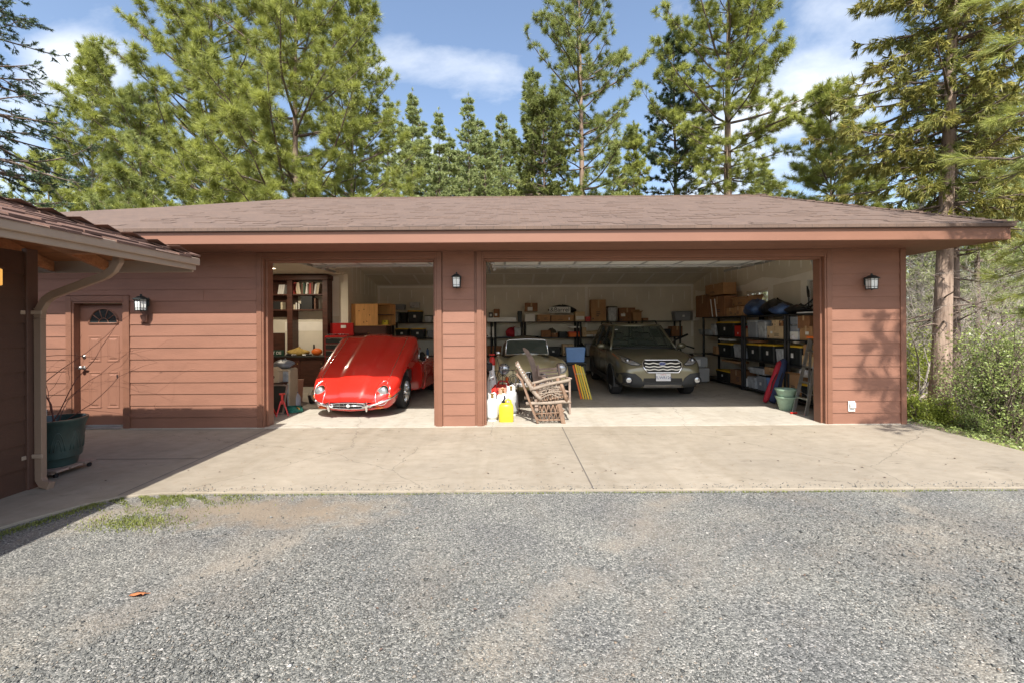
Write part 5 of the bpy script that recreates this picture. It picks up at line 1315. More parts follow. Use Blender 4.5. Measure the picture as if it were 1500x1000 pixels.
    for s in (-1,1):
        for yc in (1.0, 3.44): wheel(t, s*(.655 if yc < 2 else .70), yc, .325, .17, s, 'wire')
        mb = MB(); mb.prism([(3.44+.37*cos(a),.20+.38*sin(a)) for a in [pi*k/16 for k in range(17)]], 'x', *(sorted((s*.6, s*.834)))); mb.build('wheel_well', 'grille_black', t)
red_car()

# ---- tan roadster behind the log chair ----------------------------------
def tan_car():
    t = thing('tan_roadster', 'tan olive vintage roadster with chrome windscreen frame, behind the log glider chair', 'car', (.44, 8.92, .012), R(2.5))
    def rg(y, w_, zb, zf, zh):
        h = [(0,zb),(w_*.75,zb),(w_*.95,zb+.1),(w_,zb+(zf-zb)*.5),(w_*.98,zf-.10),(w_*.88,zf-.01),(w_*.74,zf),(w_*.62,zf-.06),(w_*.50,zh-.07),(w_*.3,zh),(0,zh+.015)]
        return [(x,y,z) for x,z in h+[(-x,z) for x,z in h[-2:0:-1]]]
    mb = MB(); mb.loft([rg(-.02,.60,.42,.70,.64),rg(.03,.70,.34,.80,.72),rg(.18,.77,.28,.87,.80),rg(.5,.80,.25,.90,.86),rg(1.0,.80,.25,.90,.92),rg(1.42,.80,.25,.89,.95),rg(1.55,.80,.25,.88,.93),rg(2.6,.79,.25,.86,.84),rg(3.3,.76,.28,.82,.80),rg(3.7,.64,.4,.66,.64)])
    body = mb.build('body', 'tan_paint', t, smooth=True, sub=1)
    for s in (-1,1):
        M = Matrix.Translation((s*.575,-.0,.755)) @ Matrix.Rotation(R(90),4,'X')
        mb = MB(); mb.lathe([(.11,-.08),(.115,.03),(.105,.045),(.097,.035)], n=28, M=M, cap1=False); hl = mb.build('headlight', 'chrome', t, smooth=40)
        mb = MB(); mb.lathe([(.098,.03),(.08,.055),(.04,.07),(.004,.074)], n=24, M=M); mb.build('lens', 'headlight_glass', hl, smooth=True)
        M = Matrix.Translation((s*.52,-.03,.56)) @ Matrix.Rotation(R(90),4,'X')
        mb = MB(); mb.lathe([(.04,0),(.04,.02),(.02,.035)], n=16, M=M); mb.build('side_lamp', 'amber_lens', t, smooth=True)
        for yc in (.62, 2.75): wheel(t, s*.66, yc, .31, .15, s, 'wire')
        mb = MB(); mb.bbox(*(sorted((s*.33,s*.37))),-.16,-.09,.36,.58,.01); mb.build('overrider', 'chrome', t)
    mb = MB(); pts = [(.30*cos(a), .56+.13*sin(a)) for a in [2*pi*k/28 for k in range(28)]]; mb.prism(pts, 'y', -.045, -.0); g_ = mb.build('grille', 'grille_black', t)
    mb = MB(); mb.tube([(x*1.0,-.05,z) for x,z in pts+pts[:1]], .012, 6)
    for k in range(11):
        x = -.25+k*.05; q = .13*math.sqrt(1-(x/.3)**2); mb.tube([(x,-.05,.56-q),(x,-.05,.56+q)], .005, 4)
    mb.build('grille_bars', 'chrome', g_, smooth=True)
    mb = MB(); mb.sqtube([(-.72,.05,.44),(-.55,-.10,.44),(0,-.15,.44),(.55,-.10,.44),(.72,.05,.44)], .03, .07); mb.build('bumper', 'chrome', t, bevel=.008)
    WS = [(-.50,1.42,.93),(-.47,1.56,1.24),(-.40,1.58,1.27),(0,1.56,1.285),(.40,1.58,1.27),(.47,1.56,1.24),(.50,1.42,.93)]
    mb = MB(); mb.tube(WS, .014, 8); mb.tube([(-.50,1.42,.93),(0,1.38,.965),(.50,1.42,.93)], .012, 6); fr = mb.build('windscreen_frame', 'chrome', t, smooth=True)
    mb = MB(); mb.add(WS+[(0,1.38,.965)], [tuple(range(8))]); mb.build('windscreen', 'dark_glass', fr)
    mb = MB(); n = 10
    mb.loft([[(.56*cos(a)*k,y,.86+(zt-.86)*max(0,sin(a))**.55) for a in [pi*i/n for i in range(n+1)]] for y,zt,k in ((1.60,1.29,.94),(1.9,1.35,1.0),(2.3,1.36,1.0),(2.6,1.25,.98),(2.8,.95,.95))]); mb.build('soft_top', 'canvas_brown', t, smooth=True)
    mb = MB(); mb.tube([(-.68,1.1,.86),(-.68,1.1,.98)], .008, 6); mb.ball((-.68,1.09,1.0),(.055,.03,.045),12,8); mb.build('wing_mirror', 'chrome', t, smooth=True)
tan_car()
# ---------------------------------------------------------------- everything stored in the garage
mat('cardboard', (.42,.235,.11), .85, var=.12, scale=5)
mat('cardboard_dark', (.27,.13,.06), .85, var=.15, scale=5)
mat('cardboard_pale', (.62,.46,.27), .85, var=.10, scale=5)
mat('tape', (.50,.34,.18), .4)
mat('paper_white', (.74,.73,.69), .7, var=.05)
mat('tote_black', (.02,.024,.024), .45, var=.2)
mat('tote_yellow', (.72,.44,.03), .45)
mat('bin_clear', (.42,.44,.45), .3, var=.35, scale=9)
mat('bin_grey', (.26,.28,.31), .45, var=.1)
mat('bin_blue', (.12,.22,.42), .5, var=.08)
mat('bin_sky', (.16,.30,.58), .5, var=.06)
mat('shelf_black', (.022,.022,.022), .55)
mat('wood_dark', (.075,.028,.018), .5, var=.3, scale=3, stretch=(1,1,5))
mat('wood_pine', (.66,.34,.11), .5, var=.16, scale=4, stretch=(5,1,.6), bump=.05)
mat('knot', (.22,.09,.03), .6)
mat('counter_dark', (.03,.03,.028), .5)
mat('red_metal', (.42,.015,.015), .35, var=.1)
mat('red_plastic', (.55,.03,.02), .45)
mat('orange_plastic', (.75,.16,.02), .5)
mat('yellow_plastic', (.55,.44,.03), .35, var=.04)
mat('yellow_paint', (.80,.50,.02), .4)
mat('white_enamel', (.78,.78,.76), .35, var=.04)
mat('grey_enamel', (.42,.43,.43), .4, var=.06)
mat('bag_black', (.014,.014,.015), .4, bump=.6, bscale=8, scale=4)
mat('bag_white', (.72,.70,.69), .45, bump=.6, bscale=14, scale=6)
mat('tarp_blue', (.03,.06,.20), .4, var=.5, scale=3, color2=(.12,.22,.45), bump=.8, bscale=6)
mat('canvas_navy', (.035,.05,.11), .8, var=.2, bump=.3)
mat('canvas_red', (.40,.02,.035), .7, var=.15)
mat('pot_celadon', (.25,.36,.26), .4, var=.15, scale=7)
mat('pot_green', (.032,.058,.050), .35, var=.35, scale=4, coat=.3)
mat('soil', (.05,.035,.025), .95)
mat('log_wood', (.215,.135,.088), .7, var=.28, scale=7, stretch=(1,1,1), bump=.3)
mat('log_grey', (.25,.20,.155), .75, var=.25, scale=8, bump=.3)
mat('board_grey', (.27,.20,.16), .8, var=.3, scale=5, bump=.3)
mat('peach', (.60,.33,.22), .6, var=.05)
mat('jug', (.55,.57,.62), .3, var=.08)
mat('hose_green', (.02,.16,.12), .45)
mat('brass', (.5,.33,.1), .35, .9)
mat('beige_plastic', (.60,.49,.33), .5, var=.06)
mat('cloth_yellow', (.45,.31,.09), .85, bump=.6, bscale=9, scale=4, var=.3)
mat('sign_green', (.02,.06,.04), .5)

FR = Matrix.Identity(4)
def carton(label, loc, w_, d, h, rz=0, m='cardboard', group=None, tape=True, sticker=None, open_=False, name='cardboard_box', cat='box'):
    t = thing(name, label, cat, loc, rz, group)
    mb = MB(); mb.bbox(-w_/2, w_/2, -d/2, d/2, .001, h-.001, .004); mb.build('carton', m, t)
    mb = MB(); g_ = .0015
    mb.box(-w_/2-g_, w_/2+g_, -.003, .003, h-.0005, h+.0015)
    if open_:
        mb.add([(-w_/2,-d/2,h),(w_/2,-d/2,h),(w_/2*1.02,-d/2-.07,h+.05),(-w_/2*1.02,-d/2-.07,h+.05)], [(0,1,2,3)])
        mb.add([(-w_/2,d/2,h),(w_/2,d/2,h),(w_/2*1.02,d/2+.02,h+.1),(-w_/2*1.02,d/2+.02,h+.1)], [(0,1,2,3)])
        mb.add([(w_/2,-d/2,h),(w_/2,d/2,h),(w_/2+.06,d/2,h+.06),(w_/2+.06,-d/2,h+.06)], [(0,1,2,3)])
    mb.build('flaps', m, t)
    if tape:
        mb = MB(); mb.box(-.025,.025,-d/2-.0022,-d/2-.0008,h*.62,h); mb.box(-.025,.025,-d/2,d/2,h+.0016,h+.0024); mb.build('tape', 'tape', t)
    if sticker:
        sx, sz, sw, sh = sticker; mb = MB(); mb.box(sx*w_-sw/2, sx*w_+sw/2, -d/2-.003, -d/2-.0024, sz*h-sh/2, sz*h+sh/2); mb.build('paper_label', 'paper_white', t)
    return t
def tote(label, loc, w_, d, h, rz=0, m='tote_black', lid='tote_yellow', group=None, sticker=True, name='storage_tote', cat='storage bin'):
    t = thing(name, label, cat, loc, rz, group); hb = h-.03
    def ring(z, k, b=.02):
        x, y = w_/2*k, d/2*k; return [(-x+b,-y,z),(x-b,-y,z),(x,-y+b,z),(x,y-b,z),(x-b,y,z),(-x+b,y,z),(-x,y-b,z),(-x,-y+b,z)]
    mb = MB(); mb.loft([ring(0,.86),ring(hb*.8,.94),ring(hb*.81,.97),ring(hb*.97,.975)])
    for k in (-.32,-.12,.12,.32):
        x = k*w_; mb.loft([[(x-.008,-d/2*.86-.001,hb*.06),(x+.008,-d/2*.86-.001,hb*.06),(x+.008,-d/2*.86+.02,hb*.06),(x-.008,-d/2*.86+.02,hb*.06)],[(x-.008,-d/2*.94-.007,hb*.78),(x+.008,-d/2*.94-.007,hb*.78),(x+.008,-d/2*.94+.02,hb*.78),(x-.008,-d/2*.94+.02,hb*.78)]])
    mb.build('tub', m, t)
    if lid:
        mb = MB(); mb.loft([ring(hb*.98,1.0,.03),ring(hb+.012,1.01,.03),ring(hb+.016,.96,.03),ring(hb+.03,.93,.03),ring(h,.90,.03)]); mb.build('lid', lid, t)
    mb = MB(); mb.bbox(-w_/2-.004,-w_/2+.012,-.06,.06,hb*.84,hb*.9,.003); mb.bbox(w_/2-.012,w_/2+.004,-.06,.06,hb*.84,hb*.9,.003); mb.build('handles', m, t)
    if sticker:
        mb = MB(); y = -d/2*.93-.012; mb.box(-.03,.045,y-.002,y,hb*.42,hb*.66); mb.build('paper_label', 'paper_white', t)
    return t
def heap(name, label, cat, loc, rx, ry, h, m, seed, rz=0, n=3, group=None):
    """soft bag: lumpy closed skin"""
    r = random.Random(seed); t = thing(name, label, cat, loc, rz, group); mb = MB(); rings = []
    K, N_ = 9, 18
    ph = [r.uniform(0,6) for _ in range(6)]
    for k in range(K+1):
        tt = k/K; rr = (sin(pi*(.10+.88*tt)))**.55; ring = []
        for i in range(N_):
            a = 2*pi*i/N_; q = 1+.13*sin(3*a+ph[0]+tt*4)+.09*sin(5*a+ph[1]-tt*6)+.06*sin(8*a+ph[2])
            ring.append((rx*rr*q*cos(a), ry*rr*q*sin(a), max(0, h*tt*(1+.12*sin(2*a+ph[3])*tt))))
        rings.append(ring)
    mb.loft(rings); mb.build('sack', m, t, smooth=True)
    mb = MB(); mb.tube([(0,0,h*.96),(.02,.01,h*1.04),(.05,.0,h*1.10)], [.03,.015,.03], 6); mb.build('knot', m, t, smooth=True)
    return t

SHZ = (.08, .62, 1.22, 1.73)
def rack(label, loc, w_, d, rz, zs, group):
    """length along x, front facing -y"""
    t = thing('storage_rack', label, 'shelving', loc, rz, group)
    for z in zs:
        mb = MB(); mb.bbox(-w_/2, w_/2, -d/2, d/2, z-.032, z, .004)
        for k in range(int(w_/.09)): x = -w_/2+.05+k*.09; mb.box(x, x+.035, -d/2-.003, -d/2-.0005, z-.026, z-.008)
        mb.build('shelf', 'shelf_black', t)
    H_ = zs[-1]
    for sx in (-1,1):
        for sy in (-1,1):
            mb = MB(); mb.lathe([(.032,0),(.032,H_)], c=(sx*(w_/2-.035), sy*(d/2-.035), 0), n=10); mb.build('post', 'shelf_black', t, smooth=40)
    return t
FZ = .012
ZR = (.10, .78, 1.30, 1.82)
RG = 'black storage racks along the right wall'; BGp = 'black storage racks along the back wall'
for lab, y0, y1 in (('black rack on the right wall nearest the bay opening',7.85,9.18),('middle black rack on the right wall',9.22,10.90),('farthest black rack on the right wall, near the corner',10.94,13.2)):
    rack(lab, (5.95, (y0+y1)/2, FZ), y1-y0, .52, R(-90), [z-FZ for z in ZR], RG)
for lab, x0, x1 in (('black rack on the back wall seen behind the red car',-3.9,-2.05),('black rack on the back wall hidden mostly behind the pillar',-2.0,-.6),('black rack on the back wall behind the left of the tan roadster',-.95+.4,.40),('black rack on the back wall between the tan roadster and the wagon',.44,2.22),('black rack on the back wall behind the wagon',2.26,4.05),('black rack on the back wall in the right corner',4.09,5.6)):
    rack(lab, ((x0+x1)/2, 14.82, FZ), x1-x0, .56, 0, [z-FZ for z in SHZ], BGp)

# items on the right racks: (kind, px left, px right, py top, shelf, label, ...) px are survey marks along the shelf front
XF = 5.74
def rr(kind, p0, p1, pt, sh, label, dep=.36, **k):
    yb, ya = XF*F/(p0-748), XF*F/(p1-748); yc = (ya+yb)/2; base = ZR[sh]+k.pop('dz', 0)
    top = 1.65-(pt-472.6)*yc/F; h = max(.05, top-base); w_ = (yb-ya)*.97
    loc = (XF+dep/2+k.pop('dx', 0), yc, base+.002)
    return kind(label, loc, w_, dep, h, rz=R(-90)+k.pop('tilt', 0), **k)
def bb(kind, p0, p1, pt, sh, label, dep=.36, yf=14.56, **k):
    x0, x1 = (p0-748)*yf/F, (p1-748)*yf/F; base = SHZ[sh]+k.pop('dz', 0)
    xm = ((p0+p1)/2-748)/752.
    top = 1.65-(pt-475.+xm*4.7)*yf/F; h = max(.04, top-base)
    return kind(label, ((x0+x1)/2, yf+dep/2, base+.002), (x1-x0)*.97, dep, h, rz=k.pop('tilt', 0), **k)
CB, CD, CP = 'cardboard', 'cardboard_dark', 'cardboard_pale'
# top shelf, right wall
rr(carton,1019,1040,432,3,'tall dark cardboard box at the far end of the right top shelf',m=CD)
rr(carton,1041,1061,434,3,'tall brown cardboard box on the right top shelf, under the orange brown one',m=CD)
rr(carton,1033,1060,416,3,'orange brown cardboard box topmost on the stack at the far end of the right wall',dz=.60,m=CB)
rr(carton,1064,1075,451,3,'small orange cardboard box left of its twin on the right top shelf',m=CB)
rr(carton,1075.5,1087,449,3,'small orange cardboard box beside the blue tarp on the right top shelf',m=CB)
rr(carton,1066,1089,438,3,'open cardboard box pushed back above the two small orange ones',dx=.12,dz=.26,m=CB,open_=True,tape=False)
for i,(a,b_) in enumerate(((1043,1047),(1049,1054))):
    t = thing('white_rod', ['slim white rod leaning on the cardboard stack, left one','slim white rod leaning on the cardboard stack, right one'][i], 'rod', (5.72, XF*F/(a+2-748), 1.822), 0, 'white rods'); mb = MB(); mb.tube([(0,0,0),(.0,.12,.48)], .014, 8); mb.build('shaft', 'white_enamel', t); mb = MB(); mb.ball((0,.12,.485), .018, 8, 6); mb.build('end_cap', 'white_enamel', t)
heap('blue_tarp','crumpled blue tarp at the far end of the dark heap on the right top shelf','tarp',(5.95,10.75,1.822),.24,.42,.36,'tarp_blue',3)
heap('black_duffel','long black duffel bag heaped next to the blue tarp on the right top shelf','bag',(5.95,9.95,1.822),.26,.50,.33,'bag_black',4)
heap('patterned_bundle','dark patterned bundle in front of the black duffel on the right top shelf','bundle',(5.82,9.55,1.822),.16,.34,.22,'tarp_blue',5)
heap('black_bag','flat black bag sloping down beside the folded push chair on the top shelf','bag',(5.95,9.15,1.822),.22,.36,.18,'bag_black',6)
t = thing('grey_board','thin light grey board lying at the near end of the right top shelf','board',(5.92,8.45,1.823),0); mb = MB(); mb.bbox(-.2,.22,-.42,.42,0,.03,.004); mb.build('panel','grey_enamel',t); mb = MB(); mb.box(-.203,-.2005,-.42,.42,.004,.026); mb.build('edge_strip','door_white',t)
t = thing('folded_pushchair','black folded push chair with wheel and slanted handle on the right top shelf','push chair',(5.88,8.40,1.856),0)
for (y,z,r,nm) in ((.05,.14,.13,'wheel'),(-.22,.10,.10,'wheel')):
    mb = MB(); mb.tube([(0,y+r*cos(a),z+r*sin(a)) for a in [2*pi*k/24 for k in range(25)]], .018, 8)
    for k in range(5): a=2*pi*k/5; mb.tube([(0,y,z),(0,y+r*cos(a),z+r*sin(a))], .006, 4)
    mb.build(nm,'rubber',t,smooth=True)
mb = MB(); mb.tube([(0,.62,.06),(0,.30,.20),(0,.02,.36),(0,-.1,.44)], .014, 6); mb.tube([(0,.55,.04),(0,.10,.16),(.0,-.22,.10)], .012, 6); mb.tube([(0,-.1,.44),(.0,-.16,.40),(0,-.18,.30),(0,-.12,.22)], .02, 8); mb.tube([(.1,.5,.05),(.1,.1,.3),(.1,-.2,.3)], .012, 6); mb.build('frame','black_plastic',t,smooth=True)
mb = MB(); mb.ball((.03,-.1,.22),(.1,.16,.15),12,8); mb.build('seat_cover','bag_black',t,smooth=True)
t = thing('black_hook_tool','thin black notched tool standing upright against the right wall','tool',(6.05,9.0,1.83),0); mb = MB(); mb.tube([(0,0,0),(0,.0,.35)], .012, 6); mb.build('shaft','black_plastic',t); mb = MB(); mb.loft([[(-.01,-.02,.33),(.01,-.02,.33),(.01,.03,.33),(-.01,.03,.33)],[(-.01,-.01,.45),(.01,-.01,.45),(.01,.05,.45),(-.01,.05,.45)],[(-.006,.04,.56),(.006,.04,.56),(.006,.06,.56),(-.006,.06,.56)]]); mb.build('blade','black_plastic',t)
# second shelf
TG='black totes with yellow lids'; 
rr(tote,1022,1040,482,2,'small clear bin at the far end of the second right shelf',m='bin_clear',lid='bin_clear',sticker=False)
rr(tote,1048,1075,471,2,'black tote with yellow lid on the second shelf under the orange boxes',group=TG)
rr(carton,1076,1086,477,2,'bright red box standing right of the second shelf tote',m='red_plastic',tape=False,sticker=(.0,.3,.04,.05))
rr(tote,1093,1108,469,2,'tall grey tote, left of two, middle of the second right shelf',m='bin_grey',lid='bin_clear',sticker=False)
rr(tote,1108.5,1121,470,2,'tall translucent tote, right of two, middle of the second right shelf',m='bin_clear',lid='bin_grey',sticker=False)
rr(carton,1123,1147,478,2,'wide pale cardboard carton on the second right shelf',m=CP,sticker=(-.2,.5,.08,.05))
rr(carton,1130,1141,469,2,'small pale cardboard box sitting on the wide pale carton',m=CP,dz=.27,dep=.25)
heap('white_bag','white plastic bag slumped on the wide pale carton','bag',(5.88,9.45,1.575),.12,.11,.17,'bag_white',8)
rr(tote,1153,1168,477,2,'lower grey lidded tub at the near end of the second right shelf',m='bin_grey',lid='bin_grey',sticker=False,dz=.12)
rr(tote,1153,1168,464,2,'upper grey lidded tub stacked at the near end of the second right shelf',m='bin_grey',lid='bin_grey',sticker=False,dz=.30)
rr(carton,1153,1169,486,2,'low white box under the grey tubs on the second right shelf',m='paper_white',tape=False)
rr(carton,1171,1190,478,2,'orange cardboard carton near the ladder on the second shelf',m=CB,sticker=(.1,.5,.1,.06))
rr(carton,1168,1186,463,2,'dark cardboard box resting on the orange carton by the ladder',m=CD,dz=.23,dep=.3)
rr(carton,1191,1199,478,2,'upright white box at the near end of the second right shelf',m='paper_white',tape=False,dep=.25)
# third shelf
rr(tote,1050,1072,502,1,'black tote with bright yellow lid, leftmost on the third right shelf',group=TG)
rr(tote,1073,1086,504,1,'clear bin with papers, right of the leftmost yellow lidded tote',m='bin_clear',lid='bin_clear',sticker=False)
rr(carton,1044,1049,506,1,'narrow brown box at the far end of the third right shelf',m=CB,tape=False)
rr(tote,1092,1113,503,1,'black tote with yellow lid in the middle of the third right shelf',group=TG)
rr(tote,1114,1133,504,1,'black tote with yellow lid and white label, left of the translucent bin',group=TG)
rr(tote,1134.5,1146,508,1,'narrow translucent bin wedged between black totes on the third shelf',m='bin_clear',lid=None,sticker=False)
rr(tote,1147,1173,506,1,'wide black tote with yellow lid under the flowered bag',group=TG)
heap('flowered_bag','crumpled flowered gift bag standing on the wide yellow lidded tote','bag',(5.80,9.0,1.235),.09,.10,.20,'bag_white',11)
rr(carton,1174,1194,521,1,'pale carton on the third right shelf behind the ladder',m=CP,sticker=(-.2,.6,.09,.04))
rr(carton,1176,1196,505,1,'yellowish cardboard box on top of the pale carton behind the ladder',m=CB,dz=.215,dep=.3)
# floor shelf
rr(tote,1047,1068,541,0,'black tote with yellow lid on the bottom right shelf, far end',group=TG)
rr(carton,1069,1087,541,0,'tall brown carton on the bottom right shelf beside the far tote',m=CD)
rr(carton,1056,1080,529,0,'flat brown carton lying across the far tote on the bottom shelf',m=CB,dz=.52,dep=.3)
rr(tote,1093,1106,551,0,'clear bin, lower left, in the middle of the bottom right shelf',m='bin_clear',lid='bin_clear',sticker=False)
rr(tote,1106.5,1120,551,0,'blue grey bin on the bottom right shelf under the glassware',m='bin_grey',lid='bin_grey')
rr(tote,1094,1119,538,0,'wide clear bin stacked over two bins on the bottom right shelf',m='bin_clear',lid='bin_clear',sticker=False,dz=.36)
rr(tote,1120.5,1134,551,0,'bright blue open tub on the bottom right shelf',m='bin_sky',lid=None,sticker=False)
rr(carton,1119,1136,538,0,'brown box on the blue tub on the bottom right shelf',m=CB,dz=.40,dep=.3)
rr(carton,1152,1170,548,0,'tipped open brown carton behind the green pots',m=CB,dz=.1,open_=True,tape=False,tilt=.2)
heap('white_bundle','white and lilac cloth bundle beside the ladder on the bottom shelf','bundle',(5.85,8.75,.58),.14,.15,.24,'bag_white',14)
rr(tote,1170,1192,563,0,'black tote with yellow lid behind the ladder foot',group=TG,sticker=False)
# back wall, top shelf
bb(carton,716,722,458,3,'small black framed box leftmost on the back wall top shelf',m='tote_black',tape=False,dep=.2,dz=.13,sticker=(0,.5,.07,.08))
bb(carton,723,732,453,3,'brown picture frame box with white card on the back wall top shelf',m=CD,tape=False,dep=.2,dz=.13,sticker=(-.1,.35,.08,.08))
bb(carton,713,757,465,3,'long white metal light fixture lying on the left of the back top shelf',m='white_enamel',tape=False,dep=.3,name='light_fixture',cat='fixture')
bb(carton,769,784,460,3,'white printed box under the brown one on the back top shelf',m='paper_white',tape=False)
bb(carton,769,788,444,3,'brown cardboard box on a white box at the left of the back top shelf',m=CD,dz=.33,sticker=(-.1,.3,.16,.12))
bb(carton,787,806,461,3,'low orange brown carton left of the banner on the back top shelf',m=CB,tape=False)
bb(carton,807,841,462,3,'long low brown carton under the lettered banner',m=CB,tape=False,sticker=(.3,.4,.04,.08))
heap('black_bag','black plastic bag slumped behind the lettered banner','bag',(1.72,14.92,2.0),.45,.16,.26,'bag_black',21)
t = thing('lettered_banner','white shop sign piece lettered in black, propped on the long carton of the back shelf','sign',(at(820,457,14.55).x,14.56,2.005)); mb = MB(); mb.box(-.35,.35,-.012,0,0,.20); mb.build('board','paper_white',t)
text_part('&Barrel','sign_lettering',.205,'shelf_black',t,Matrix.Translation((0,-.014,.10)) @ Matrix.Rotation(R(90),4,'X'),.001)
bb(carton,842.5,857,457,3,'pale carton with printed bars right of the lettered banner',m=CP,tape=False,sticker=(0,.35,.26,.12))
bb(carton,858,865,464,3,'tiny red and brown box left of the tallest carton',m='red_plastic',tape=False,dep=.2)
bb(carton,866,888,439,3,'tallest brown carton on the back top shelf',m=CB)
bb(tote,890.5,905,449,3,'tall clear bin with black lid right of the tallest carton',m='bin_clear',lid='tote_black',sticker=False)
bb(carton,907,931,451,3,'wide red brown carton behind two small ones on the back top shelf',m=CD,dep=.2,yf=14.78)
bb(carton,908,920,458,3,'small brown carton with white label, left of two above the wagon',m=CD,sticker=(-.1,.7,.14,.09),dep=.2)
bb(carton,927,940,458,3,'small orange carton, right of two above the wagon',m=CB,open_=True,tape=False,dep=.2)
bb(tote,988,1014,456,3,'grey tote with white label in the right corner of the back shelf',m='bin_grey',lid='bin_grey')
bb(carton,1015,1025,455,3,'small white box with dark slot beside the corner grey tote',m='paper_white',tape=False,dep=.25)
# back wall, second shelf (dim)
bb(carton,712,725,479,2,'white slotted box at the left end of the second back shelf',m='paper_white',tape=False)
heap('red_cloth_bundle','dark red cloth bundle on the second back shelf above the tan roadster','bundle',(.08,14.8,1.222),.26,.16,.30,'canvas_red',23)
bb(tote,753,765,480,2,'clear bin of bottles on the second back shelf',m='bin_clear',lid='bin_clear',sticker=False)
bb(carton,793,807,484,2,'small brown box with cans on it, second back shelf',m=CD,tape=False)
bb(tote,770,790,491,2,'low black tray left of the small brown box, second back shelf',m='tote_black',lid=None,sticker=False)
bb(tote,832,852,486,2,'orange toolbox on the second back shelf over the blue bin',m='orange_plastic',lid='red_plastic',sticker=False)
t = thing('rolled_rug','pale rolled rug lying on the second back shelf left of the wagon','rug',(2.78,14.8,1.30)); mb = MB(); mb.tube([(-.34,0,0),(.30,0,.06)], .09, 14); mb.build('roll','cardboard_pale',t,smooth=True); mb = MB(); mb.tube([(-.15,0,.018),(-.13,0,.02)], .094, 14); mb.build('tie','tape',t)
t = thing('rolled_mat','white rolled mat under the pale rug on the second back shelf','rug',(2.72,14.62,1.26)); mb = MB(); mb.tube([(-.36,0,0),(.30,0,-.0)], .04, 12); mb.build('roll','paper_white',t,smooth=True); mb = MB(); mb.tube([(-.0,0,0),(.02,0,0)], .043, 12); mb.build('tie','tape',t)
# back wall behind the red car
bb(tote,572,583,457,3,'clear bin with grey lid leftmost on the shelf behind the red car',m='bin_clear',lid='bin_grey',sticker=False)
bb(tote,574,592,446,3,'flat grey tub stacked on the leftmost clear bin behind the red car',m='bin_grey',lid='bin_grey',sticker=False,dz=.42)
bb(tote,585,595,458,3,'black tote left of the yellow lidded one behind the red car',m='tote_black',lid='tote_black',sticker=False)
bb(tote,596,618,455,3,'black tote with pale yellow lid, middle of the shelf behind the red car',group=TG)
bb(carton,600,614,443,3,'grey speaker box standing on the pale yellow lid behind the red car',m='grey_enamel',tape=False,dz=.47,dep=.22)
bb(tote,621,633,462,3,'clear bin at the right end of the shelf behind the red car',m='bin_clear',lid='tote_black',sticker=False)
bb(tote,578,598,481,2,'black tote with yellow lid, left one on the lower shelf behind the red car',group=TG)
bb(tote,600,622,481,2,'black tote with yellow lid, right one on the lower shelf behind the red car',group=TG)
bb(tote,625,637,484,2,'grey bin right of two totes on the lower shelf behind the red car',m='bin_grey',lid='bin_grey',sticker=False)
r9 = random.Random(12)
for i, x in enumerate((-2.2,-2.05,-1.92,-3.0,-2.75,-2.5)):
    t = thing('spray_can', ['white bottle behind the red car door','grey spray can behind the red car door','green can behind the red car door','tall jar low behind the red bonnet','blue can low behind the red bonnet','white jug low behind the red bonnet'][i], 'can', (x, 14.66, .622), 0, 'bottles on the low back shelf')
    mb = MB(); mb.lathe([(.045,0),(.045,.2),(.02,.24)], n=14); mb.build('can', ('white_enamel','grey_enamel','hose_green','jug','bin_blue','white_enamel')[i], t, smooth=40); mb = MB(); mb.lathe([(.02,.24),(.02,.28)], n=10); mb.build('cap','red_plastic' if i%2 else 'black_plastic', t)

# more of the dim clutter on the lower shelves
for k_, a_, b_, tp, sh, lb, kw in (
 (tote,727,750,493,2,'flat blue black tray under the red cloth bundle, second back shelf',dict(m='bin_blue',lid=None,sticker=False)),
 (carton,808,817,488,2,'small dark box right of the can topped one, second back shelf',dict(m=CD)),
 (tote,818,831,486,2,'black toolbox left of the orange toolbox, second back shelf',dict(sticker=False,lid='tote_black')),
 (carton,853,859,480,2,'narrow pale box right of the orange toolbox, second back shelf',dict(m=CP,tape=False)),
 (carton,834,850,478,2,'small white printed box standing on the orange toolbox',dict(m='paper_white',tape=False,dz=.29,dep=.2)),
 (tote,712,735,505,1,'brown crate low on the back rack beside the pillar',dict(m='cardboard_dark',lid=None,sticker=False)),
 (tote,798,822,508,1,'black bin low on the back rack right of the tan roadster screen',dict(lid='tote_black')),
 (carton,824,840,504,1,'pale box low on the back rack above the blue tub',dict(m=CP)),
 (carton,842,856,508,1,'brown box low on the back rack left of the wagon',dict(m=CB)),
 (tote,858,872,503,1,'clear bin low on the back rack, half behind the wagon',dict(m='bin_clear',lid='bin_grey',sticker=False)),
 (carton,942,950,466,3,'flat brown box right of the small orange carton, back top shelf',dict(m=CD,dep=.2,tape=False)),
 (tote,956,984,482,2,'dark bin on the second back shelf above the wagon roof at right',dict(lid='tote_black',sticker=False)),
 (carton,984,1000,478,2,'brown box on the second back shelf right of the wagon roof',dict(m=CD)),
 (tote,758,765,456,3,'tiny black box right of the white light fixture, back top shelf',dict(lid='tote_black',sticker=False,dep=.2))):
    bb(k_, a_, b_, tp, sh, lb, **kw)
heap('dark_bag','dark bag stuffed on the rack behind the orange toolbox','bag',(2.35,14.85,.622),.2,.15,.35,'bag_black',41)
heap('khaki_bag','khaki sack between dark boxes on the low back rack','sack',(1.35,14.8,1.222),.16,.14,.26,'canvas_brown',42)
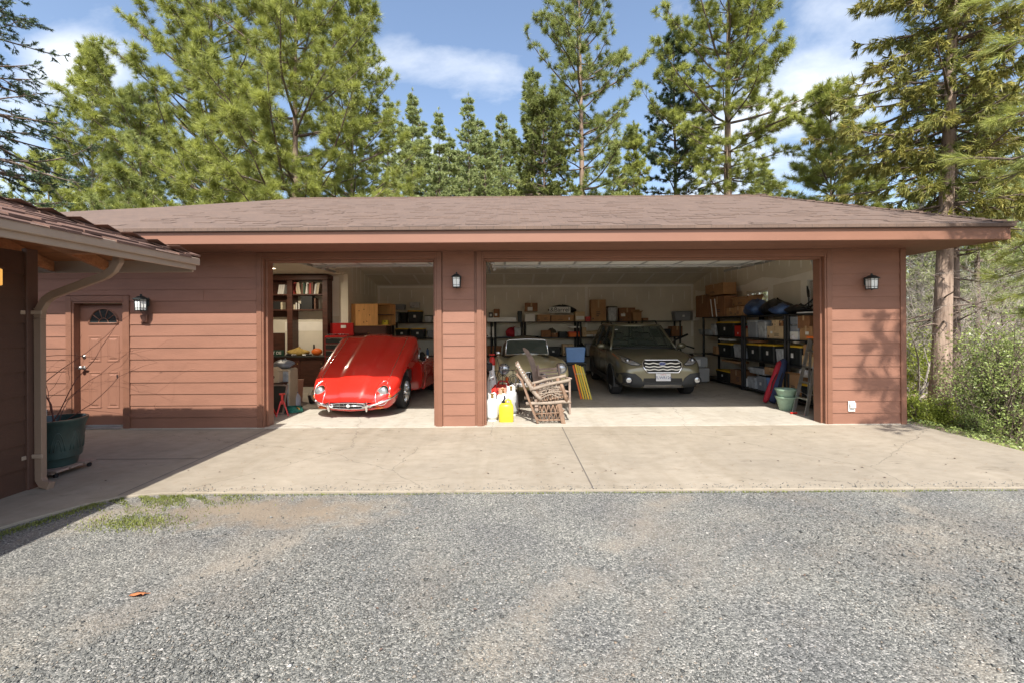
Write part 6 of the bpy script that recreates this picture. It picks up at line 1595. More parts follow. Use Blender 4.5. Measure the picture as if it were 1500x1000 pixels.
for k_, a_, b_, tp, sh, lb, kw in (
 (tote,1040.5,1047,474,2,'narrow clear tub between the far bin and the black tote, second right shelf',dict(m='bin_clear',lid='bin_grey',sticker=False)),
 (carton,1141,1147,470,2,'narrow brown box tucked behind the white plastic bag',dict(m=CD,dz=.27,dep=.2)),
 (carton,1087.5,1092,481,2,'narrow orange box between the red box and the tall grey tote',dict(m=CB,tape=False)),
 (carton,1148.5,1152,486,2,'narrow white box at the rack post under the black duffel',dict(m='paper_white',tape=False)),
 (carton,1052,1068,497,1,'flat white box lying on the leftmost yellow lid, third right shelf',dict(m='paper_white',tape=False,dz=.40,dep=.2)),
 (tote,1086.5,1091,510,1,'narrow grey tub between bins on the third right shelf',dict(m='bin_grey',lid=None,sticker=False)),
 (carton,1095,1112,498,1,'flat brown box lying on the middle yellow lid, third right shelf',dict(m=CD,tape=False,dz=.41,dep=.22)),
 (carton,1088,1092,553,0,'narrow white box on the bottom right shelf before the clear bins',dict(m='paper_white',tape=False)),
 (tote,1135,1143,556,0,'small grey bin behind the leaning chair bags',dict(m='bin_grey',lid='bin_grey',sticker=False)),
 (carton,1144,1151,550,0,'tall pale box behind the leaning chair bags',dict(m=CP)),
 (carton,1190,1199,545,0,'upright pale box at the near end of the bottom right shelf',dict(m=CP,tape=False)),
 (carton,1089,1100,444,3,'brown box behind the blue tarp on the right top shelf',dict(m=CD,dx=.22,dep=.2))):
    rr(k_, a_, b_, tp, sh, lb, **kw)
mat('ink_print', (.05,.05,.06), .8)
r13 = random.Random(13)
for o in [o for o in COL.objects if o.get('category') == 'box']:        # printed marks and sagged tops on the cartons
    kid = [c for c in o.children if c.name.startswith('carton')]
    if not kid or r13.random() < .35: continue
    vs_ = [v.co for v in kid[0].data.vertices]; x0 = min(v.x for v in vs_); x1 = max(v.x for v in vs_); y0 = min(v.y for v in vs_); h = max(v.z for v in vs_); w_ = x1-x0
    if w_ < .12 or h < .1: continue
    mb = MB(); sx = r13.uniform(-.1,.2)*w_
    for k in range(r13.choice((2,3,4))): zz_ = h*(.22+.09*k); mb.box(sx-w_*.16, sx+w_*r13.uniform(.02,.16), y0-.0021, y0-.0009, zz_, zz_+h*.035)
    mb.build('print', 'ink_print', o)
    if r13.random() < .5:
        mb = MB(); mb.box(-w_*.42, -w_*.42+.035, y0-.0021, y0-.0009, h*.08, h*.08+.05); mb.build('mark', 'ink_print', o)

# ---- bookcase with base cabinets in the alcove
t = thing('bookcase','dark brown built in bookcase with glass free shelves over base cabinets in the alcove','bookcase',(-6.6,11.93,FZ))
def BX(mb,x0,x1,y0,y1,z0,z1,b=.004): mb.bbox(x0+6.6,x1+6.6,y0-11.93,y1-11.93,z0-FZ,z1-FZ,b)
xr = at(477,450,11.93).x
mb = MB(); BX(mb,-8.3,xr,11.95,12.39,FZ,.80); mb.build('base_cabinet','wood_dark',t)
for k in range(5):
    x0 = -8.2+k*.64; mb = MB(); BX(mb,x0,x0+.60,11.93,11.948,.12,.74); BX(mb,x0+.08,x0+.52,11.922,11.929,.20,.66); c_ = mb.build('cabinet_door','wood_dark',t); mb = MB(); mb.ball((x0+.55+6.6,-.02,.62),.014,8,6); mb.build('knob','brass',c_)
mb = MB(); BX(mb,-8.3,xr+.02,11.88,12.39,.801,.84,.01); mb.build('counter','counter_dark',t)
zt = 2.99
for x0, x1 in ((xr-.14,xr),(at(417,450,11.93).x,at(425,450,11.93).x),(-7.6,-7.5),(-8.3,-8.2)):
    mb = MB(); BX(mb,x0,x1,12.05,12.39,.841,zt); mb.build('stile','wood_dark',t)
mb = MB(); BX(mb,-8.3,xr+.03,12.0,12.39,2.88,3.02,.01); mb.build('cornice','wood_dark',t)
zA, zB = 1.65+(477-431)*12.1/F, 1.65+(477-453.5)*12.1/F
for z in (zA, zB): mb = MB(); BX(mb,-8.2,xr-.01,12.08,12.38,z-.035,z); mb.build('shelf','wood_dark',t)
mb = MB(); BX(mb,-8.2,-6.12,12.36,12.388,zB-.2,2.88); BX(mb,-8.2,-6.3,12.36,12.388,.85,1.45); mb.build('back_panel','wood_dark',t)
def book(label, x, z, w_, h, m, ln=0, grp=None):
    t = thing('book', label, 'book', (x, 12.12, z), 0, grp); 
    def P(q): return [(a+ln*zz, y, zz*(1-abs(ln)*.1)) for a,y,zz in q]
    mb = MB(); mb.add(P([(0,0,0),(w_,0,0),(w_,.17,0),(0,.17,0),(0,0,h),(w_,0,h),(w_,.17,h),(0,.17,h)]), [(0,3,2,1),(4,5,6,7),(0,1,5,4),(1,2,6,5),(2,3,7,6),(3,0,4,7)]); mb.build('cover', m, t)
    mb = MB(); mb.add(P([(.004,.004,h+.0005),(w_-.004,.004,h+.0005),(w_-.004,.166,h+.0005),(.004,.166,h+.0005)]), [(0,1,2,3)]); mb.build('pages','paper_white',t)
mat('book_red', (.45,.06,.05), .6); mat('book_cream', (.6,.52,.38), .6); mat('book_brown', (.16,.08,.05), .6); mat('book_green', (.06,.12,.08), .6)
x_ = lambda px: at(px, 430, 12.12).x
for i,(px,m_,w_,ln,lab) in enumerate([(421.5,'book_green',.05,.03,'dark green book at the left of the top bookcase shelf'),(424.5,'book_red',.06,.10,'leaning red book, left of two red ones'),(428,'book_red',.07,.10,'thick leaning red book beside the orange one'),(431.5,'orange_plastic',.04,-.12,'orange spined book leaning right of the red ones'),(434.5,'book_cream',.05,-.16,'cream book leaning left, middle of the top bookcase shelf'),(437.5,'book_cream',.06,-.16,'thicker cream book leaning left beside the slim cream one'),(441.5,'book_brown',.05,0,'brown book right of the leaning cream pair'),(444,'book_green',.04,0,'slim green book left of the white one'),(447,'paper_white',.06,.12,'white book leaning right in the middle of the top shelf'),(450.5,'book_brown',.05,0,'brown book right of the leaning white one'),(453,'book_red',.05,0,'dull red book between brown ones'),(456,'book_brown',.05,0,'brown book left of the white pair'),(459.5,'paper_white',.05,.14,'white book leaning, left of the pair by the right stile'),(463,'book_cream',.06,.14,'cream book leaning beside the right stile')]):
    if px < 424: px = 426.0
    book(lab, x_(max(px,426)+ (i*.6 if px < 430 else 0)), zA, w_, .28+.02*(i%3), m_, ln, 'books on the top bookcase shelf')
for i,(px,lab) in enumerate(((406.5,'white book, left of three in the left bay of the bookcase'),(409.5,'white book, middle of three in the left bay of the bookcase'),(412.5,'white book, right of three in the left bay of the bookcase'))): book(lab, x_(px), zA, .05, .26, 'paper_white', .16, 'white books in the left bay')
for i,(px,w_,h,m_,lab) in enumerate([(427,.10,.13,'book_cream','short cream box like book on the second bookcase shelf'),(433,.03,.18,'paper_white','slim white folder, left of two on the second bookcase shelf'),(437,.03,.16,'paper_white','slim white folder, right of two on the second bookcase shelf'),(441,.30,.36,'shelf_black','large black binder block on the second bookcase shelf'),(460,.04,.3,'book_brown','brown folder leaning near the right stile, second shelf'),(398.5,.22,.22,'shelf_black','black case in the left bay of the second bookcase shelf'),(411,.05,.2,'book_cream','cream folder in the left bay of the second bookcase shelf')]): book(lab, x_(px), zB, w_, h, m_, 0)
heap('cloth_bag','yellow tan cloth bag lying on the workbench counter','bag',(at(437,512,12.1).x,12.08,.842),.30,.14,.20,'cloth_yellow',31)
t = thing('orange_grinder','orange power tool with dark spout on the counter by the bookcase','power tool',(at(463,515,12.0).x,12.05,.842)); mb = MB(); mb.ball((0,0,.10),(.15,.09,.10),14,8); mb.build('housing','orange_plastic',t,smooth=True); mb = MB(); mb.tube([(-.07,0,.12),(-.08,0,.30)],[.035,.02],8); mb.build('spout','black_plastic',t)
for i,px in enumerate((424,432,446,452)):
    t = thing('hand_tool',['black hand tool at the left of the counter clutter','grey hand tool under the cloth bag','white tube among the counter clutter','black hand tool beside the orange power tool'][i],'tool',(at(px,518,11.95).x,11.95,.842),i*1.1,'tools on the counter'); mb = MB(); mb.tube([(-.08,0,.03),(.06,0,.03)],.022,8); mb.build('handle',('black_plastic','grey_enamel','white_enamel','black_plastic')[i],t,smooth=40); mb = MB(); mb.tube([(.06,0,.03),(.15,.02,.03)],[.014,.008],6); mb.build('tip','steel',t)
t = thing('small_sign','small dark green sign with pale letters at the left end of the counter','sign',(at(405,517,11.92).x,11.95,.842)); mb = MB(); mb.bbox(-.19,.19,-.01,.01,0,.16,.004); mb.build('board','sign_green',t); text_part('T DE','sign_letters',.11,'paper_white',t,Matrix.Translation((0,-.012,.08)) @ Matrix.Rotation(R(90),4,'X'),.001)

# ---- red tool chest, pine cabinet on a dark dresser
X0 = at(484,495,12.1).x
t = thing('tool_chest','red tool chest with open lid and black drawers behind the red car','tool chest',(X0+.26,12.02,FZ))
mb = MB(); mb.bbox(-.30,.30,-.2,.22,.06,1.36,.01); mb.build('cabinet','red_metal',t)
for k in range(7):
    z = .18+k*.165; mb = MB(); mb.bbox(-.28,.28,-.215,-.202,z,z+.145,.004); d_ = mb.build('drawer','tote_black',t); mb = MB(); mb.bbox(-.26,.26,-.232,-.2155,z+.115,z+.135,.003); mb.build('drawer_pull','chrome',d_)
mb = MB(); mb.bbox(-.30,.34,.16,.22,1.361,1.70,.01); mb.build('lid','red_metal',t)
mb = MB(); mb.bbox(.0,.14,.145,.158,1.56,1.64,.002); mb.build('sticker','paper_white',t)
for k in range(6): 
    t2 = thing('loose_tool',['wrench lying leftmost on the tool chest','second wrench on the tool chest','black socket on the tool chest','chrome socket on the tool chest','screwdriver on the tool chest','pliers lying rightmost on the tool chest'][k],'tool',(X0+.02+k*.09,12.0,1.385),k*.7,'tools on the tool chest'); mb = MB(); mb.tube([(-.07,0,.015),(.07,0,.02)],.012,6); mb.build('handle','steel' if k%2 else 'black_plastic',t2); mb = MB(); mb.ball((.075,0,.022),(.025,.018,.014),8,6); mb.build('jaw','steel',t2)
t = thing('dresser','dark cherry dresser under the pine cabinet','dresser',(-4.02,12.85,FZ)); mb = MB(); mb.bbox(-.48,.50,-.3,.3,0,1.62,.01); mb.build('case','wood_dark',t)
for k in range(4): mb = MB(); mb.bbox(-.45,.47,-.318,-.302,.1+k*.38,.44+k*.38,.006); d_ = mb.build('drawer','wood_dark',t); mb = MB(); mb.ball((0,-.33,.27+k*.38),.02,8,6); mb.build('knob','brass',d_)
xa, xb, xc = at(515,460,12.6).x, at(554,460,12.6).x, at(570,460,12.9).x
t = thing('pine_cabinet','open fronted knotty pine cabinet on the dark dresser behind the red car','cabinet',((xa+xb)/2,12.6,1.632)); W2 = (xb-xa)/2; H_ = .62
mb = MB(); mb.bbox(-W2,W2,-.02,0,0,H_,.004); mb.build('side_panel','wood_pine',t)
mb = MB(); mb.bbox(-W2,W2+.35,-.0,.55,H_-.02,H_+.002,.003); mb.bbox(-W2,W2+.35,.001,.55,0,.02,.003); mb.bbox(-W2,-W2+.02,.001,.55,.021,H_-.021,.002); mb.bbox(-W2+.02,W2+.35,.53,.55,.021,H_-.021,.002); mb.build('carcass','wood_pine',t)
mb = MB(); mb.bbox(-W2+.021,W2+.32,.002,.52,.30,.316,.002); mb.build('shelf','wood_dark',t)
mb = MB()
for x,z in ((.14,.30),(-.16,.42),(.06,.12),(-.03,.10),(-.02,.46)): mb.lathe([(.018,0),(.012,.0015)],n=10,M=Matrix.Translation((x,-.0205,z)) @ Matrix.Rotation(R(90),4,'X'))
mb.build('knots','knot',t)
t = thing('yellow_case','small yellow case inside the dark side of the pine cabinet','case',(xb+.16,12.75,1.654)); mb = MB(); mb.bbox(-.09,.09,-.05,.05,0,.13,.01); mb.build('shell','yellow_plastic',t); mb = MB(); mb.bbox(-.02,.02,-.056,-.051,.08,.11,.002); mb.build('latch','black_plastic',t)

# ---- left front corner of the left bay
t = thing('plastic_drawers','low grey plastic drawer unit inside the left bay, under folded sheets','drawers',(-4.60,9.0,FZ)); mb = MB(); mb.bbox(-.20,.20,-.18,.18,0,.78,.02); mb.build('shell','beige_plastic',t)
for k in range(3): mb = MB(); mb.bbox(-.18,.18,-.196,-.182,.05+k*.24,.26+k*.24,.01); mb.build('drawer','bin_clear',t)
t = thing('beige_birdhouse','beige box with a dark round hole in front of the grey drawers, left bay','box',(-4.58,8.62,.55)); t.location.z = .56
mb = MB(); mb.bbox(-.11,.11,-.08,.08,0,.22,.006); mb.prism([(-.13,.22),(.13,.22),(.0,.30)],'y',-.09,.09); mb.build('walls','beige_plastic',t); mb = MB(); mb.lathe([(.032,0),(.032,.003)],n=16,M=Matrix.Translation((0,-.081,.11)) @ Matrix.Rotation(R(90),4,'X')); mb.build('hole','grille_black',t)
t = thing('small_table','low dark table holding the beige birdhouse inside the left bay','table',(-4.60,8.6,FZ)); mb = MB(); mb.bbox(-.20,.20,-.16,.16,.515,.545,.006); mb.build('top','wood_dark',t)
for sx in (-1,1):
    for sy in (-1,1): mb = MB(); mb.bbox(sx*.17-.018,sx*.17+.018,sy*.13-.018,sy*.13+.018,0,.514,.003); mb.build('leg','wood_dark',t)
heap('folded_sheets','pile of folded grey sheets on the plastic drawers in the left bay','cloth',(-4.62,9.0,.795),.20,.17,.16,'bin_grey',33)
t = thing('peach_box','tall peach coloured open bin left of the red car','bin',(-4.66,9.55,FZ)); mb = MB(); mb.loft([[(x*k,y*k,z) for x,y in ((-.14,-.12),(.14,-.12),(.14,.12),(-.14,.12))] for z,k in ((0,.85),(.46,1.0),(.48,1.06),(.475,.95),(.05,.8))]); mb.build('tub','peach',t); mb = MB(); mb.bbox(-.12,.12,-.1,.1,.40,.42,.004); mb.build('contents','tote_black',t)
t = thing('picture_frame','dark framed panel leaning against the table inside the left bay','frame',(-4.42,8.28,FZ),R(-8)); MF = Matrix.Rotation(R(-14),4,'X'); mb = MB(); mb.bbox(-.16,.16,-.006,.006,0,.52,.003,M=MF); mb.build('panel','counter_dark',t)
mb = MB()
for x0,x1,z0,z1 in ((-.19,-.161,0,.55),(.161,.19,0,.55),(-.16,.16,.521,.55),(-.16,.16,-.0,.03)): mb.bbox(x0,x1,-.018,.010,z0,z1,.003,M=MF)
mb.build('frame_rails','board_grey',t)
for i,(x,y,s,lab) in enumerate(((-4.36,8.02,.30,'red axle stand nearest the left jamb'),(-4.20,8.14,.38,'taller red axle stand in front of the dark framed panel'))):
    t = thing('axle_stand',lab,'axle stand',(x,y,FZ),.5*i,'red axle stands')
    for k in range(4):
        a = pi/4+k*pi/2; mb = MB(); mb.sqtube([(.12*cos(a)*s*3,.12*sin(a)*s*3,0),(.03*cos(a),.03*sin(a),s*.7)],.022,.010); mb.build('leg','red_plastic',t)
    mb = MB(); mb.bbox(-.02,.02,-.02,.02,s*.55,s,.003); mb.bbox(-.05,.05,-.018,.018,s,s+.03,.004); mb.build('post','red_plastic',t)
t = thing('gallon_jug','translucent grey gallon jug on the floor left of the red car','jug',(-4.42,9.15,FZ)); mb = MB(); mb.lathe([(.075,0),(.085,.02),(.085,.15),(.065,.20),(.03,.245),(.022,.25),(.022,.27)],n=20); mb.build('bottle','jug',t,smooth=40); mb = MB(); mb.lathe([(.025,.262),(.025,.285)],n=12); mb.build('cap','bin_blue',t); mb = MB(); mb.tube([(.0,-.03,.245),(.0,-.085,.235),(0,-.10,.18),(0,-.083,.14)],.012,6); mb.build('handle','jug',t,smooth=True)
t = thing('dark_ball','small black round bucket behind the gallon jug','bucket',(-4.22,9.42,FZ)); mb = MB(); mb.lathe([(.06,0),(.09,.16),(.095,.165),(.085,.16),(.06,.02)],n=20); mb.build('pail','tote_black',t,smooth=40); mb = MB(); mb.tube([(.09*cos(a),0,.16+.08*sin(a)) for a in [pi*k/12 for k in range(13)]],.004,5); mb.build('bail','steel',t)
t = thing('garden_hose','coiled dark green hose on the floor by the left jamb','hose',(-4.12,8.42,FZ)); mb = MB(); mb.tube([((.15+.01*sin(k*.9))*cos(k*.42),(.13+.008*cos(k))*sin(k*.42),.014+k*.0011) for k in range(90)],.012,6); mb.build('coil','hose_green',t,smooth=True); mb = MB(); mb.tube([(.10,-.10,.115),(.17,-.14,.09)],.014,8); mb.build('nozzle','brass',t)

# ---- right front corner of the wide bay
t = thing('nested_pots','two nested pale green glazed pots on the floor by the ladder','flower pot',(5.18,8.36,FZ)); 
mb = MB(); mb.lathe([(.105,0),(.115,.01),(.155,.18),(.178,.235),(.185,.24),(.185,.262),(.165,.262),(.15,.24)],n=36); mb.build('lower_pot','pot_celadon',t,smooth=45)
mb = MB(); mb.lathe([(.14,.263),(.150,.30),(.172,.37),(.186,.375),(.186,.402),(.165,.402),(.14,.33),(.12,.28)],n=36); mb.build('upper_pot','pot_celadon',t,smooth=45)
for i,(x0,y0,x1,y1,z1,r,m_,lab) in enumerate(((5.30,9.02,5.62,9.12,.90,.085,'canvas_navy','fat navy blue folded camp chair bag leaning on the right rack'),(5.17,9.05,5.52,9.10,.86,.055,'canvas_red','slim red folded chair bag leaning left of the navy one'))):
    t = thing('chair_bag',lab,'bag',(x0,y0,FZ)); dx,dy = x1-x0,y1-y0; mb = MB(); mb.tube([(0,0,.03),(dx*.1,dy*.1,z1*.1),(dx*.3,dy*.3,z1*.3),(dx*.55,dy*.55,z1*.55),(dx*.8,dy*.8,z1*.8),(dx*.95,dy*.95,z1*.95),(dx,dy,z1)],[r*.6,r,r*1.1,r*.95,r*1.02,r*.85,r*.3],14); mb.build('sleeve',m_,t,smooth=True)
    mb = MB(); mb.tube([(dx*.3-.01,dy*.3-r*1.1,z1*.3),(dx*.5-.05,dy*.5-r*1.5,z1*.5),(dx*.7-.01,dy*.7-r,z1*.7)],.010,5); mb.build('strap','shelf_black',t)
t = thing('step_ladder','folded aluminium step ladder leaning inside the right jamb','ladder',(5.30,8.0,FZ))
def L3(u, v, z): return (-.12+.24*z/1.35+0*u, .0+v, z)
for v in (-.17,.17):
    mb = MB(); mb.sqtube([(-.10,v,0),(.18,v*.72,1.35)],.055,.022); mb.build('rail','steel',t); 
    mb = MB(); mb.sqtube([(.14,v*.9,0),(.20,v*.7,1.30)],.035,.018); mb.build('rear_rail','steel',t)
for k in range(4):
    z = .28+k*.28; x = -.10+.28*z/1.35; q = .17-.05*z/1.35
    mb = MB(); mb.bbox(x-.035,x+.045,-q,q,z-.012,z+.012,.003); mb.build('step','brushed',t)
mb = MB(); mb.bbox(.12,.24,-.14,.14,1.35,1.39,.006); mb.build('top_cap','orange_plastic',t)
mb = MB(); mb.sqtube([(-.03,-.15,.4),(.16,-.15,.30)],.02,.01); mb.sqtube([(-.03,.15,.4),(.16,.15,.30)],.02,.01); mb.build('spreader','steel',t)
t = thing('garden_trowel','red handled hand tool on the floor beside the ladder foot','tool',(5.12,7.98,FZ)); mb = MB(); mb.tube([(-.10,0,.02),(.02,.0,.02)],.015,8); mb.build('handle','red_plastic',t,smooth=40); mb = MB(); mb.sqtube([(.02,0,.02),(.12,.01,.015)],.05,.006); mb.build('blade','steel',t)
t = thing('grey_compressor','pale grey boxy machine on the floor in the corner behind the wagon nose','machine',(5.15,12.3,FZ)); mb = MB(); mb.bbox(-.28,.28,-.2,.2,.04,.42,.03); mb.bbox(-.22,.24,-.18,.18,.43,.72,.03); mb.build('casing','grey_enamel',t); mb = MB(); mb.bbox(-.15,.02,-.215,-.202,.48,.66,.006); mb.build('panel','white_enamel',t); mb = MB(); mb.tube([(-.2,0,.70),(-.2,0,.80),(.2,0,.80),(.2,0,.70)],.014,6); mb.build('handle','black_plastic',t)
t = thing('corner_exercise_machine','black machine with levers in the dark corner right of the wagon','machine',(5.0,13.3,FZ)); mb = MB(); mb.bbox(-.4,.4,-.3,.3,.45,.75,.05); mb.bbox(-.45,.45,-.05,.05,0,.10,.02); mb.bbox(-.06,.06,-.05,.05,.10,.45,.02); mb.build('base','tote_black',t)
mb = MB(); mb.tube([(-.4,0,.7),(-.1,-.1,1.15),(.3,0,1.3)],.03,8); mb.tube([(-.3,-.2,.7),(.1,-.2,1.0),(.45,-.1,.9)],.025,8); mb.build('levers','black_plastic',t,smooth=True); mb = MB(); mb.bbox(-.02,.10,-.315,-.302,.60,.68,.006); mb.build('badge','paper_white',t)

# ---- middle: blue bin, yellow ramps, weathered board, fuel cans, tanks
t = thing('storage_chest','black storage chest on the floor between the tan roadster and the wagon','chest',(1.62,11.25,FZ)); mb = MB(); mb.bbox(-.24,.24,-.3,.3,0,.64,.02); mb.build('tub','tote_black',t); mb = MB(); mb.bbox(-.26,.26,-.32,.32,.641,.70,.015); mb.build('lid','tote_black',t)
tote('tilted open blue tub on the black chest beside the tan roadster',(1.60,11.05,.72),.50,.36,.40,R(-4),'bin_sky',None,sticker=False)
t = thing('folding_rack','fan of five yellow and orange folding slats leaning beside the tan roadster','rack',(1.50,9.75,FZ))
for k in range(5):
    mb = MB(); mb.sqtube([(.04+k*.052,0-.02*k,0),(-.13+k*.050,.03,.76-.02*abs(k-1))],.034,.03); mb.build('slat','yellow_paint' if k in (1,3) else ('orange_plastic' if k == 0 else 'yellow_plastic'),t)
mb = MB(); mb.tube([(-.09,.0,.55),(.15,.0,.55)],.006,6); mb.build('hinge_rod','steel',t)
t = thing('weathered_board','curved weathered grey brown board leaning up against the tan roadster hood','board',(.36,8.62,FZ)); mb = MB()
mb.loft([[(x-w_,y-.02,z),(x+w_,y-.02,z),(x+w_,y+.02,z),(x-w_,y+.02,z)] for x,y,z,w_ in ((.14,-.12,0,.045),(.13,-.02,.45,.05),(.10,.08,.75,.055),(.04,.15,.95,.055),(-.06,.24,1.12,.05),(-.10,.28,1.17,.02))]); mb.build('plank','board_grey',t,smooth=40)
mb = MB(); mb.bbox(.08,.18,-.045,-.03,.40,.43,.003); mb.build('cleat','board_grey',t)
t = thing('wire_plant_stand','black scrolled wire plant stand in front of the tan roadster headlight','plant stand',(-.06,8.25,FZ)); mb = MB()
for s in (-1,1): mb.tube([(s*.22,0,0),(s*.20,0,.5),(s*.24,0,.78)],.007,6); mb.tube([(s*.10,.16,0),(s*.10,.14,.78)],.007,6)
mb.tube([(-.24,0,.78),(.26,0,.80)],.007,6); mb.tube([(-.20,0,.48),(.20,0,.48)],.007,6); mb.build('frame','black_plastic',t,smooth=True)
mb = MB()
for cx_,cz_,r in ((-.10,.64,.09),(.10,.62,.10),(0,.30,.08)): mb.tube([(cx_+r*(1-.02*k)*cos(k*.42),-.002,cz_+r*(1-.02*k)*sin(k*.42)) for k in range(26)],.006,5)
mb.build('scrolls','black_plastic',t,smooth=True)
def tank(loc, r, h, m, label, collar='white_enamel', rz=0):
    t = thing('propane_tank',label,'gas cylinder',loc,rz,'propane tanks by the pillar')
    mb = MB(); mb.lathe([(r*.80,0),(r*.80,.03)],n=28); mb.build('foot_ring',collar,t,smooth=40)
    mb = MB(); mb.lathe([(r*.5,.022),(r*.88,.04),(r,.085),(r,h*.78),(r*.9,h*.90),(r*.6,h*.97),(r*.25,h)],n=32); mb.build('cylinder',m,t,smooth=True)
    mb = MB(); n=28; a0,a1=R(-150),R(150); rg=[]
    for k in range(n+1):
        a=a0+(a1-a0)*k/n-pi/2+pi; c_,s_=cos(a),sin(a); q=r*.62; zt_=h+.10-.03*abs(cos(a*1.5))
        rg.append([(q*c_,q*s_,h*.93),((q+.006)*c_,(q+.006)*s_,h*.93),((q+.006)*c_,(q+.006)*s_,zt_),(q*c_,q*s_,zt_)])
    mb.loft(rg); mb.build('collar',collar,t)
    mb = MB(); mb.lathe([(.018,h),(.018,h+.05),(.03,h+.055),(.03,h+.075)],n=12); mb.tube([(0,0,h+.03),(0,-.05,h+.03)],.014,8); mb.build('valve','brass',t,smooth=40)
tank((-.325,7.62,FZ),.105,.38,'white_enamel','white propane tank nearest the pillar, standing in the sun')
tank((-.155,7.92,FZ),.105,.42,'white_enamel','white propane tank with reddish collar between two others','peach',.5)
tank((.00,8.10,FZ),.125,.44,'grey_enamel','grey white propane tank farthest right, behind the yellow can',rz=.2)
t = thing('yellow_fuel_can','bright yellow fuel can with black spout in front of the propane tanks','fuel can',(-.085,7.52,FZ))
def cr(x0,x1,y0,y1,z,b=.025): return [(x0+b,y0,z),(x1-b,y0,z),(x1,y0+b,z),(x1,y1-b,z),(x1-b,y1,z),(x0+b,y1,z),(x0,y1-b,z),(x0,y0+b,z)]
mb = MB(); mb.loft([cr(-.12,.12,-.07,.07,.0),cr(-.125,.125,-.075,.075,.02),cr(-.125,.125,-.075,.075,.24),cr(-.115,.115,-.07,.07,.28),cr(-.08,.09,-.05,.05,.315)]); mb.build('tank','yellow_plastic',t,smooth=50)
mb = MB(); mb.tube([(.09,0,.26),(.075,0,.35),(.03,0,.375),(.0,0,.36),(-.01,0,.31)],.016,8); mb.build('handle','yellow_plastic',t,smooth=True)
mb = MB(); mb.tube([(-.05,0,.30),(-.05,0,.345)],.032,12); mb.tube([(-.05,0,.34),(-.02,-.03,.40),(-.03,-.03,.44)],.016,8); mb.build('spout','black_plastic',t,smooth=40)
mb = MB(); mb.bbox(-.06,.06,-.079,-.0755,.08,.18,.0015); mb.build('embossed_panel','yellow_plastic',t)
t = thing('red_fuel_can','dark red plastic fuel can lying behind the propane tanks','fuel can',(-.16,8.46,FZ)); mb = MB(); mb.loft([cr(-.20,.20,-.12,.12,.0),cr(-.21,.21,-.13,.13,.03),cr(-.21,.21,-.13,.13,.42),cr(-.15,.15,-.09,.09,.50)]); mb.build('tank','red_plastic',t,smooth=50); mb = MB(); mb.tube([(-.1,0,.49),(-.06,0,.56),(.08,0,.56),(.12,0,.49)],.02,8); mb.build('handle','red_plastic',t,smooth=True); mb = MB(); mb.tube([(.14,-.02,.48),(.18,-.02,.54)],.03,10); mb.build('cap','black_plastic',t)
t = thing('pump_sprayer','tall white pump sprayer with red cap standing just inside the pillar','sprayer',(-.36,8.55,FZ)); mb = MB(); mb.lathe([(.09,0),(.10,.02),(.10,.55),(.07,.66),(.045,.72),(.045,.86)],n=24); mb.build('bottle','white_enamel',t,smooth=40); mb = MB(); mb.lathe([(.055,.86),(.06,.88),(.055,.98),(.03,1.02)],n=18); mb.ball((0,0,1.06),(.06,.02,.02),10,6); mb.build('cap','red_plastic',t,smooth=40); mb = MB(); mb.tube([(.08,0,.6),(.14,-.02,.8),(.10,-.03,.98)],.009,6); mb.build('wand','black_plastic',t,smooth=True)
t = thing('string_trimmer','grey and black string trimmer leaning upright inside the pillar','trimmer',(-.37,8.12,FZ)); mb = MB(); mb.tube([(.02,0,.04),(-.03,.03,.95)],.014,8); mb.build('shaft','steel',t); mb = MB(); mb.bbox(-.09,.03,-.03,.09,.80,.94,.02); mb.build('motor','black_plastic',t); mb = MB(); mb.lathe([(.06,.0),(.07,.03),(.03,.06)],n=16); mb.build('head','black_plastic',t,smooth=40); mb = MB(); mb.tube([(-.02,-.0,.62),(.0,-.10,.68),(.05,-.10,.70),(.04,0,.64)],.012,6); mb.build('grip','grey_enamel',t,smooth=True)

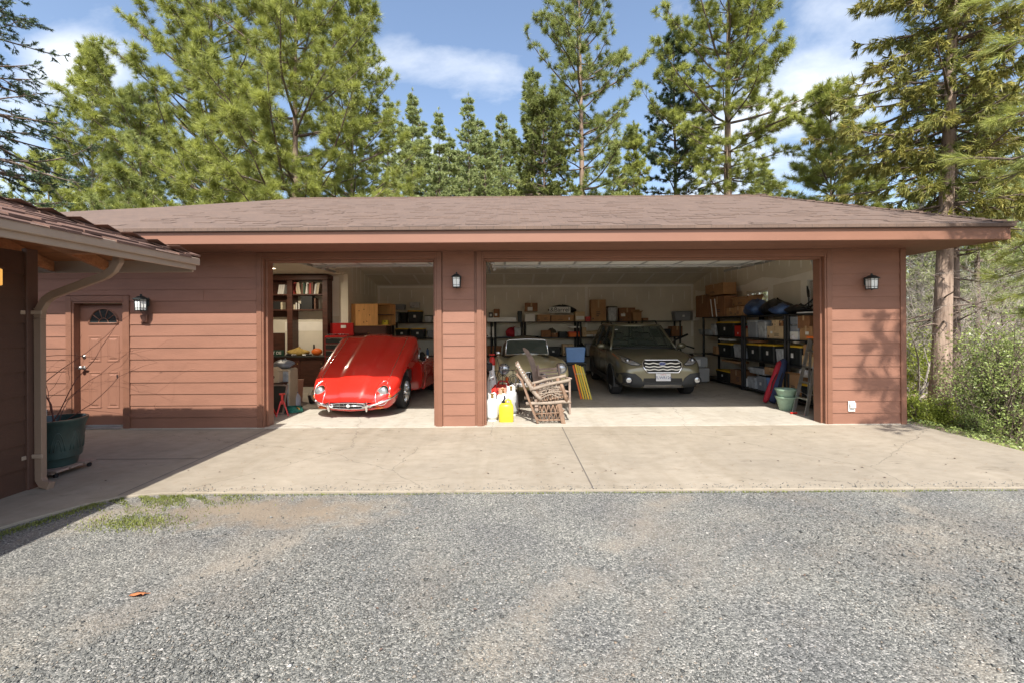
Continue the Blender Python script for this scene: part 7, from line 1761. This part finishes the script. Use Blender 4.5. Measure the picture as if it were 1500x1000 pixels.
# ---- log glider chair
def wobble(pts, r, n=8, seed=0, amp=.006):
    rg = random.Random(seed); out=[]; P=[Vector(p) for p in pts]
    for i in range(len(P)-1):
        for k in range(3): out.append(P[i].lerp(P[i+1],k/3)+Vector((rg.uniform(-amp,amp),rg.uniform(-amp,amp),rg.uniform(-amp,amp))))
    out.append(P[-1]); return out, [r*rg.uniform(.9,1.1) for _ in out]
def glider():
    t = thing('log_glider_chair','rustic log glider chair with woven twig sides standing on the sunlit threshold','chair',(.53,7.62,FZ))
    def P(x,y,z): return (x-.53,y,z-FZ)
    def tw(mb,pts,r,seed): q,rr_ = wobble(pts,r,8,seed); mb.tube(q,rr_,8)
    for j,y in enumerate((-.28,.28)):
        mb = MB(); mb.sqtube([P(.09,y,.84),P(.17,y,.74),P(.31,y,.36),P(.44,y,.02)],.075,.035); mb.build('plank_leg','log_wood',t,bevel=.008)
        mb = MB(); mb.sqtube([P(.80,y,.34),P(.865,y,.0)],.07,.05); mb.build('front_leg','log_wood',t,bevel=.008)
        mb = MB(); tw(mb,[P(.24,y,.345),P(.6,y,.35),P(.98,y,.37)],.028,j); mb.build('seat_rail','log_grey',t,smooth=True)
        mb = MB(); tw(mb,[P(.095,y*.9,.99),P(.22,y*.95,.78),P(.36,y,.56),P(.50,y,.40)],.034,j+5); mb.build('back_post','log_grey',t,smooth=True)
        mb = MB(); tw(mb,[P(.31,y*1.05,.575),P(.62,y*1.05,.66),P(.98,y*1.05,.735)],.027,j+9); mb.build('armrest','log_grey',t,smooth=True)
        mb = MB(); tw(mb,[P(.82,y,.70),P(.92,y,.37)],.030,j+14); mb.build('arm_post','log_wood',t,smooth=True); mb = MB(); tw(mb,[P(.42,y,.60),P(.44,y,.36)],.016,j+15); mb.build('arm_post','log_wood',t,smooth=True)
        mb = MB()
        rg = random.Random(j+3)
        for k in range(6): x=.48+k*.06; tw(mb,[P(x,y,.37),P(x+.05+rg.uniform(-.03,.05),y+.01,.63+k*.012)],.008,k+20*j)
        for k in range(4): tw(mb,[P(.44,y,.40+.05*k),P(.66,y-.01,.50+.04*k*(1 if k%2 else .4)),P(.86,y,.42+.06*k)],.008,k+40)
        mb.build('arm_twigs','log_grey',t,smooth=True)
        mb = MB()
        for k in range(5): x=.47+k*.075; tw(mb,[P(x,y,.05),P(x+.07,y,.33)],.009,k+60); tw(mb,[P(x+.08,y,.05),P(x,y,.33)],.008,k+70)
        tw(mb,[P(.42,y,.07),P(.85,y,.07)],.016,81); tw(mb,[P(.40,y,.17),P(.84,y,.19)],.010,82)
        mb.build('base_twigs','log_wood',t,smooth=True)
    mb = MB()
    for k in range(13):
        u = k/12; x = .095+(.46-.095)*u+.012; z = .985-(.985-.45)*u**.92; tw(mb,[P(x,-.27,z),P(x,.27,z)],.0135,k+90)
    mb.build('back_slats','log_wood',t,smooth=True)
    mb = MB()
    for k in range(12): x=.48+k*.041; z=.385+.015*k*.5; tw(mb,[P(x,-.30,z),P(x,.30,z)],.014,k+120)
    mb.build('seat_slats','log_wood',t,smooth=True)
    mb = MB()
    for x,z in ((.44,.07),(.86,.07),(.86,.22),(.98,.36),(.36,.34)): tw(mb,[P(x,-.29,z),P(x,.29,z)],.018,int(x*100))
    mb.build('cross_rails','log_wood',t,smooth=True)
    mb = MB()
    for k in range(15):
        u=k/14; mb.ball(P(.115+.36*u,-.292,1.0-.57*u**.92),(.010,.008,.010),6,4)
    mb.build('peg_ends','paper_white',t,smooth=True)
glider()
t = thing('slatted_chair','weathered brown slat back chair behind the log glider','chair',(.80,8.25,FZ),R(18))
for k in range(6): mb = MB(); mb.bbox(-.19,.19,-.012,.012,.46+k*.062,.50+k*.062,.004,M=Matrix.Translation((0,.18,0)) @ Matrix.Rotation(R(-8),4,'X')); mb.build('back_slat','board_grey',t)
for s in (-1,1):
    mb = MB(); mb.sqtube([(s*.21,.20,0),(s*.21,.19,.45),(s*.215,.28,.86)],.035,.035); mb.build('back_post','board_grey',t); mb = MB(); mb.bbox(s*.21-.017,s*.21+.017,-.24,-.20,0,.64,.004); mb.build('leg','board_grey',t); mb = MB(); mb.bbox(s*.21-.03,s*.21+.03,-.27,.20,.641,.665,.005); mb.build('armrest','board_grey',t)
mb = MB()
for k in range(5): mb.bbox(-.20,.20,-.22+k*.085,-.15+k*.085,.40,.425,.004)
mb.build('seat','board_grey',t)

# ---- potted shrub on its dolly by the brown house
t = thing('plant_dolly','wooden wheeled dolly under the green planter','dolly',(-5.22,5.08,0)); t.scale=(.92,.92,1); mb = MB()
for k in range(3): mb.bbox(-.28,.28,-.26+k*.18,-.11+k*.18,.062,.085,.004)
mb.bbox(-.22,-.16,-.26,.26,.04,.061,.003); mb.bbox(.16,.22,-.26,.26,.04,.061,.003); mb.build('deck','board_grey',t)
for sx in (-1,1):
    for sy in (-1,1):
        mb = MB(); mb.tube([(sx*.22-.012,sy*.21,.024),(sx*.22+.012,sy*.21,.024)],.024,14); mb.build('caster','rubber',t,smooth=40)
t = thing('green_planter','large dark green glazed planter with arch relief on a dolly by the downspout','planter',(-5.22,5.08,.086)); t.scale=(.93,.93,1); mb = MB(); mb.lathe([(.20,0),(.205,.02),(.215,.075),(.245,.10),(.262,.30),(.27,.42),(.295,.50),(.302,.51),(.302,.53),(.28,.53),(.262,.47),(.25,.44)],n=48,cap1=False); mb.build('pot','pot_green',t,smooth=40)
mb = MB(); mb.lathe([(.262,.455),(.01,.465)],n=32); mb.build('soil','soil',t,smooth=True)
mb = MB()
for k in range(9):
    a0 = 2*pi*k/9
    for w_,h0 in ((.26,.34),(.13,.26)):
        pts=[]
        for i in range(13):
            u=-1+2*i/12; a=a0+u*w_*(1 if abs(u)<.99 else 1); z=.13+(h0-.13)*(1-abs(u)**2.2); r_=.249+.018*(z-.1)/.3; pts.append(((r_)*cos(a),(r_)*sin(a),z+.05))
        mb.tube(pts,.006,5)
mb.build('arch_relief','pot_green',t,smooth=True)
def shrub():
    rs = np.random.RandomState(9); t = thing('bare_shrub','leafless red brown shrub arching right from the green planter','potted shrub',(-5.22,5.08,.54)); S0,S1,Ra,Rb=[],[],[],[]; LP=[]
    def br(p,d,ln,r,g,gr):
        ns=9
        for i in range(ns):
            d=unit(d+rs.normal(0,.17,3)+np.array([.012,0,gr])); q=p+d*ln/ns; a=r*(1-.8*i/ns); b=r*(1-.8*(i+1)/ns); S0.append(p);S1.append(q);Ra.append(a);Rb.append(b)
            if g>0 and i>=1 and rs.rand()<.30: br(q,unit(np.array([rs.uniform(.2,1.0)*(1 if rs.rand()<.85 else -1),rs.normal(0,.35),rs.uniform(-.15,.7)])),ln*rs.uniform(.35,.75),b*.55,g-1,-.02)
            p=q
        if g==0 and rs.rand()<.05: LP.append(p)
    for dx,dz,ln,r in ((.06,1.0,2.1,.014),(.30,.95,1.35,.011),(-.30,.9,.9,.008),(.75,.62,1.2,.007),(.16,1,1.2,.007)):
        br(np.array([rs.normal(0,.04),rs.normal(0,.04),0]),unit(np.array([dx,-.02,dz])),ln,r,2,.0)
    V,Fc=seg_mesh(np.array(S0),np.array(S1),np.maximum(np.array(Ra)*.75,.0011),np.maximum(np.array(Rb)*.75,.0009),4); npmesh('branches',V,Fc,'twig_red',t)
    P=np.repeat(np.array(LP),2,0)+rs.normal(0,.012,(len(LP)*2,3)); V,Fc=leaves(P,.035,rs); npmesh('dry_leaves',V,Fc,'wood_dark',t)
mat('twig_red',(.17,.06,.045),.7,var=.2); shrub()
# fallen leaves and cones about the yard
r8 = random.Random(8)
mat('dry_leaf',(.36,.13,.05),.8,var=.3); mat('dry_leaf_dark',(.12,.08,.06),.8)
spots = [(at(201,862,2.7),.045,'dry_leaf')]
pts = []
for k in range(130):
    x, y = r8.uniform(-4.5,6.2), r8.choice((r8.uniform(4.5,7.0), r8.uniform(4.5,7.0), r8.uniform(2.0,4.4)))
    if y > 4.5 or k % 3 == 0: pts.append((x,y,.004 if y > 4.44 else -.012,r8.uniform(.008,.018)))
mb = MB()
for x,y,z,s in pts:
    a=r8.uniform(0,6); c_,s_=cos(a)*s,sin(a)*s
    mb.add([(x-c_,y-s_,z+.002),(x+s_*.5,y-c_*.5,z+.006),(x+c_,y+s_,z+.003),(x-s_*.5,y+c_*.5,z+.007),(x,y,z+.001)],[(0,1,2,3),(0,1,4),(1,2,4),(2,3,4),(3,0,4)])
o = mb.build('leaf_litter','dry_leaf_dark'); tag(o,'scattered small dry leaves and twigs on the slab and gravel','litter',kind='stuff')
t = thing('fallen_leaf','orange brown dry leaf lying on the gravel at left','leaf',(at(201,862,2.75).x,2.75,-.008)); mb = MB(); mb.loft([[(-.045,-.012,.0),(-.045,.010,.002),(-.04,.0,.004)],[(0,-.022,.006),(0,.022,.008),(0,0,.014)],[(.045,-.012,.003),(.05,.008,.012),(.045,0,.012)]]); mb.build('blade','dry_leaf',t,smooth=True); mb = MB(); mb.tube([(.045,0,.01),(.075,.01,.004)],.0018,4); mb.build('stem','dry_leaf',t)
